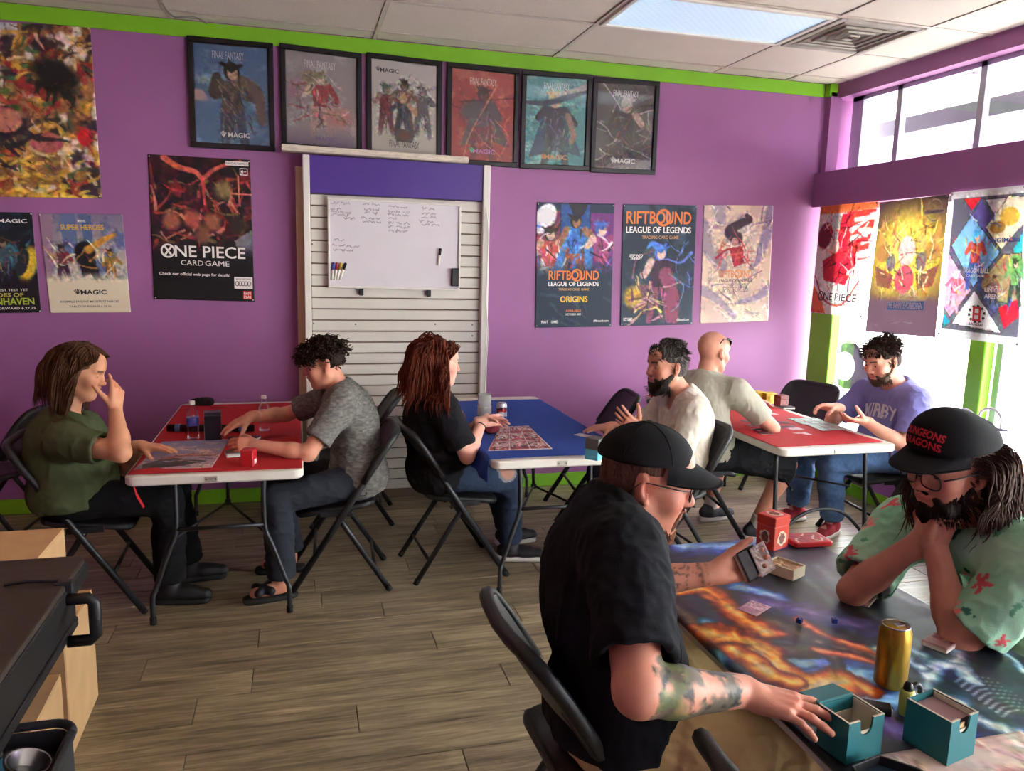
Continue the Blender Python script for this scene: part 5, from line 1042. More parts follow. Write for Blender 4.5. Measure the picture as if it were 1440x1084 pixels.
        for i, ((a, b, c), L, r) in enumerate(zip(base, ln, rad)):
            p = P(a, b, c); cu = math.radians(curls[i+1]); v = rodr(d, n, 0); an = spread*(1.5-i)*.5; v = nrm(d*math.cos(an)+side*math.sin(an)); ax = np.cross(v, n)
            for j, (fr, bd) in enumerate(((.46, .34), (.30, .40), (.24, .26))):
                v = rodr(v, ax, cu*bd); q2 = p+v*L*fr*sc; B.cap(p, q2, r*(1-.09*j)*sc, r*(1-.09*(j+1))*sc, .004*sc); p = q2
        p = P(.022, .024, .008); v = nrm(d*.62+side*tsp+n*.30); cu = math.radians(curls[0]); ax = np.cross(v, nrm(n*.6-side*.6))
        for j, (fr, bd) in enumerate(((.046, .2), (.034, .45), (.027, .35))): v = rodr(v, ax, cu*bd); q2 = p+v*fr*sc; B.cap(p, q2, (.0135-.0018*j)*sc, (.0115-.0018*j)*sc, .006*sc); p = q2
    def build_body(s, vox, hvox, brow=(70, 48, 38), lips=(176, 100, 92), stubble=None, lidx=None):
        s.bodysdf(); B = s.B; parts = []
        reg = [(s.head, .20*s.hs)]+[(w_+d*.075*sc, .135*sc) for sg, w_, d, n, cu, sp, sc, ts in s.hands]; nb = s.hp(-.02, 0, -.125)
        hup = nrm(s.head-s.sp(1.))
        def inh(P, sh=0.): return (np.linalg.norm(P-s.head, axis=1) < .20*s.hs-sh) & ((P-nb)@hup > sh)
        def inw(P, i, sh=0.): sg, w_, d, n, cu, sp, sc, ts = s.hands[i]; return (np.linalg.norm(P-(w_+d*.075*sc), axis=1) < .135*sc-sh) & ((P-w_)@d > -.012+sh)
        V, F = B.mesh(vox); V = relax(V, F, 1, .4); cf = V[F].mean(1); m = ~inh(cf, .008)
        for i in range(len(s.hands)): m &= ~inw(cf, i, .008)
        parts.append(keepfaces(V, F, m))
        c, r = reg[0]; V, F = B.mesh(hvox, c-r, c+r); V = relax(V, F, 1, .3); parts.append(keepfaces(V, F, inh(V[F].mean(1))))
        for i in range(len(s.hands)):
            c, r = reg[i+1]; V, F = B.mesh(max(hvox, .0030), c-r, c+r); V = relax(V, F, 1, .3); cf = V[F].mean(1); parts.append(keepfaces(V, F, inw(cf, i) & ~inh(cf)))
        n = 0; VV = []; FF = []
        for V, F in parts: VV.append(V); FF.append(F+n); n += len(V)
        V = np.concatenate(VV); F = np.concatenate(FF); C = np.tile(np.array(s.skin, float), (len(V), 1)); C *= (1+.06*(fbm(V*30, 3, 2)-.5))[:, None]
        q = ((V-s.head)@s.H)/s.hs; near = np.linalg.norm(q, axis=1) < .16
        def tint(m, col, a): m = np.clip(m, 0, 1)*a; C[:] = C*(1-m[:, None])+np.array(col, float)*m[:, None]
        g = lambda x, y, z, r: np.exp(-(((q[:, 0]-x)**2+(np.abs(q[:, 1])-y)**2+(q[:, 2]-z)**2)/r**2))*near
        red = (s.skin[0]*.98, s.skin[1]*.74, s.skin[2]*.72)
        tint(g(.07, .045, -.03, .026), red, .55); tint(g(.105, 0, -.03, .018), red, .6); tint(g(-.01, .088, 0, .03), red, .5)
        bz = .0265+.004*np.sin(np.clip((np.abs(q[:, 1])-.012)/.04, 0, 1)*2.2); bm = near & (q[:, 0] > .055) & (np.abs(q[:, 1]) > .010) & (np.abs(q[:, 1]) < .052)
        tint(np.clip(1-np.abs(q[:, 2]-bz)/.0062, 0, 1)*2*bm, brow, .85)
        lm = near & (q[:, 0] > .074) & (np.abs(q[:, 1]) < .026); tint(np.clip(1.3-(np.abs(q[:, 2]+.0625)/.0125)**2-(q[:, 1]/.026)**2, 0, 1)*1.6*lm, lips, .75)
        if stubble is not None:
            col, a, zt = stubble; mm = near & (q[:, 0] > -.01); tint(np.clip((zt-q[:, 2])/.025, 0, 1)*mm*np.clip((q[:, 2]+.14)/.03, 0, 1)*(.7+.6*(fbm(V*160, 9, 2)-.3)), col, a)
            tint(np.exp(-((q[:, 2]+.047)/.006)**2)*(np.abs(q[:, 1]) < .03)*near*(q[:, 0] > .07), col, a)
        for sg, w_, d, n_, cu, sp, sc, ts in s.hands: k = np.exp(-(np.linalg.norm(V-(w_+d*.09*sc), axis=1)/.035)**2); tint(k, red, .35)
        for fn in s.paint: fn(s, V, tint)
        s.body = obj('body', (V, F, lin(np.clip(C, 0, 255))), m_skin, s.root, True, s.wo)
        for sg in (1, -1):
            V, F = sphere_np(V3(0, 0, 0), .0132*s.hs); P = V@s.H.T+s.hp(.0735, sg*.032, .002); g_ = nrm(V3(1, 0, -.25)); a = (V/(.0132*s.hs))@g_
            c = np.tile(lin((214, 206, 200)), (len(V), 1)); c[a > .86] = lin((70, 56, 44)); c[a > .95] = lin((12, 10, 10)); obj('eye', (P, F, c), m_eye, s.root, True, s.wo)
        return s
    def cloth(s, name, S, m, vox, amp, seed, sc=(16, 16, 16), col=None, rl=1):
        V, F = S.mesh(vox); V = relax(V, F, rl, .5); V = folds(V, vnormals(V, F), amp, seed, sc); o = obj(name, (V, F) if col is None else (V, F, col(V)), m, s.root, True, s.wo); s.last = (V, F); return o
    def shirt(s, m, vox, sleeve=.62, g=.016, hem=-.02, neckr=.072, neckdrop=.0, vneck=0., amp=.006, seed=1, name='shirt', loose=.018, cuff=True, extra=None, sc=(16, 16, 14), col=None, nback=.0):
        S = Sdf(); s.torso(S, g, .05)
        b_ = s.belly; S.ell(s.sp(.03), (.150+b_*.4, .200+s.fat*.4+b_*.2, .15), s.T, .06)
        ends = []
        for sg, (a, e, w_) in s.arms.items():
            q = s.q; d = nrm(e-a); L = np.linalg.norm(e-a)
            if sleeve <= 1: b = a+d*L*sleeve; S.cap(a, a+d*L*.3, .058*q+g*.6, .056*q+g*.6, .05).cone(a+d*L*.1, b, .056*q+loose*.7, .052*q+loose, .03); ends.append((b, d, .047*q+loose*.45))
            else:
                f = nrm(w_-e); b = e+f*np.linalg.norm(w_-e)*(sleeve-1); S.cap(a, e, .056*q+loose*.6, .047*q+loose*.7, .04).cone(e, b, .046*q+loose*.7, .036*q+loose*.7, .03); ends.append((b, f, .036*q+loose*.3))
        if extra: extra(S)
        for b, d, r in ends: S.cone(b-d*.045, b+d*.03, r-.004, r, .006, 's')
        S.plane(s.pel+s.t*hem, -s.t)
        nb = s.sp(.985)+s.f*.012; S.cap(nb-s.t*.01+s.f*neckdrop*.5, s.hp(-.02, 0, -.03), neckr*s.hs, .085*s.hs, .012, 's')
        if neckdrop: S.ell(s.sp(.93)+s.f*.075, (.06, .055, .05+neckdrop), s.T, .012, 's')
        if vneck: S.cap(s.sp(.97)+s.f*.08, s.sp(.97)+s.f*.115-s.t*vneck, .045, .006, .01, 's')
        return s.cloth(name, S, m, vox, amp, seed, sc, col)
    def trousers(s, m, vox, end=1., g=.014, amp=.006, seed=2, name='trousers', waist=.12, flare=.012, col=None, sc=(13, 13, 20)):
        S = Sdf(); b = s.belly; S.ell(s.sp(.02), (.118+g+b*.4, .168+g+s.fat*.4+b*.2, .125+g), s.T, .05); q = s.limb*(1+s.fat*1.6)
        for sg, (h, k, an, toe) in s.legs.items():
            if end <= .55: d = nrm(k-h); bb = h+(k-h)*(end/.5); S.cap(h, h+(k-h)*.5, .080*q+g, .074*q+g, .05).cone(h+(k-h)*.3, bb, .078*q+g, .070*q+g+flare, .03); S.cone(bb-d*.04, bb+d*.03, .062*q, .066*q+flare, .006, 's')
            else:
                S.cap(h, k, .080*q+g, .056*q+g, .05); bb = k+(an-k)*min((end-.5)*2, .96); S.cap(k, k+(bb-k)*.5, .056*q+g, .054*q+g, .03).cone(k+(bb-k)*.35, bb, .055*q+g, .046*q+g+flare, .03)
        S.plane(s.pel+s.t*waist, s.t)
        return s.cloth(name, S, m, vox, amp, seed, sc, col)
    def shoe(s, sg, m, msole, vox=.007, sock=None, sandal=False):
        h, k, an, toe = s.legs[sg]; toe = nrm(V3(toe[0], toe[1], 0)); sd = np.cross(V3(0, 0, 1), toe); z0 = 0.; a = V3(an[0], an[1], 0)
        S = Sdf()
        if not sandal:
            S.cap(a-toe*.035+V3(0, 0, .06), a+toe*.10+V3(0, 0, .045), .042, .036, .03).cap(a+toe*.08+V3(0, 0, .045), a+toe*.165+V3(0, 0, .038), .040, .034, .03).cap(a+V3(0, 0, .05), a+V3(0, 0, .10), .045, .043, .02)
        else: S.cap(a+toe*.06+sd*.045+V3(0, 0, .065), a+toe*.12-sd*.045+V3(0, 0, .062), .022, None, .01).cap(a+toe*.06-sd*.045+V3(0, 0, .065), a+toe*.12+sd*.045+V3(0, 0, .062), .022, None, .01)
        S.plane((0, 0, .028), (0, 0, -1)); V, F = S.mesh(vox); o = obj('shoe', (V, F), m, s.root, True, s.wo)
        So = Sdf().box(a+toe*.055+V3(0, 0, .016), (.135, .046, .016), np.stack([toe, sd, V3(0, 0, 1)], 1), .015); V, F = So.mesh(vox); L = (V-a)@np.stack([toe, sd, V3(0, 0, 1)], 1); x = (L[:, 0]-.055)/.135; wd = np.sqrt(np.clip(1-np.clip(np.abs(x)-.55, 0, .45)**2/.25, .05, 1)); L[:, 1] *= wd
        obj('sole', (L@np.stack([toe, sd, V3(0, 0, 1)], 1).T+a, F), msole, o, True, s.wo)
        if sock is not None: V, F = Sdf().cone(an-V3(0, 0, .03), an+nrm(k-an)*.07, .044, .047, .01).mesh(.007); obj('sock', (V, F), sock, s.root, True, s.wo)
        return o
    # ---- hair
    def scalp(s, n, seed, zmin=lambda x: .02-.35*x, r=(.100, .080, .088), c=(-.014, 0, .036)):
        rg = np.random.default_rng(seed); v = rg.normal(size=(n*6, 3)); v /= np.linalg.norm(v, axis=1, keepdims=True); p = v*np.array(r)+np.array(c); ok = p[:, 2] > zmin(p[:, 0]); v, p = v[ok][:n], p[ok][:n]
        return p, v
    def haircap(s, m, vox, zf=.055, zb=-.06, g=.006, name='hair_base', side=0.):
        S = Sdf(); H, h = s.H, s.hs; S.ell(s.hp(-.016, 0, .038), V3(.098+g, .078+g, .086+g)*h, H, .01); S.ell(s.hp(-.045, 0, -.02), V3(.062+g, .066+g, .07+g)*h, H, .03)
        S.plane(s.hp(.058, 0, zf), s.H@nrm(V3(.62, 0, -.30)), .01); S.plane(s.hp(-.05, 0, zb), s.H@V3(0, 0, -1.), .01); S.box(s.hp(.035, 0, -.06), V3(.055, .2, .085)*h, H, .01, .01, 's')
        return s.cloth(name, S, m, vox, .004, 5, (60, 60, 30))
    def hair_obj(s, P, m, r0, r1, name='hair', n=5, flat=.6, parent=None):
        V, F = tubes(P, r0, r1, n, flat); return obj(name, (V, F), m, parent or s.root, True, s.wo)
    def w(s, p): return (np.asarray(p)*s.hs)@s.H.T+s.head
    def wd(s, v): return np.asarray(v)@s.H.T
    def keep_face(s, x0=.03):
        def f(q):
            l = ((q-s.head)@s.H)/s.hs; lim = x0+np.clip(l[:, 2]-.035, 0, 1)*1.1; l[:, 0] = np.where(l[:, 2] > -.20, np.minimum(l[:, 0], lim), l[:, 0]); return (l*s.hs)@s.H.T+s.head
        return f
    def head_col(s, g=.004): return (s.hp(-.014, 0, .034), s.H, V3(.100+g, .080+g, .088+g)*s.hs)
    def face_col(s, g=.003): return (s.hp(.014, 0, -.035), s.H, V3(.076+g, .068+g, .092+g)*s.hs)
    def torso_cols(s, g=.03): return [(s.sp(.74), s.T, V3(.112+g, .17+g, .16+g)), ((s.sh[1]+s.sp(.9))/2, s.T, V3(.075+g, .14+g, .065+g)), ((s.sh[-1]+s.sp(.9))/2, s.T, V3(.075+g, .14+g, .065+g))]
    def beard(s, m, length, n, seed, zt=-.035, r=.0035, curl=.25, mous=True, base=True, full=1., down=.9):
        if base:
            S = Sdf(); h = s.hs; g = length*.42
            for sg in (1, -1): S.cap(s.hp(.006, sg*.064*s.jaw, -.045), s.hp(.052, sg*.040, -.092), (.010+g*.3)*h, (.022+g*.4)*h, .02)
            S.ell(s.hp(.066, 0, -.100-g*.4), V3(.028+g*.3, .034, .028+g)*h, s.H, .02)
            if mous: S.cap(s.hp(.093, -.006, -.047), s.hp(.080, -.033, -.066), .0065*h, .007*h, .006).cap(s.hp(.093, .006, -.047), s.hp(.080, .033, -.066), .0065*h, .007*h, .006)
            if mous: S.cap(s.hp(.078, -.034, -.062), s.hp(.066, -.034, -.09), .009*h, .014*h, .01).cap(s.hp(.078, .034, -.062), s.hp(.066, .034, -.09), .009*h, .014*h, .01)
            bo = s.cloth('beard', S, m, .004, .003, seed, (90, 90, 40)); par = bo
        else: par = None
        rg = np.random.default_rng(seed); th = rg.uniform(-1.5, 1.5, n); zz = rg.uniform(-.115, zt, n); p = np.stack([.016+.062*np.cos(th), .058*np.sin(th)*s.jaw, zz], 1)
        p[:, 0] -= np.clip(-zz-.08, 0, .05)*.5; keep = ~((p[:, 0] > .055) & (p[:, 2] > -.078)); p = p[keep]; d = np.stack([p[:, 0]*6, p[:, 1]*6, -np.full(len(p), down)], 1); d /= np.linalg.norm(d, axis=1, keepdims=True)
        P = grow(s.w(p), s.wd(d), 6, (length+.012)/6, [s.face_col(-.002)], .12, .22, curl, 1.7, seed); return s.hair_obj(P, m, r, r*.35, 'beard_hair' if par else 'beard', 4, .7, par)
    def glasses(s, col=(28, 26, 28), r=.0016, w=.027, hgt=.021, y=.035, x=.103, z=.000, name='glasses', lens=True, thick=1., tint=None):
        t = bpy.data.objects.new(name, None); COL.objects.link(t); t.parent = s.root; m = mat('spectacle_frame_%02x' % col[0], col, .35)
        for sg in (1, -1):
            pts = []
            for k in range(25): a = 2*math.pi*k/24; pts.append(s.hp(x-.35*abs(w*math.cos(a)*.0+0)-.10*abs(sg*y+w*math.cos(a)), sg*y+w*np.sign(math.cos(a))*abs(math.cos(a))**.75, z+hgt*np.sign(math.sin(a))*abs(math.sin(a))**.75-.004))
            obj('rim', MB().tube(pts, r*thick, 6, False), m, t, True, s.wo)
            if lens: mb = MB().add(pts[:-1], [tuple(range(24))]); obj('lens', mb, tint or MATS.get('spectacle_lens') or glassmat('spectacle_lens', (238, 240, 244), .07), t, False, s.wo)
            obj('temple', MB().tube([s.hp(x-.012, sg*(y+w+.004), z+.008), s.hp(x-.04, sg*.078, z+.010), s.hp(-.02, sg*.087, z+.012), s.hp(-.045, sg*.083, z-.018)], r*thick*1.15, 6), m, t, True, s.wo)
        obj('bridge', MB().tube(smooth_path([s.hp(x-.002, -y+w, z+.002), s.hp(x+.006, 0, z+.006), s.hp(x-.002, y-w, z+.002)], 4), r*thick*1.1, 6), m, t, True, s.wo)
        return t
    def cap_hat(s, m, flatbrim=False, under=None, tilt=0., g=.0, zb=.045, brim_l=.075, back=1., ch=.098):
        """baseball cap: crown, brim, button, seams"""
        t = bpy.data.objects.new('cap', None); COL.objects.link(t); t.parent = s.root; h = s.hs; S = Sdf(); R = s.H@roty(tilt)
        cp = lambda x, y, z: s.head+R@(V3(x, y, z)*h)
        S.ell(cp(-.012, 0, zb-.005), V3(.112+g, .092+g, ch+g*1.2)*h, R, .01)
        if flatbrim: S.ell(cp(.030, 0, zb+.03), V3(.074, .078, .068)*h, R, .05)
        S.plane(cp(0, 0, zb), R@V3(0, 0, -1.), .004); S.ell(cp(-.012, 0, zb-.008), V3(.104+g, .084+g, .086+g)*h, R, .004, 's')
        V, F = S.mesh(.0035); V = relax(V, F, 2, .5); cr = obj('crown', (V, F), m, t, True, s.wo); s.capmesh = (V, F); s.capR = R; s.cp = cp; s.capzb = zb
        mb = MB(); n, k = 28, 7; Vb = []
        for j in range(k+1):
            for i in range(n+1):
                u = -1+2*i/n; a = u*1.12; x0 = -.012+(.108+g)*math.cos(a); y0 = (.089+g)*math.sin(a); ln = brim_l*(1-abs(u)**3.2)**.8; f = j/k
                x = x0+ln*f*1.0+.0; y = y0*(1+.06*f*(1 if flatbrim else .4)); z = zb+.002-(0 if flatbrim else .26*(y*y)/.09*.9*f)-(0.03*f if flatbrim else .16*ln*f/.075*.12+.018*f)
                Vb.append(cp(x, y, z))
        Vb = np.array(Vb); Ft = [(j*(n+1)+i, j*(n+1)+i+1, (j+1)*(n+1)+i+1, (j+1)*(n+1)+i) for j in range(k) for i in range(n)]; dn = R@V3(0, 0, -.0035); L = len(Vb)
        mb.add(np.concatenate([Vb, Vb+dn]), [f[::-1] for f in Ft]+[tuple(q+L for q in f) for f in Ft]+[(j*(n+1)+n, (j+1)*(n+1)+n, (j+1)*(n+1)+n+L, j*(n+1)+n+L) for j in range(k)]+[(k*(n+1)+i, k*(n+1)+i+1, k*(n+1)+i+1+L, k*(n+1)+i+L) for i in range(n)])
        obj('brim', mb, under or m, t, True, s.wo)
        obj('button', MB().lathe([(.009*h, 0), (.009*h, .003), (.005*h, .006)], (0, 0, 0), 12, R=R).add(np.zeros((0, 3)), []), m, t, True).location = Vector(cp(-.012 if not flatbrim else -.006, 0, zb-.006+(ch+g*1.2))-s.wo)
        for a in (0., 1.047, 2.094):
            pts = []
            for q in range(-8, 9):
                b = q/8*1.42; e = V3(math.sin(b)*math.cos(a), math.sin(b)*math.sin(a), math.cos(b)); pts.append(cp(*(V3(-.012, 0, zb-.005)+e*V3(.1125+g, .0925+g, ch+.0005+g*1.2))))
            if not flatbrim: obj('seam', MB().tube([q for q in pts if (R.T@(q-s.head))[2]/h > zb+.003], .0011, 4), m, t, True, s.wo)
        return t
def project_text(mesh, txt, O, R_, U_, w_, h_, col, parent, wo, bold=.02, off=.0015, arch=0., name='lettering', rough=.6, m=None):
    """lettering laid onto a curved surface: cast from O + x R + y U against the surface along the view normal"""
    V, F = mesh; bv = BVHTree.FromPolygons([tuple(q) for q in V], [tuple(map(int, f)) for f in F]); T, G = fit_text(txt, w_, h_, bold)
    # refine long faces a little so the print follows the curve
    Nn = np.cross(R_, U_); P = []
    for x, y, _ in T:
        p = O+R_*x+U_*(y+arch*(1-(2*x/w_)**2)); hit = bv.ray_cast(Vector(p+Nn*.15), Vector(-Nn), .4)
        P.append(np.array(hit[0])+Nn*off if hit[0] is not None else p)
    return obj(name, (np.array(P), G), m or ink(col, rough), parent, False, wo)
# ================================================================== the eight players
QB, QH, QC = .0085, .0042, .0085      # voxel sizes for the far players (body, head, cloth)
def fabric(name, c, var=.06, rough=.9, bump=.25, bscale=500, **k): return mat(name, c, rough, var=var, vscale=k.pop('vscale', 12), bump=bump, bscale=bscale, spec=.2, **k)
m_blackshoe = mat('black_shoe', hx('17171a'), .6); m_whitesole = mat('white_rubber_sole', hx('cfcac4'), .6); m_blacksole = mat('black_rubber_sole', hx('131313'), .7)
DN = V3(0, 0, -1.); UPV = V3(0, 0, 1.)

# ---- A: long brown hair, olive shirt, hand at the face
A = Person('long haired person in an olive shirt resting the face on a raised hand', (-1.75, -1.56, .575), at(88, 592, Y=-1.54), at(113, 522, Y=-1.50), 0, -4, 16, 0, (196, 138, 106), .20, .035, .075, .03, 1.03)
A.arm(-1, V3(-1.515, -1.71, 1.0), (.2, -1, -.9), (.10, .22, 1), (-.75, .55, .15), (25, 35, 100, 120, 125), .0, 1., (.07, -.02, -.015), .55)
A.arm(1, at(198, 627, Z=.79), (-.2, .5, -1), (1, -.22, -.05), (.05, 0, -1), (20, 18, 22, 26, 30), .25, 1., (.05, 0, -.02))
A.leg(-1, (-1.33, -1.62, .10), (.3, 0, 1), (1, -.15, 0)); A.leg(1, (-1.28, -1.36, .10), (.3, 0, 1), (1, .1, 0))
A.build_body(QB, QH, (80, 54, 38)); A.shirt(fabric('olive_jersey', hx('4b5438'), .08), QC, .66, .016, -.06, .07, .0, amp=.007, seed=11); A.trousers(fabric('black_trousers', hx('141417'), .1), QC, 1., amp=.007, seed=12)
for sg in (1, -1): A.shoe(sg, m_blackshoe, m_blacksole)
m_hA = hairmat('dark_brown_hair', hx('4a2e1c')); A.haircap(m_hA, .006, .07, -.07, .008)
p, v = A.scalp(1300, 3, lambda x: .045-.25*x+.0*(x > .03)); d = np.stack([-.55+0*v[:, 0], np.sign(v[:, 1])*.6, -.25+0*v[:, 2]], 1)+v*.25; ok = (p[:, 0] < .062)
P = grow(A.w(p[ok]), A.wd(d[ok]/np.linalg.norm(d[ok], axis=1, keepdims=True)), 17, .0185, [A.head_col(.012), A.face_col(.008)]+A.torso_cols(.022), .30, .05, .08, .7, 4, clamp=A.keep_face(.030)); A.hair_obj(P, m_hA, .0042, .0024, n=4, flat=.45)

# ---- B: curly hair, heathered grey polo
B = Person('curly haired person in a heathered grey polo reaching over the red table', (-.40, -1.50, .575), at(478, 548, Y=-1.47), at(455, 511, Y=-1.47), 180, 178, 14, 0, (205, 142, 116), .175, .0, .0, .035, .98)
B.arm(1, at(362, 626, Z=.80), (.3, -.6, -1), (-1, .15, .05), (0, .8, -.5), (35, 55, 65, 75, 80), .0, 1., (-.03, 0, 0)); B.arm(-1, at(352, 586, Z=.88), (.1, .9, -.35), (-1, -.1, -.42), (-.25, .2, -1), (20, 20, 22, 28, 32), .35, 1., (-.06, 0, 0))
B.leg(1, (-.80, -1.68, .095), (-.3, -.1, 1), (-1, -.2, 0)); B.leg(-1, (-.76, -1.33, .095), (-.3, .05, 1), (-1, .0, 0))
B.build_body(QB, QH, (60, 42, 34))
def heather(V): q = fbm(V*np.array([60, 60, 190]), 4, 3); return lin(np.array([104, 102, 98])[None, :]*(.62+.85*np.clip(q, 0, 1))[:, None])
m_heath = mat('heathered_grey_jersey', None, .9, attr=True, bump=.25, bscale=400, spec=.2)
B.shirt(m_heath, .006, .74, .016, -.10, .062, .02, amp=.006, seed=21, col=heather, vneck=.05)
# collar
for sg in (1, -1):
    pts = [B.sp(1.03)-B.f*.058, B.sp(1.02)+B.l*sg*.066-B.f*.01, B.sp(.985)+B.l*sg*.05+B.f*.055, B.sp(.93)+B.l*sg*.03+B.f*.105]
    V, F = MB().tube(smooth_path(pts, 5), [.017]*16, 8, flat=.45).get(); obj('collar', (V, F, heather(V)), m_heath, B.root, True, B.wo)
B.trousers(fabric('slate_trousers', hx('2b2e37'), .1), QC, .97, amp=.007, seed=22)
for sg in (1, -1): B.shoe(sg, m_blackshoe, m_blacksole, sandal=True)
m_hB = hairmat('dark_curly_hair', hx('2b1c16')); B.haircap(m_hB, .005, .066, -.025, .002)
p, v = B.scalp(620, 5, lambda x: .040-.10*x); P = grow(B.w(p*1.02), B.wd(v+np.array([.25, 0, .1])), 11, .0085, [B.head_col(.006)], .07, .12, 1.0, 1.15, 6, clump=60); B.hair_obj(P, m_hB, .0048, .003)
def crop(s, m, n, seed, ln=.007, steps=3, x1=.025):
    p, v = s.scalp(n, seed, lambda x: -.06+0*x, (.101, .081, .088)); ok = (p[:, 0] < x1) & (p[:, 2] < .075); p, v = p[ok], v[ok]; d = v*.7+np.array([-.5, 0, -.6]); P = grow(s.w(p), s.wd(d), steps, ln, [s.head_col(.003)], .1, .1, 0, 1, seed); s.hair_obj(P, m, .0030, .0014, 'side_hair', 4, .5)
crop(B, m_hB, 500, 61)

# ---- C: long auburn hair, black shirt
C = Person('person with long auburn hair in a black shirt at the blue table', (.03, -1.46, .575), at(608, 553, Y=-1.46), at(619, 511, Y=-1.46), 0, 4, 4, 0, (222, 164, 144), .165, .0, .03, .03, .95, .96)
C.arm(-1, at(678, 593, Z=.855), (-.1, -.6, -1), (1, .25, .06), (.0, .75, -.65), (25, 28, 32, 38, 42), .1, .95, (.04, 0, 0)); C.arm(1, at(684, 597, Z=.85)+V3(0, .10, 0), (0, .6, -1), (1, -.3, .0), (0, -.75, -.6), (30, 30, 35, 40, 45), .1, .95, (.04, 0, 0))
C.leg(-1, (.47, -1.42, .10), (.4, -.15, 1), (1, -.25, 0)); C.leg(1, (.52, -1.16, .10), (.4, .1, 1), (1, .1, 0))
C.build_body(QB, QH, (96, 60, 44), (190, 100, 100)); C.shirt(fabric('black_cotton', hx('15151a'), .1), QC, .80, .02, -.10, .066, .015, amp=.008, seed=31, loose=.03)
def jeans(base):
    def f(V): q = fbm(V*9, 6, 3); r = fbm(V*np.array([140, 140, 60]), 7, 2); return lin(np.array(base)[None, :]*(.72+.5*q+.22*(r-.5))[:, None])
    return f
m_jean = mat('denim', None, .9, attr=True, bump=.3, bscale=600, spec=.2)
def ripped(V):
    c = jeans((50, 62, 84))(V); h, k, an, toe = C.legs[-1]; m = np.linalg.norm((V-(k+V3(-.035, -.03, .05)))*np.array([1, 1, 1.2]), axis=1) < .055; c[m] = lin((205, 150, 132)); m2 = np.abs(np.linalg.norm((V-(k+V3(-.035, -.03, .05)))*np.array([1, 1, 1.2]), axis=1)-.058) < .006; c[m2] = lin((150, 150, 156)); return c
C.trousers(m_jean, .007, .97, amp=.006, seed=32, col=ripped)
for sg in (1, -1): C.shoe(sg, m_blackshoe, m_whitesole)
m_hC = hairmat('auburn_hair', hx('6a3020')); C.haircap(m_hC, .006, .066, -.07, .010)
p, v = C.scalp(1300, 7, lambda x: .04-.3*x); d = np.stack([-.75+0*v[:, 0], np.sign(v[:, 1]-.01)*.55, -.15+0*v[:, 2]], 1)+v*.35; ok = p[:, 0] < .068
P = grow(C.w(p[ok]), C.wd(d[ok]/np.linalg.norm(d[ok], axis=1, keepdims=True)), 20, .0185, [C.head_col(.016), C.face_col(.006)]+C.torso_cols(.03), .28, .06, .20, .75, 8, clamp=C.keep_face(.004)); C.hair_obj(P, m_hC, .0044, .0024, n=4, flat=.45)
# patterned maroon scarf hanging down the front
def plaid(V): q = (np.sin(V[:, 0]*160)+np.sin(V[:, 2]*150)+np.sin(V[:, 1]*170)); return lin(np.where((q > .3)[:, None], (118, 60, 66), np.where((q < -.8)[:, None], (150, 140, 142), (64, 40, 50))))
S = Sdf()
for sg in (1, -1): 
    pts = [C.sp(1.02)-C.f*.03+C.l*sg*.05, C.sp(.93)+C.f*.055+C.l*sg*.07, C.sp(.7)+C.f*.145+C.l*sg*.06, C.sp(.42)+C.f*.17+C.l*sg*.055, C.sp(.16)+C.f*.20+C.l*sg*.06]
    for a, b in zip(pts[:-1], pts[1:]): S.cap(a, b, .028, .033, .03)
C.cloth('scarf', S, mat('plaid_scarf', None, .95, attr=True, bump=.3, bscale=300, spec=.1), .006, .009, 33, (22, 22, 12), plaid)
obj('wristband', MB().tube([C.arms[-1][2]+(-nrm(C.arms[-1][2]-C.arms[-1][1]))*.03+.030*(math.cos(a)*nrm(np.cross(C.arms[-1][2]-C.arms[-1][1], UPV))+math.sin(a)*nrm(np.cross(np.cross(C.arms[-1][2]-C.arms[-1][1], UPV), C.arms[-1][2]-C.arms[-1][1]))) for a in np.linspace(0, 6.283, 19)], .003, 5), m_dark, C.root, True, C.wo)

# ---- D: bearded, cream henley
D = Person('bearded person in a cream short sleeved shirt gesturing at the blue table', (1.40, -1.66, .575), at(962, 556, Y=-1.66), at(937, 515, Y=-1.64), 182, 186, 2, 0, (196, 136, 112), .185, .0, .02, .03, 1.06)
D.arm(1, at(899, 606, Y=-1.78), (.5, -.5, -1), (-.80, .15, .62), (-.2, .75, .45), (30, 5, 45, 62, 70), .3, 1., (-.04, 0, 0), .9); D.arm(-1, V3(1.04, -1.48, .79), (.3, .8, -1), (-1, -.1, 0), (0, 0, -1), (20, 20, 25, 30, 35), .1)
D.leg(1, (.98, -1.78, .10), (-.3, -.1, 1), (-1, -.1, 0)); D.leg(-1, (.98, -1.52, .10), (-.3, .1, 1), (-1, .1, 0))
D.build_body(QB, QH, (44, 36, 34)); D.shirt(fabric('cream_henley', hx('cfc6b8'), .06), .0065, .85, .016, -.08, .066, .015, amp=.008, seed=41, vneck=.05, sc=(20, 20, 9)); D.trousers(fabric('charcoal_jeans', hx('2f323a'), .1), QC, .97, seed=42)
for sg in (1, -1): D.shoe(sg, m_blackshoe, m_blacksole)
m_hD = hairmat('grey_brown_hair', hx('4a4340')); D.haircap(m_hD, .005, .068, -.05, .005)
p, v = D.scalp(900, 9, lambda x: .052-.12*x); d = np.stack([-.5+0*v[:, 0], v[:, 1]*.4, .55+0*v[:, 2]], 1)+v*.4; P = grow(D.w(p), D.wd(d), 6, .0080, [D.head_col(.004)], .06, .2, .25, 1., 10); D.hair_obj(P, m_hD, .0034, .0018, n=4); crop(D, m_hD, 600, 62, .009)
D.beard(hairmat('dark_beard', hx('2a211d')), .050, 420, 12, -.028)

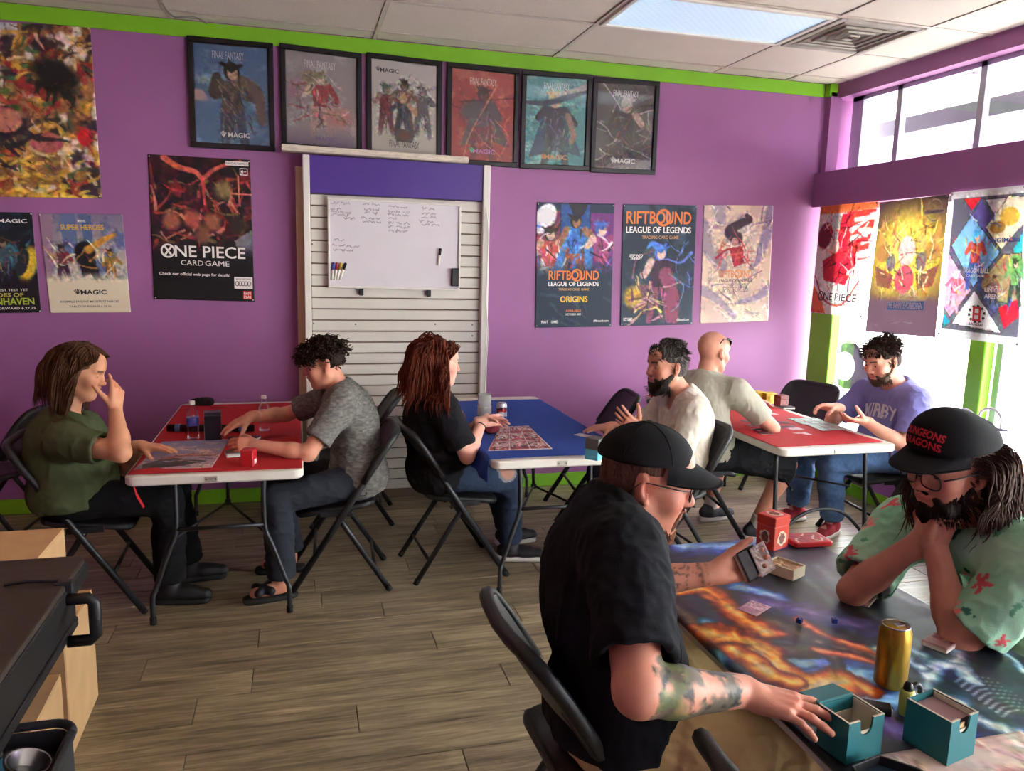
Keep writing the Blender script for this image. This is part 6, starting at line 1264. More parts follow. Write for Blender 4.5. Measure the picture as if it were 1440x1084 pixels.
# ---- E: bald, back to the room
E_ = Person('bald person in a grey green shirt and black shorts seen from behind', (1.77, -1.27, .58), at(992, 532, Y=-1.30), at(1003, 495, Y=-1.26), 26, 18, 6, 0, (206, 146, 122), .20, .012, .03, .045, 1.04, 1.03)
E_.arm(-1, at(1066, 578, Z=.82), (.3, -.8, -.6), (.75, .62, .15), (0, .3, -1), (35, 40, 50, 60, 65), .0, 1., (.05, 0, 0)); E_.arm(1, at(1062, 566, Z=.80)+V3(0, .12, 0), (0, .8, -.8), (.9, -.3, 0), (0, 0, -1), (25, 30, 35, 40, 45), .1, 1., (.04, 0, 0))
E_.leg(-1, (2.10, -1.40, .105), (.4, -.3, 1), (1, -.2, 0)); E_.leg(1, (2.00, -1.00, .105), (.4, .2, 1), (1, .1, 0))
E_.build_body(QB, QH, (110, 80, 60), stubble=((120, 90, 74), .45, .10)); E_.shirt(fabric('sage_grey_jersey', hx('aeaa9b'), .07), .0065, .72, .018, -.035, .066, amp=.006, seed=51, sc=(18, 18, 9)); E_.trousers(fabric('black_shorts', hx('222327'), .12), .007, .53, .02, amp=.007, seed=52, name='shorts', flare=.02)
shE = E_.last
for sg in (1, -1): E_.shoe(sg, mat('dark_sneaker', hx('33343a'), .7), m_whitesole, sock=fabric('pale_sock', hx('b9b2aa')))
E_.glasses((24, 20, 22), .003, .027, .02, .034, .085, .075, 'sunglasses', True, 1., mat('dark_lens', hx('1a1214'), .1))

# ---- F: violet shirt, jeans, red shoes
Fp = Person('person in a violet shirt and jeans sorting cards by the window', (2.93, -1.56, .58), at(1263, 545, Y=-1.54), at(1240, 507, Y=-1.56), 186, 186, 20, 0, (218, 158, 136), .20, .03, .06, .045, 1.06, 1.03)
Fp.arm(1, at(1216, 592, Z=.82), (.5, -.7, -1), (-1, .1, .05), (.1, .35, .95), (35, 45, 55, 60, 62), .0, 1., (-.06, 0, -.01)); Fp.arm(-1, at(1176, 573, Z=.87), (.2, .8, -.8), (-1, .15, .12), (0, -.4, -1), (40, 50, 70, 80, 85), .0, 1., (-.06, 0, 0))
Fp.leg(1, (2.66, -1.42, .105), (-.5, -.2, 1), (-.85, -.5, 0)); Fp.leg(-1, (2.60, -1.12, .105), (-.5, .1, 1), (-1, -.1, 0))
Fp.build_body(QB, QH, (66, 46, 38)); Fp.shirt(fabric('violet_jersey', hx('7c7ab8'), .06), .0065, .80, .018, -.10, .068, amp=.007, seed=61); shF = Fp.last; Fp.trousers(m_jean, .007, .97, amp=.008, seed=62, col=jeans((92, 124, 168)))
m_redshoe = mat('red_canvas', hx('a3263a'), .8, var=.1)
for sg in (1, -1):
    o = Fp.shoe(sg, m_redshoe, m_whitesole); h, k, an, toe = Fp.legs[sg]; a = V3(an[0], an[1], 0); toe = nrm(V3(toe[0], toe[1], 0)); sd = np.cross(UPV, toe)
    for j in range(4): obj('lace', MB().tube(smooth_path([a+toe*(.05+.022*j)+sd*.03+V3(0, 0, .075-.006*j), a+toe*(.055+.022*j)+V3(0, 0, .088-.008*j), a+toe*(.05+.022*j)-sd*.03+V3(0, 0, .075-.006*j)], 3), .003, 5), m_whitesole, o, True, Fp.wo)
m_hF = hairmat('brown_hair', hx('3f2f27')); Fp.haircap(m_hF, .005, .060, -.05, .007)
p, v = Fp.scalp(900, 13, lambda x: .050+.12*np.clip(x, 0, 1)); d = np.stack([-.1+.5*(p[:, 0] > .03), v[:, 1]*.9+.25, .2+0*v[:, 2]], 1)+v*.4; P = grow(Fp.w(p), Fp.wd(d), 6, .0085, [Fp.head_col(.007)], .10, .12, .2, 1., 14); Fp.hair_obj(P, m_hF, .0034, .0018, n=4); crop(Fp, m_hF, 600, 63, .009)
Fp.beard(hairmat('brown_beard', hx('4a382c')), .022, 300, 15, -.035, .003)

# ---- G: black cap, black shirt, tattooed forearms
def tattoo(s, V, tint):
    a, e, w_ = s.arms[-1]; d = nrm(w_-e); L = np.linalg.norm(w_-e); t = (V-e)@d/L; near = np.linalg.norm(V-e-np.outer((V-e)@d, d), axis=1) < .07; out = ((V-e)-np.outer((V-e)@d, d))@V3(-.1, -.8, .55) > -.012
    n = fbm(V*26, 5, 4); n2 = fbm(V*55, 8, 3); m = near & (t > .02) & (t < .90) & out; edge = np.clip((t-.02+(n2-.5)*.25)/.05, 0, 1)*np.clip((.86-t+(n2-.5)*.25)/.06, 0, 1)
    tint(m*edge*np.clip((n-.38)/.10, 0, 1), (62, 66, 56), .80); tint(m*edge*np.clip((n2-.56)/.05, 0, 1), (28, 28, 30), .85); tint(m*edge*np.clip((fbm(V*22, 15, 2)-.60)/.05, 0, 1), (96, 112, 62), .6); tint(m*edge*np.clip((.34-n)/.04, 0, 1), (196, 138, 116), .6)
    a, e, w_ = s.arms[1]; d = nrm(w_-e); L = np.linalg.norm(w_-e); t = (V-e)@d/L; near = np.linalg.norm(V-e-np.outer((V-e)@d, d), axis=1) < .07; n = fbm(V*np.array([30, 30, 60]), 25, 3); m = near & (t > .2) & (t < .86)
    tint(m*np.clip((.035-np.abs(n-.5))/.02, 0, 1), (74, 62, 58), .75); tint(near*np.clip(1-np.abs(t-.86)/.012, 0, 1), (74, 62, 58), .6); tint(near*np.clip(1-np.abs(t-.92)/.010, 0, 1), (74, 62, 58), .5)
G = Person('person in a black cap and black shirt holding a deck of cards', (.075, -3.86, .585), at(852, 722, D=1.87), at(911, 674, D=1.89), -4, -22, 11, 0, (190, 128, 106), .205, .025, .05, .02, 1.03, 1.05, chest=1.05, armq=1.10, fo_l=.268)
G.paint.append(tattoo)
G.arm(-1, at(1046, 972, Z=.845), (-.6, -.7, -.35), (.80, -.58, -.10), (-.1, .1, -1), (22, 16, 20, 26, 34), .45, 1.08, (-.01, .02, .05), .75); G.arm(1, at(1003, 806, Z=.83), (-.1, .5, -1), (.95, .12, .10), (.05, -.9, .38), (12, 62, 72, 80, 86), .05, 1.05, (.08, .0, -.01), .38)
G.leg(-1, (.34, -4.06, .105), (.4, -.2, 1), (1, -.1, 0)); G.leg(1, (.34, -3.72, .105), (.4, .2, 1), (1, .1, 0))
G.build_body(.0065, .0030, (96, 66, 48), stubble=((150, 96, 74), .35, -.03)); G.shirt(fabric('black_jersey', hx('121319'), .1), .006, .80, .02, -.01, .064, amp=.008, seed=71, loose=.026, sc=(15, 15, 9)); shG = G.last
G.trousers(fabric('khaki_cotton', hx('bda374'), .08), .006, .50, .02, amp=.008, seed=72, name='cargo_shorts', flare=.03)
for sg in (1, -1): G.shoe(sg, m_blackshoe, m_blacksole)
m_cap = fabric('black_cap_cloth', hx('17171a'), .08, bump=.3, bscale=700); G.haircap(hairmat('cropped_hair', hx('5a3d30')), .005, .05, -.05, .002)
G.cap_hat(m_cap, False, None, -.13, .002, .052, .076, ch=.088)
G.glasses((40, 24, 24), .0015, .024, .017, .033, .104, .002)
G.beard(hairmat('ginger_beard', hx('6a3f2c')), .030, 260, 16, -.085, .0028, .3, True, False)
S = Sdf(); S.ell(G.hp(.070, 0, -.118), V3(.026, .026, .034)*G.hs, G.H, .02).cap(G.hp(.097, -.02, -.05), G.hp(.097, .02, -.05), .006, None, .005).cap(G.hp(.086, .028, -.055), G.hp(.076, .026, -.095), .006, .010, .01).cap(G.hp(.086, -.028, -.055), G.hp(.076, -.026, -.095), .006, .010, .01)
G.cloth('goatee', S, MATS['ginger_beard'], .0035, .003, 17, (90, 90, 40))

# ---- H: cap with red lettering, leafy shirt, hands clasped under the chin
Hh = Person('person in a lettered black cap and leafy shirt leaning on clasped hands', (1.50, -3.90, .585), at(1390, 725, D=2.22), at(1337, 655, D=2.11), 184, 184, 10, -4, (186, 126, 104), .20, .03, .05, .05, 1.05, 1.03)
Hh.arm(1, Hh.hp(.060, .016, -.205), (.6, -1, -.7), (-.05, .35, .95), (.8, .35, .1), (40, 75, 95, 105, 110), .0, 1.05, (-.12, -.03, -.03), .5); Hh.arm(-1, Hh.hp(.075, -.020, -.205), (.15, 1, -.7), (-.05, -.35, .95), (.8, -.5, .1), (40, 80, 95, 105, 110), .0, 1.05, (-.12, .03, -.03), .5)
Hh.leg(1, (1.12, -4.04, .105), (-.4, -.2, 1), (-1, -.1, 0)); Hh.leg(-1, (1.12, -3.74, .105), (-.4, .2, 1), (-1, .1, 0))
Hh.build_body(.0065, .0030, (44, 32, 28))
def leafy(V):
    c = np.tile(np.array([150., 196., 166.]), (len(V), 1)); n = fbm(V*np.array([9, 9, 9]), 3, 3); c += (n-.5)[:, None]*np.array([70, 30, 40]); rg = np.random.default_rng(4)
    for k in range(170):
        p = V[rg.integers(len(V))]; d = np.linalg.norm(V-p, axis=1); kind = k % 3
        if kind == 0: m = d < rg.uniform(.014, .024)*(1+.5*np.sin(np.arctan2(V[:, 2]-p[2], V[:, 1]-p[1]+V[:, 0]-p[0])*5)); c[m] = (198, 84, 92) if k % 2 else (224, 130, 130)
        else:
            a = nrm(rg.normal(size=3)); q = V-p; t = q@a; w_ = np.linalg.norm(q-np.outer(t, a), axis=1); m = (np.abs(t) < .045) & (w_ < .006*(1-np.abs(t)/.05)+.004*(np.sin(t*260) > 0)); c[m] = (52, 104, 88) if kind == 1 else (92, 150, 120)
    return lin(np.clip(c, 0, 255))
Hh.shirt(mat('leafy_print_cotton', None, .85, attr=True, bump=.15, bscale=300, spec=.2), .0055, .82, .02, -.06, .068, .03, amp=.008, seed=81, loose=.03, col=leafy, vneck=.07)
Hh.trousers(fabric('dark_shorts', hx('2a2c33')), QC, .97, seed=82)
for sg in (1, -1): Hh.shoe(sg, m_blackshoe, m_blacksole)
m_hH = hairmat('wavy_brown_hair', hx('46322a')); Hh.haircap(m_hH, .005, .05, -.06, .006)
p, v = Hh.scalp(1900, 17, lambda x: -.045+.0*x); ok = (p[:, 0] < .02) & (p[:, 2] < .055); p, v = p[ok], v[ok]; d = np.stack([-.7+0*v[:, 0], np.sign(v[:, 1])*.55, -.3+0*v[:, 2]], 1)+v*.4
P = grow(Hh.w(p), Hh.wd(d/np.linalg.norm(d, axis=1, keepdims=True)), 15, .0150, [Hh.head_col(.005), Hh.face_col(.004)]+Hh.torso_cols(.03), .30, .07, .28, .8, 18, clamp=Hh.keep_face(.018)); Hh.hair_obj(P, m_hH, .0034, .0018, n=4, flat=.5)
Hh.beard(hairmat('dark_brown_beard', hx('241a17')), .040, 460, 19, -.030, .0030)
Hh.cap_hat(m_cap, True, None, -.03, .004, .060, .078, ch=.080); Hh.glasses((24, 24, 28), .0019, .028, .021, .035, .108, -.002)
# ---- lettering on clothes
R_ = Hh.capR; O = Hh.cp(.10, 0, Hh.capzb+.036)
m_red = fabric('red_embroidery', hx('b8323c'), .1); Ny, Uz = -R_[:, 1]*-1, nrm(R_[:, 2]+R_[:, 0]*-.25); Rt = R_[:, 1]; 
for tx, dz, w_ in (('DUNGEONS', .013, .118), ('DRAGONS', -.013, .112)): project_text(Hh.capmesh, tx, O+Uz*dz, Rt, Uz, w_, .021, (184, 50, 60), Hh.root, Hh.wo, .03, .002, .004, m=m_red)
Rt, Uz = Fp.l, nrm(Fp.t+Fp.f*.15)
project_text(shF, 'KIRBY', Fp.sp(.60)+Fp.f*.16, Rt, Uz, .25, .085, (206, 200, 214), Fp.root, Fp.wo, .02, .003, .02)
h, k, an, toe = E_.legs[-1]; d_ = nrm(k-h); ou = nrm(np.cross(d_, UPV)); project_text(shE, 'AND1', h+(k-h)*.58+ou*.09, d_, nrm(np.cross(ou, d_)), .13, .032, (12, 12, 14), E_.root, E_.wo, .03, .003)
# ================================================================== things on the tables
ZT = TZ+.0045
m_pet = glassmat('clear_plastic', (252, 254, 254), .045, .05); m_frost = mat('frosted_clear_plastic', hx('d8d8d6'), .2, alpha=.38); m_water = mat('water', hx('dfe8ea'), .05, trans=.95, ior=1.33)
def onmat(px, py, z=ZT): q = at(px, py, Z=z); return V3(q[0], q[1], z)
def bottle(label, px, py, h=.205, lab=(60, 60, 130)):
    L = onmat(px, py); t = thing('water_bottle', label, 'bottle', L, 0, 'clear water bottles on the red table'); k = h/.205
    prof = [(.028, 0), (.032, .006), (.0325, .03), (.030, .036), (.0325, .042), (.030, .052), (.0325, .06), (.0325, .125), (.031, .135), (.022, .165), (.0135, .178), (.0130, .188)]
    obj('bottle_body', MB().lathe([(r*k, z*k) for r, z in prof], n=22), m_pet, t, True)
    obj('label_wrap', MB().lathe([(.0330*k, .075*k), (.0333*k, .076*k), (.0333*k, .118*k), (.0330*k, .119*k)], n=22), mat('bottle_label_%d' % lab[0], lab, .4, var=.5, vscale=25), t, True)
    obj('cap', MB().lathe([(.0145*k, .186*k), (.0148*k, .188*k), (.0148*k, .202*k), (.013*k, .205*k)], n=18), m_white, t, True)
bottle('clear water bottle with blue and purple label beside the black deck box', 272, 617, .205, (70, 66, 140)); bottle('clear water bottle with pale label at the far side of the red table', 372, 605, .2, (190, 196, 206))
def boxthing(name, label, L, d, rz, m, cat='deck box', group=None, lid=None, ml=None, bev=.003):
    t = thing(name, label, cat, L, rz, group); w_, dp, h = d; lh = lid or 0
    obj('box_body', MB().box((0, 0, (h-lh)/2), (w_, dp, h-lh), bev=bev), m, t)
    if lid: obj('lid', MB().box((0, 0, h-lid/2+.0005), (w_+.002, dp+.002, lid), bev=bev), ml or m, t)
    return t
G_BOX = 'card deck boxes on the tables'
L = onmat(300, 617); t = boxthing('deck_box', 'tall black card box with silver edges on the red table', L, (.085, .07, .15), .1, mat('black_card_box', hx('14161c'), .35), 'deck box', G_BOX, .02, mat('slate_card_box_lid', hx('2b2d33'), .4))
e = MB()
for sx in (-1, 1): e.box((sx*.0425, -.035, .075), (.002, .002, .15)); e.box((0, -.035*sx, .1505), (.087, .002, .002)); e.box((sx*.0425, 0, .1505), (.002, .07, .002))
obj('edge_trim', e, m_chrome, t)
L = onmat(350, 654); t = boxthing('deck_box', 'red card box with white sticker near the red table edge', L, (.058, .062, .078), -.25, mat('red_card_box', hx('b01822'), .45), 'deck box', G_BOX, .012); obj('sticker', MB().box((.0295, .005, .02), (.001, .03, .022)), mat('white_sticker', hx('d8d2cf'), .5), t)
# playmat with a made-up landscape
c = Cv(80, 1.66, (150, 140, 165)); c.grad((130, 140, 180), (190, 150, 160)).noise(4, (214, 180, 170), .5, .7, 1).poly([(.05, 1.35), (.3, 1.0), (.55, 1.15), (.9, 1.3), (.6, 1.5), (.1, 1.6)], (52, 46, 46)).stroke([(.3, 1.05), (.6, .95), (.95, 1.0)], .08, .02, (170, 110, 90)).stroke([(.4, .9), (.7, .85), (.98, .95)], .04, .01, (205, 150, 120)).lines(30, [(90, 70, 70), (220, 190, 180), (60, 52, 52)], (.1, .8, .9, 1.55), .3, .012, 3, .2).noise(6, (90, 110, 150), .58, .7, 5, .5)
S = Sheet(*[onmat(*q) for q in ((228, 621), (323, 617), (298, 657), (186, 662))], UPV); wo = (S.c[2]+S.c[3])/2
tag(S.build('playmat', c, m_print, None, wo, .003), 'playmat with lilac sky and dark rocks under the resting hand', 'playmat')
# rolled mat with two blue bands
a, b = onmat(236, 607), onmat(357, 607); a[2] = b[2] = ZT+.021; wo = (a+b)/2-V3(0, 0, .021); t = thing('rolled_playmat', 'dark rolled playmat held by two blue bands behind the bottle', 'playmat', wo); d = nrm(b-a); n_ = nrm(np.cross(d, UPV)); sp_ = []
obj('roll', MB().tube([a, b], .020, 18), mat('dark_rolled_cloth', hx('26181c'), .8), t, True, wo)
for f in (.12, .86): q = a+(b-a)*f; obj('band', MB().tube([q-d*.014, q+d*.014], .0225, 18), mat('blue_elastic', hx('5b7fb4'), .7), t, True, wo)
# soft black pouch at the far edge
q = onmat(284, 570); V, F = Sdf().cap(q+V3(-.05, 0, .022), q+V3(.045, .01, .02), .022, .026, .03).cap(q+V3(-.02, .01, .03), q+V3(.05, -.01, .03), .016, .02, .02).mesh(.006); V = folds(V, vnormals(V, F), .006, 5, (40, 40, 40)); V[:, 2] = np.maximum(V[:, 2], ZT)
tag(obj('pouch', (V, F), mat('black_patterned_cloth', hx('1c1a20'), .9, var=.6, vscale=60), None, True, q), 'crumpled black patterned pouch at the far edge of the red table', 'pouch')
m_cardback = mat('card_edge', hx('cbc4bb'), .6)
CW, CL = .063, .088
def card_paint(seed, pal, n=14):
    c = Cv(14, 1.4, pal[0]); c.rect(.08, .1, .92, .72, pal[1]); c.lines(n, pal, (.1, .12, .9, .7), .5, .07, seed); c.rect(.1, .80, .9, 1.28, pal[2]); return c
def card(label, L, rz, cv, group, tilt=None, name='playing_card', h=.0012, size=1.):
    """one card (or a squared stack of height h) lying at L"""
    R = rotz(rz) if tilt is None else tilt; w_, l = CW*size, CL*size; P = [R@V3(-w_/2, l/2, h), R@V3(w_/2, l/2, h), R@V3(w_/2, -l/2, h), R@V3(-w_/2, -l/2, h)]; S = Sheet(*[np.asarray(L)+q for q in P], R@V3(0, 0, 1.))
    o = S.build(name, cv, m_print, None, np.asarray(L, float), h); return tag(o, label, 'card' if h < .005 else 'card stack', group)
PINK = [(205, 160, 175), (222, 190, 200), (190, 140, 160)]; REDW = [(170, 150, 140), (120, 50, 50), (196, 180, 170)]; GREY = [(86, 40, 48), (70, 34, 42), (110, 60, 66)]; MINT = [(206, 216, 214), (120, 170, 160), (190, 210, 206)]
card('flat stack of pale cards beside the red card box', onmat(327, 640), .2, card_paint(3, [(150, 140, 140), (110, 100, 104), (170, 160, 158)]), None, h=.018); card('squared stack of dark sleeved cards near the reaching hand', onmat(330, 622), .1, card_paint(4, [(60, 40, 46), (50, 36, 40), (80, 60, 64)]), None, h=.022); card('low stack of dark cards on the red cloth beyond the sleeve', onmat(352, 617), 1.2, card_paint(5, [(70, 26, 30), (60, 24, 28), (90, 40, 40)]), None, h=.012)

# ---- blue table
c = Cv(90, .98, (214, 206, 200)); R = random.Random(8)
for i in range(3):
    for j in range(3):
        x0, y0 = .02+.325*i, .02+.32*j; c.rect(x0, y0, x0+.305, y0+.30, (150, 60, 66)).rect(x0+.02, y0+.02, x0+.285, y0+.2, (196, 180, 172)); c.lines(16, [(140, 40, 50), (60, 40, 44), (226, 214, 206), (190, 90, 90)], (x0+.03, y0+.03, x0+.26, y0+.27), .12, .018, 30+i*3+j)
S = Sheet(*[onmat(*q) for q in ((703, 600), (743, 598.5), (777, 630.5), (686, 633.5))], UPV); wo = (S.c[2]+S.c[3])/2
tag(S.build('card_sheet', c, m_print, None, wo, .003), 'uncut sheet of nine red and white cards on the blue cloth', 'playmat')
L = onmat(681, 590); t = thing('clear_canister', 'clear plastic canister with lettered wrap on the blue table', 'canister', L)
obj('canister_body', MB().lathe([(.030, 0), (.041, .004), (.043, .16), (.041, .16), (.038, .012), (.028, .008)], n=24), m_frost, t, True); obj('wrap', MB().lathe([(.0435, .03), (.0437, .031), (.0437, .088), (.0435, .089)], n=24), mat('grey_printed_wrap', hx('a9a7a4'), .5, var=.4, vscale=40), t, True); obj('rim', MB().tube([V3(.042*math.cos(a), .042*math.sin(a), .16) for a in np.linspace(0, 6.2832, 25)], .002, 5), m_pet, t, True)
obj('spout', MB().box((.02, .0, .168), (.03, .02, .018), bev=.004), m_pet, t)
def can(label, L, r, h, m, cat='can', wrap=None):
    t = thing('drink_can', label, cat, L); obj('can_body', MB().lathe([(r*.72, 0), (r*.8, .002), (r, .010), (r, h-.018), (r*.86, h-.006), (r*.86, h-.003)], n=28), m, t, True)
    obj('can_top', MB().lathe([(r*.86, h-.004), (r*.88, h-.001), (r*.84, h), (r*.80, h-.004), (r*.05, h-.004)], n=28), m_chrome, t, True); obj('pull_tab', MB().box((.008, 0, h-.0025), (.022, .013, .0016), bev=.0006), m_chrome, t); return t
mc = mat('printed_can_red_blue', hx('c8c8cc'), .3, .4); nt = mc.node_tree; N_ = nt.nodes; tc = N_.new('ShaderNodeTexCoord'); sp2 = N_.new('ShaderNodeSeparateXYZ'); wv = N_.new('ShaderNodeTexNoise'); wv.inputs['Scale'].default_value = 22; ad2 = N_.new('ShaderNodeMath'); ad2.operation = 'MULTIPLY_ADD'; ad2.inputs[1].default_value = .06; cr = N_.new('ShaderNodeValToRGB')
nt.links.new(tc.outputs['Object'], sp2.inputs[0]); nt.links.new(tc.outputs['Object'], wv.inputs['Vector']); nt.links.new(wv.outputs[0], ad2.inputs[0]); nt.links.new(sp2.outputs[2], ad2.inputs[2]); mr = N_.new('ShaderNodeMapRange'); mr.inputs[1].default_value = .03; mr.inputs[2].default_value = .15; nt.links.new(ad2.outputs[0], mr.inputs[0]); nt.links.new(mr.outputs[0], cr.inputs[0])
cr.color_ramp.interpolation = 'CONSTANT'; e = cr.color_ramp.elements; e[0].color = (*lin((40, 70, 140)), 1); e[1].position = .30; e[1].color = (*lin((205, 205, 210)), 1)
for p_, c_ in ((.5, (160, 40, 50)), (.68, (60, 40, 60)), (.8, (205, 205, 210))): x = e.new(p_); x.color = (*lin(c_), 1)
nt.links.new(cr.outputs[0], N_['Principled BSDF'].inputs['Base Color']); can('white red and blue drink can on the blue table', onmat(705, 593), .033, .122, mc)
L = onmat(836, 645); t = boxthing('deck_box', 'two tone card box with grey lid and sky blue base', L, (.075, .075, .11), .72, mat('sky_blue_card_box', hx('5fb4cf'), .4), 'deck box', G_BOX, .055, mat('grey_card_box_lid', hx('5c5a5a'), .45))
card('single white card lying on the blue cloth', onmat(820, 612), .6, card_paint(6, [(206, 206, 214), (190, 190, 204), (214, 214, 220)]), 'loose cards on the tables')
q = onmat(691, 609); V, F = Sdf().ell(q+V3(0, 0, .028), (.045, .032, .028), None, .02).cap(q+V3(-.03, 0, .035), q+V3(-.055, .01, .05), .014, .022, .02).mesh(.005); V = folds(V, vnormals(V, F), .008, 9, (30, 30, 14)); V[:, 2] = np.maximum(V[:, 2], ZT)
tag(obj('dice_bag', (V, F), mat('maroon_velvet', hx('6e1f30'), .9, var=.3), None, True, q), 'small maroon cloth bag under the hands at the blue table', 'bag')

# ---- red table by the window
m_yel = mat('yellow_card_box', hx('b99a1e'), .4, var=.25, vscale=20)
for px, py, rz, d, lb in ((1064, 566, .2, (.07, .075, .085), 'yellow card box next to the white tape roll'), (1080, 567, .1, (.095, .07, .08), 'wider yellow card box beside the red brown one')):
    t = boxthing('deck_box', lb, onmat(px, py), d, rz, m_yel, 'deck box', G_BOX, .03); obj('tab', MB().box((0, -d[1]/2-.001, d[2]*.62), (.03, .002, .03)), mat('gold_tab', hx('d8c04a'), .4), t)
boxthing('deck_box', 'red brown patterned card box at the far end of the window table', onmat(1098, 571), (.075, .07, .08), .1, mat('red_brown_card_box', hx('80413f'), .5, var=.6, vscale=50), 'deck box', G_BOX, .025)
card('squared stack of black sleeved cards by the yellow boxes', onmat(1106, 574), 1.5, card_paint(7, [(40, 36, 40), (36, 32, 38), (60, 56, 60)]), None, h=.014, size=1.05)
L = onmat(1049, 567); t = thing('tape_roll', 'white and pale blue roll standing by the yellow boxes', 'tape roll', L); R = rotx(math.pi/2)@np.eye(3)
obj('roll', MB().lathe([(.016, -.015), (.032, -.015), (.032, .015), (.016, .015), (.016, -.015)], (0, 0, .033), 24, R=R), m_white, t, True); obj('core', MB().lathe([(.012, -.016), (.0165, -.016), (.0165, .016), (.012, .016), (.012, -.016)], (0, 0, .033), 20, R=R), mat('pale_blue_core', hx('8fb4cf'), .5), t, True)
G_C = 'loose cards on the tables'; R = random.Random(12)
for k, (px, py) in enumerate(((1052, 592), (1060, 598), (1068, 604), (1076, 609), (1082, 596), (1092, 601), (1100, 594), (1110, 600))): card('dark red backed card face down on the window table', onmat(px, py), 1.5+R.uniform(-.1, .1), card_paint(40+k, GREY), 'face down cards on the window table')
for k, (px, py) in enumerate(((1118, 603), (1128, 610), (1084, 582))): card('pale pink card on the window table cloth', onmat(px, py), 1.55+R.uniform(-.15, .15), card_paint(50+k, [(206, 170, 180), (196, 150, 160), (214, 186, 190)]), 'pale cards on the window table')
O = onmat(1149, 596); 
for i in range(4):
    for j in range(3):
        L = O+rotz(.0)@V3((j-1)*.071+.012*(i % 2), (i-1.5)*.094, 0)+V3(0, 0, .0006*((i+j) % 2)); card('mint and white card laid out in rows on the window table', L, R.uniform(-.06, .06), card_paint(60+i*3+j, MINT), 'laid out cards on the window table')
hw = Fp.hands[0]; L = hw[1]+hw[2]*.10+hw[3]*.022
card('pale card held up in the hand of the person in violet', L, 0, card_paint(80, MINT), None, tilt=rotz(1.2)@rotx(.5))

# ---- front table
L = onmat(1085, 768); t = boxthing('deck_box', 'bright orange red card box with white printed shapes', L, (.085, .075, .12), .35, mat('orange_card_box', hx('c8341c'), .35), 'deck box', G_BOX, .035)
def blob(cx, cz, r, seed, face):
    R = random.Random(seed); P = []
    for k in range(18): a = 2*math.pi*k/18; q = r*R.uniform(.72, 1.1); P.append((cx+q*math.cos(a), cz+q*math.sin(a)*1.15))
    return [face(x, z) for x, z in P]
fx = lambda x, z: V3(x, -.0388, z); fy = lambda x, z: V3(-.0438, x, z); ft = lambda x, z: V3(x, z, .1212)
for k, (f, cx, cz, r) in enumerate(((fx, .0, .042, .026), (fy, .0, .045, .024), (ft, .0, .0, .026))):
    P = blob(cx, cz, r, k, f); obj('print_shape', MB().add(P, [tuple(range(18))]), mat('cream_print', hx('d9c6a8'), .5), t)
    off = (V3(0, -.0006, 0), V3(-.0006, 0, 0), V3(0, 0, .0006))[k]; P = [q*.0+np.asarray(q)+off for q in blob(cx, cz, r*.72, k+9, f)]; obj('print_shape', MB().add(P, [tuple(range(18))]), mat('brown_print', hx('7a3a2a'), .5, var=.6, vscale=90), t)
L = onmat(1134, 763); t = thing('card_tin', 'flat red tin with dark lid picture beside the orange box', 'tin', L, -.06); slab_ = slab(MB(), -.075, -.05, .075, .05, 0, .020, .012, .004); obj('tin_body', slab_, mat('red_tin', hx('a81c22'), .3, .2), t)
c = Cv(40, .62, (150, 30, 36)); c.lines(16, [(60, 24, 40), (214, 190, 180), (120, 60, 100), (30, 20, 26)], (.08, .08, .92, .55), .3, .03, 5); S = Sheet(V3(-.066, .042, .0206), V3(.066, .042, .0206), V3(.066, -.042, .0206), V3(-.066, -.042, .0206), UPV); S.build('lid_picture', c, m_print, t, None, .0004)
# open cream box with cards
L = onmat(1103, 806); t = thing('open_card_box', 'small open cream box full of cards behind the held deck', 'card box', L, .45); w_, d_, h_ = .072, .098, .034; e = MB()
for sx in (-1, 1): e.box((sx*w_/2, 0, h_/2), (.003, d_, h_)); e.box((0, sx*d_/2, h_/2), (w_, .003, h_))
obj('box_body', e.box((0, 0, .0015), (w_, d_, .003)), mat('cream_card', hx('d6c8a8'), .6), t); c = Cv(20, 1.4, (150, 110, 70)); c.lines(16, [(200, 160, 110), (100, 66, 44), (220, 196, 150)], (.05, .05, .95, 1.3), .4, .05, 4); S = Sheet(V3(-.032, .045, .030), V3(.032, .045, .030), V3(.032, -.045, .030), V3(-.032, -.045, .030), UPV); S.build('cards', c, m_print, t, None, .027)
card('pink card lying alone on the flame printed cover', onmat(1060, 855), -1.05, card_paint(90, PINK), G_C); card('red and white card lying near the elbow on the dark cover', onmat(1212, 843), -.95, card_paint(91, REDW), G_C); card('thick stack of red brown cards by the elbow', onmat(1323, 906), -1.15, card_paint(92, [(150, 110, 110), (130, 70, 74), (160, 120, 116)]), None, h=.013)
# deck held in the left hand of the person in the black cap
sg, wv_, hd, hn, cu, sp_, sc_, ts_ = G.hands[1]; sd = -np.cross(hd, hn); Lc = wv_+hd*.105+hn*.026+sd*.004
Rk = np.stack([nrm(hd*.95+sd*.2), nrm(sd-hd*.2), np.cross(nrm(hd*.95+sd*.2), nrm(sd-hd*.2))], 1)
c = card_paint(93, [(30, 28, 32), (26, 24, 28), (40, 38, 42)], 2); card('thick black sleeved card deck held by the person in the black cap', Lc, 0, c, None, tilt=Rk, name='held_deck', h=.020, size=1.02)
Lc2 = Lc+Rk@V3(.040, -.004, .022); card('clear edged card held in front of the black deck', Lc2, 0, card_paint(94, [(150, 130, 128), (120, 90, 92), (176, 160, 156)]), None, tilt=Rk@roty(.12), name='held_card', h=.002)
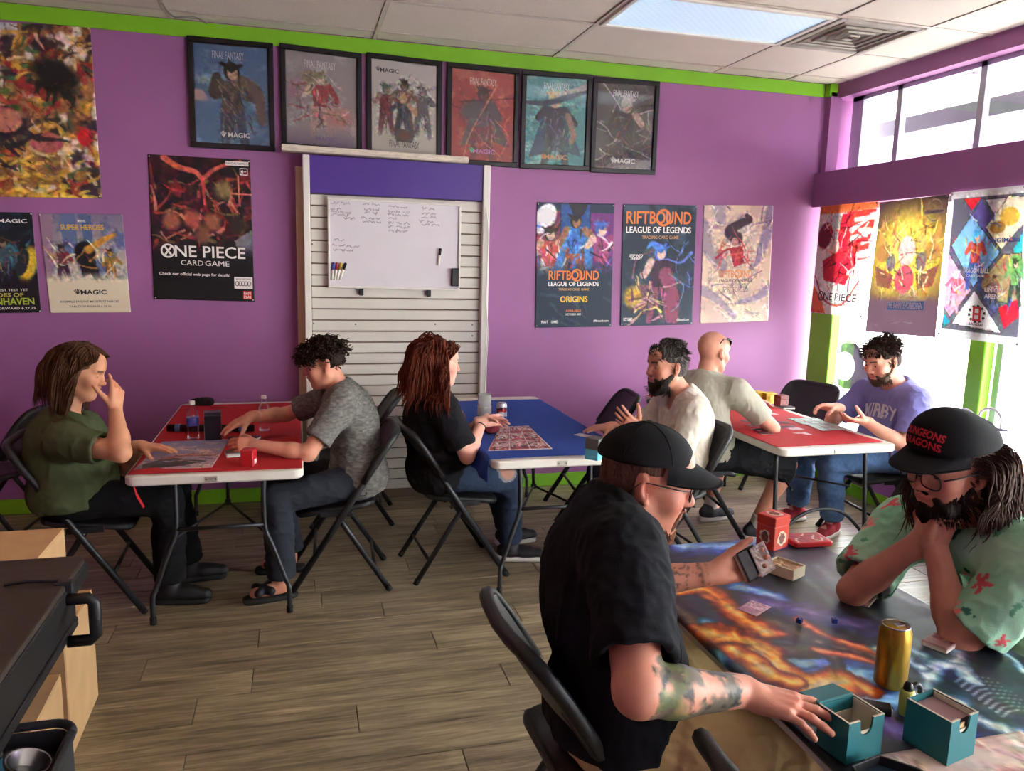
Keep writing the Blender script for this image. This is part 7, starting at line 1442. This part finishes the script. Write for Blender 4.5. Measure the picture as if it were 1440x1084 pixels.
# gold can, squeeze bottle, small dark case, dice
mg = mat('gold_can', hx('a07e2a'), .30, .7, var=.45, vscale=34, stretch=(1, 1, .3)); t = can('tall gold drink can standing on the printed cover', onmat(1251, 964), .0365, .157, mg)
L = onmat(1273, 1004); t = thing('squeeze_bottle', 'small yellow green squeeze bottle with black caps by the teal box', 'bottle', L); obj('bottle_body', MB().lathe([(.014, 0), (.016, .003), (.0165, .045), (.015, .056), (.010, .060)], n=20), mat('yellow_green_plastic', hx('b6b455'), .4), t, True); obj('cap', MB().lathe([(.010, .058), (.011, .06), (.009, .072), (.005, .078)], n=16), m_dark, t, True); obj('clip', MB().tube(smooth_path([V3(.006, 0, .062), V3(.022, .0, .070), V3(.032, .0, .060), V3(.034, 0, .046)], 4), .006, 8), m_dark, t, True)
L = onmat(1232, 1000); t = thing('small_black_case', 'small flat black case lying between the two teal boxes', 'case', L, 1.0); obj('case_body', MB().box((0, 0, .009), (.035, .065, .018), bev=.004), m_dark, t); obj('clasp', MB().box((.0, -.033, .010), (.012, .002, .008)), m_chrome, t)
m_die = mat('blue_dice_resin', hx('1c2f7a'), .15, coat=.5)
for k, (px, py, lb) in enumerate(((1124, 876, 'small blue die lying nearest the pink card'), (1173, 876, 'small blue die lying towards the gold can'))):
    L = onmat(px, py); t = thing('die', lb, 'die', L, .5+.7*k, 'blue dice on the printed cover'); obj('cube', MB().box((0, 0, .0075), (.015, .015, .015), bev=.002), m_die, t)
    pv = MB()
    for x, y in ((-.004, -.004), (.004, .004), (0, 0)): pv.lathe([(.0012, 0), (.0010, .0003)], (x, y, .015), 8)
    o = obj('pips', pv, m_white, t); o['kind'] = 'stuff'
# teal deck boxes
m_teal = mat('teal_card_box', hx('18666c'), .5, var=.06, vscale=20); m_tin = mat('pale_box_lining', hx('c9bfa8'), .7)
def tealbox(label, L, rz, d, filled, lidback=False):
    t = thing('deck_box', label, 'deck box', L, rz, G_BOX); w_, dp, h = d; th = .004
    # body with a thumb notch in the front
    n = 10; P = [(-w_/2, 0), (w_/2, 0), (w_/2, h)]
    P += [(.018, h)]+[(.016*math.cos(a), h-.018-.016*math.sin(a)) for a in np.linspace(0, math.pi, n)]+[(-.018, h), (-w_/2, h)]
    obj('front_panel', MB().prism(P, 0, th, T=lambda V: np.stack([V[:, 0], -dp/2+V[:, 2], V[:, 1]], 1)), m_teal, t); obj('back_panel', MB().box((0, dp/2-th/2, h/2), (w_, th, h)), m_teal, t)
    for sx in (-1, 1): obj('side_panel', MB().box((sx*(w_/2-th/2), 0, h/2), (th, dp-2*th, h)), m_teal, t)
    obj('floor_panel', MB().box((0, 0, th/2), (w_-2*th, dp-2*th, th)), m_teal, t)
    e = MB()
    for sx in (-1, 1): e.box((sx*(w_/2-th-.001), 0, h/2), (.002, dp-2*th-.002, h-.004)); e.box((0, sx*(dp/2-th-.001), h/2-.012), (w_-2*th, .002, h-.03)); e.box((sx*(w_/2-th/2), 0, h+.0006), (th, dp, .0012)); e.box((sx*w_*.34, -dp/2+th/2, h+.0006), (w_*.3, th, .0012))
    obj('lining', e, m_tin, t)
    if lidback: obj('lid', MB().box((0, dp/2+.028, h-.004), (w_, .056, .008), R=rotx(-.12), bev=.002).box((0, dp/2+.054, h-.02), (w_, .005, .03)), m_teal, t)
    if filled:
        obj('divider', MB().box((0, .004, h*.46), (w_-2*th-.006, dp-2*th-.012, h*.82)), mat('mauve_divider', hx('8f6f70'), .6), t); obj('card_face', MB().box((.0, -dp/2+th+.004, h*.62), (.026, .002, h*.4)), mat('card_ornament', hx('b39a6a'), .5, var=.6, vscale=120), t)
    return t
tealbox('open empty teal card box touched by the tattooed hand', onmat(1192, 1052), .16, (.098, .078, .088), False, True)
tealbox('teal card box filled with cards beside the squeeze bottle', onmat(1318, 1050), .22, (.088, .098, .094), True)
# mats and tiles at the near end
c = Cv(60, .7, (205, 184, 172)); c.noise(4, (190, 160, 150), .5, .7, 2).lines(14, [(150, 110, 104), (226, 210, 200), (170, 130, 120)], (0, 0, 1, .7), .4, .014, 4)
P = [V3(.40, -4.375, ZT), V3(.80, -4.375, ZT), V3(.80, -4.72, ZT), V3(.40, -4.72, ZT)]; S = Sheet(*P, UPV); tag(S.build('playmat', c, m_print, None, (P[2]+P[3])/2, .003), 'cream playmat with soft brown lines under the teal boxes', 'playmat')
L = V3(.385, -4.475, ZT); t = thing('dark_tray', 'dark blue six sided dice tray in front of the open teal box', 'tray', L, .2); H6 = [(.075*math.cos(a), .075*math.sin(a)) for a in np.arange(6)*math.pi/3]
obj('tray_floor', MB().prism(H6, 0, .004), mat('navy_tray_print', hx('1d3a55'), .4, var=.6, vscale=30), t)
for k in range(6): a_, b_ = V3(*H6[k], .012), V3(*H6[(k+1) % 6], .012); obj('tray_side', MB().box((a_+b_)/2, (.075, .005, .022), R=rotz(math.atan2(b_[1]-a_[1], b_[0]-a_[0])), bev=.001), m_dark, t)

# ================================================================== black cart and boxes in the corner
m_card = mat('brown_cardboard', hx('c39e70'), .85, var=.08, vscale=8); m_cardp = m_card; m_tape = mat('packing_tape', hx('d9c9a8'), .3)
def carton(label, c, d, rz, m):
    t = thing('cardboard_box', label, 'box', c, rz, 'cardboard boxes in the corner'); w_, dp, h = d
    obj('box_body', MB().box((0, 0, h/2-.002), (w_, dp, h-.004), bev=.004), m, t)
    for sx in (-1, 1): obj('flap', MB().box((sx*w_/4, 0, h-.0015), (w_/2-.002, dp, .004), bev=.001), m, t)
    obj('tape_strip', MB().box((0, 0, h+.0012), (.05, dp+.002, .001)).box((0, -dp/2-.001, h-.06), (.05, .001, .12)), m_tape, t)
carton('cardboard box standing on the floor at the bottom of the stack', (-1.72, -2.65, 0), (.50, .40, .44), .02, m_cardp)
carton('brown cardboard box on top of another beside the cart', (-1.83, -2.64, .44), (.56, .36, .255), .0, m_card)
carton('cardboard box on the floor partly under the cart', (-1.66, -3.16, 0), (.42, .44, .36), .03, m_cardp)
t = thing('utility_cart', 'black utility cart with wood grained top and side handle', 'cart', (-1.72, -3.46, 0)); CO = V3(-1.72, -3.46, 0)
m_ctop = mat('dark_wood_grain_top', hx('3a3028'), .5, var=.25, vscale=5, stretch=(1, 6, 1))
obj('tray_top', slab(MB(), -.36, -.53, .36, .53, .735, .757, .04, .006), m_ctop, t); obj('tray_rim', MB().box((.355, 0, .715), (.02, 1.04, .05), bev=.004).box((-.355, 0, .715), (.02, 1.04, .05), bev=.004).box((0, .525, .715), (.70, .02, .05), bev=.004).box((0, -.525, .715), (.70, .02, .05), bev=.004), m_dark, t)
for sx in (-1, 1):
    for sy in (-1, 1):
        p_ = obj('post', MB().box((sx*.12-.1, sy*.50, .40), (.035, .035, .66), bev=.004), m_dark, t); wh = obj('caster', MB().lathe([(.018, -.012), (.034, -.010), (.034, .010), (.018, .012)], (sx*.12-.1, sy*.50, .034), 18, R=roty(math.pi/2)).box((sx*.12-.1, sy*.50, .062), (.03, .03, .03)), m_foot, t)
obj('lower_shelf', MB().box((-.20, 0, .40), (.30, 1.0, .02), bev=.003), m_dark, t)
obj('side_handle', MB().tube([V3(.36, .28, .715), V3(.42, .28, .715), V3(.435, .28, .70), V3(.435, .28, .60), V3(.42, .28, .585), V3(.36, .28, .585)], .018, 8), m_dark, t, True)
obj('clamp', MB().box((.355, .30, .735), (.05, .03, .06), bev=.004).tube([V3(.34, .30, .768), V3(.26, .305, .772), V3(.20, .30, .768)], .007, 8), m_steel, t)
obj('side_rail', MB().box((.352, -.06, .60), (.018, .9, .03), bev=.003).box((.352, -.06, .655), (.006, .9, .09)), m_dark, t)
# grey tote on the floor with odds and ends
BO = V3(-1.475, -3.66, 0); t = thing('storage_tote', 'dark grey open storage tote beside the cart', 'storage bin', BO); m_tote = mat('dark_grey_tote', hx('33363b'), .5, var=.08)
S = Sdf().box(BO+V3(0, 0, .24), (.19, .24, .24), None, .05).box(BO+V3(0, 0, .30), (.17, .22, .26), None, .04, .006, 's'); S.plane(BO+V3(0, 0, .47), UPV, .003); V, F = S.mesh(.008); obj('tub', (V, F), m_tote, t, True, BO)
obj('rim', MB().tube([BO+V3(x, y, .47) for x, y in rrect(-.192, -.242, .192, .242, .06)]+[BO+V3(.192, .182, .47)], .012, 8), m_tote, t, True, BO)
obj('handle', MB().box(BO+V3(0, .25, .43), (.12, .02, .02), bev=.004), m_tote, t, False, BO)
for nm, lb, L, m, fn in (('tape_roll', 'silver tape roll lying in the grey tote', BO+V3(.09, .13, .40), m_chrome, lambda L: MB().lathe([(.045, 0), (.062, 0), (.062, .045), (.045, .045), (.045, 0)], L, 24, R=roty(.35))),
                         ('tape_roll', 'black tape roll in the grey tote', BO+V3(.08, -.04, .38), m_dark, lambda L: MB().lathe([(.04, 0), (.06, 0), (.06, .045), (.04, .045), (.04, 0)], L, 24, R=roty(.25))),
                         ('teal_pack', 'teal plastic packet standing in the grey tote', BO+V3(.0, .10, .38), mat('teal_packet', hx('1f6f8c'), .4), lambda L: MB().box(L+V3(0, 0, .05), (.02, .13, .15), R=roty(.3), bev=.004)),
                         ('magenta_pack', 'magenta packet leaning in the grey tote', BO+V3(-.05, .0, .37), mat('magenta_packet', hx('8a2a6c'), .4), lambda L: MB().box(L+V3(0, 0, .05), (.03, .10, .12), R=roty(.25), bev=.006)),
                         ('grey_strip', 'pale grey plastic strip across the grey tote', BO+V3(-.06, .14, .445), mat('pale_grey_plastic', hx('9a9a9c'), .5), lambda L: MB().box(L, (.20, .03, .012), R=rotz(.4), bev=.003)),
                         ('cardboard_filler', 'folded cardboard lining the bottom of the grey tote', BO+V3(0, 0, .06), m_card, lambda L: MB().box(L+V3(0, 0, .13), (.32, .40, .26), bev=.01))):
    tag(obj(nm, fn(L), m, None, nm == 'tape_roll', L), lb, nm.replace('_', ' ').split()[-1] if nm != 'tape_roll' else 'tape roll', 'odds and ends in the grey tote')

# ================================================================== bag and hamper by the window
L = V3(3.14, -1.98, 0); t = thing('wire_hamper', 'round dark mesh hamper heaped with wrappers by the window', 'hamper', V3(3.05, -2.28, 0)); HO = V3(3.05, -2.28, 0)
m_mesh = mat('dark_green_mesh', hx('3c4440'), .7, var=.4, vscale=60); obj('basket', MB().lathe([(.20, 0), (.22, .02), (.25, .60), (.24, .60), (.21, .02), (.19, .015)], (0, 0, 0), 28), m_mesh, t, True)
obj('rim', MB().tube([V3(.25*math.cos(a), .25*math.sin(a), .60) for a in np.linspace(0, 6.2832, 33)], .009, 6), m_alu, t, True); obj('rim', MB().tube([V3(.235*math.cos(a), .235*math.sin(a), .36) for a in np.linspace(0, 6.2832, 33)], .008, 6), m_alu, t, True)
R = random.Random(4)
for k in range(15):
    a = k*2.4; r = .05+.013*k*.85; z = .60+R.uniform(.0, .10)*(1-r/.25); L = HO+V3(r*math.cos(a), r*math.sin(a), z); Rm = rotz(R.uniform(0, 6))@rotx(R.uniform(-.7, .7))@roty(R.uniform(-.7, .7)); kind = k % 3
    m = (m_chrome, mat('crumpled_white_paper', hx('c9c8c6'), .7), m_card)[kind]; nm = ('foil_wrapper', 'paper_wrapper', 'card_scrap')[kind]
    U, W = np.meshgrid(np.linspace(-.5, .5, 6), np.linspace(-.5, .5, 6)); q = np.stack([U*.09, W*.12, .018*np.sin(U*7+k)*np.cos(W*6+k)], -1).reshape(-1, 3)@Rm.T; q = np.concatenate([q, q+Rm@V3(0, 0, .002)]); i = np.arange(36).reshape(6, 6); F = np.stack([i[:-1, :-1], i[:-1, 1:], i[1:, 1:], i[1:, :-1]], -1).reshape(-1, 4); F = np.concatenate([F[:, ::-1], F+36])
    tag(obj(nm, (q+L, F), m, None, True, L), ('crumpled silver foil wrapper in the mesh hamper', 'crumpled white paper wrapper in the mesh hamper', 'brown card scrap in the mesh hamper')[kind], 'wrapper' if kind < 2 else 'scrap', ('foil wrappers in the hamper', 'paper wrappers in the hamper', 'card scraps in the hamper')[kind])
tag(obj('wrapper_heap', MB().lathe([(.20, .3), (.225, .56), (.15, .60), (.04, .62)], (0, 0, 0), 16), mat('mixed_wrappers', hx('8c8a86'), .6, var=.6, vscale=30), None, True, None), 'packed mixed wrappers filling the mesh hamper', 'wrappers', None, 'stuff').location = Vector(HO)
BO2 = V3(3.16, -1.90, SILL+.0); t = thing('tote_bag', 'violet and white shopping bag with pale handles by the window', 'bag', V3(3.20, -1.93, 0)); BO2 = V3(3.20, -1.93, 0)
carton('tall brown carton under the violet shopping bag by the window', (3.20, -1.93, 0), (.24, .30, .598), 0, m_card)
m_bag = mat('violet_printed_bag', hx('5b4a78'), .5, var=.2, vscale=10); m_bagw = mat('pale_bag_side', hx('b9b4c4'), .5, var=.35, vscale=18)
obj('bag_front', MB().box((-.095, 0, .71), (.01, .30, .22), bev=.003).box((0, 0, .61), (.2, .3, .02)), m_bag, t)
for sx in (-1, 1): obj('bag_side', MB().box((0, sx*.148, .71), (.19, .008, .22), bev=.003), m_bagw, t)
obj('bag_back', MB().box((.095, 0, .71), (.01, .30, .22), bev=.003), m_bag, t)
for x in (-.095, .095): obj('handle', MB().tube(smooth_path([V3(x, -.08, .81), V3(x, -.07, .89), V3(x, 0, .925), V3(x, .07, .89), V3(x, .08, .81)], 5), .009, 6), mat('pale_bag_handle', hx('c9c6c2'), .5), t, True)
for k in range(3): obj('bag_content', MB().box((-.04+.05*k, -.05+.06*k, .80), (.05, .11, .12), R=rotx(.2*k-.2), bev=.006), m_bagw, t)

# ================================================================== parked car outside
CW0 = at(1188, 515, Z=.33); t = thing('parked_car', 'white car parked outside behind the corner post', 'car', V3(CW0[0], CW0[1], -.1)); KO = V3(CW0[0], CW0[1], -.1)
m_car = mat('white_car_paint', hx('d8d8d8'), .25, coat=.6); S = Sdf().box(KO+V3(.86, 1.3, .72), (.86, 2.15, .36), None, .18, .05).box(KO+V3(.86, 1.7, 1.22), (.74, 1.35, .36), None, .25, .15)
S.cone(KO+V3(-.1, 0, .43), KO+V3(.25, 0, .43), .38, .38, .02, 's').cone(KO+V3(-.1, 2.65, .43), KO+V3(.25, 2.65, .43), .38, .38, .02, 's'); V, F = S.mesh(.04); obj('car_body', (V, F), m_car, t, True, KO)
m_tyre = mat('black_tyre', hx('1c1d1f'), .95, spec=.0); m_rim = mat('silver_wheel', hx('9a9c9e'), .5, spec=.3); Rw = roty(-math.pi/2)
for y in (0, 2.65):
    w_ = obj('tyre', MB().lathe([(.20, -.10), (.31, -.10), (.335, -.06), (.335, .06), (.31, .10), (.20, .10)], V3(.10, y, .43), 32, R=Rw), m_tyre, t, True); obj('hub', MB().lathe([(.21, .09), (.21, .112), (.19, .112), (.185, .102), (.06, .104), (.05, .116), (.0, .116)], V3(.10, y, .43), 32, R=Rw), m_rim, w_, True)
    for k in range(5): a = k*2*math.pi/5; obj('spoke', MB().box(V3(-.012, y+.115*math.cos(a), .43+.115*math.sin(a)), (.03, .055, .17), R=rotx(a-math.pi/2), bev=.006), m_rim, w_)
obj('side_window', MB().box((.09, 1.7, 1.3), (.02, 1.7, .36), bev=.01), mat('dark_car_glass', hx('2a2d30'), .1), t)
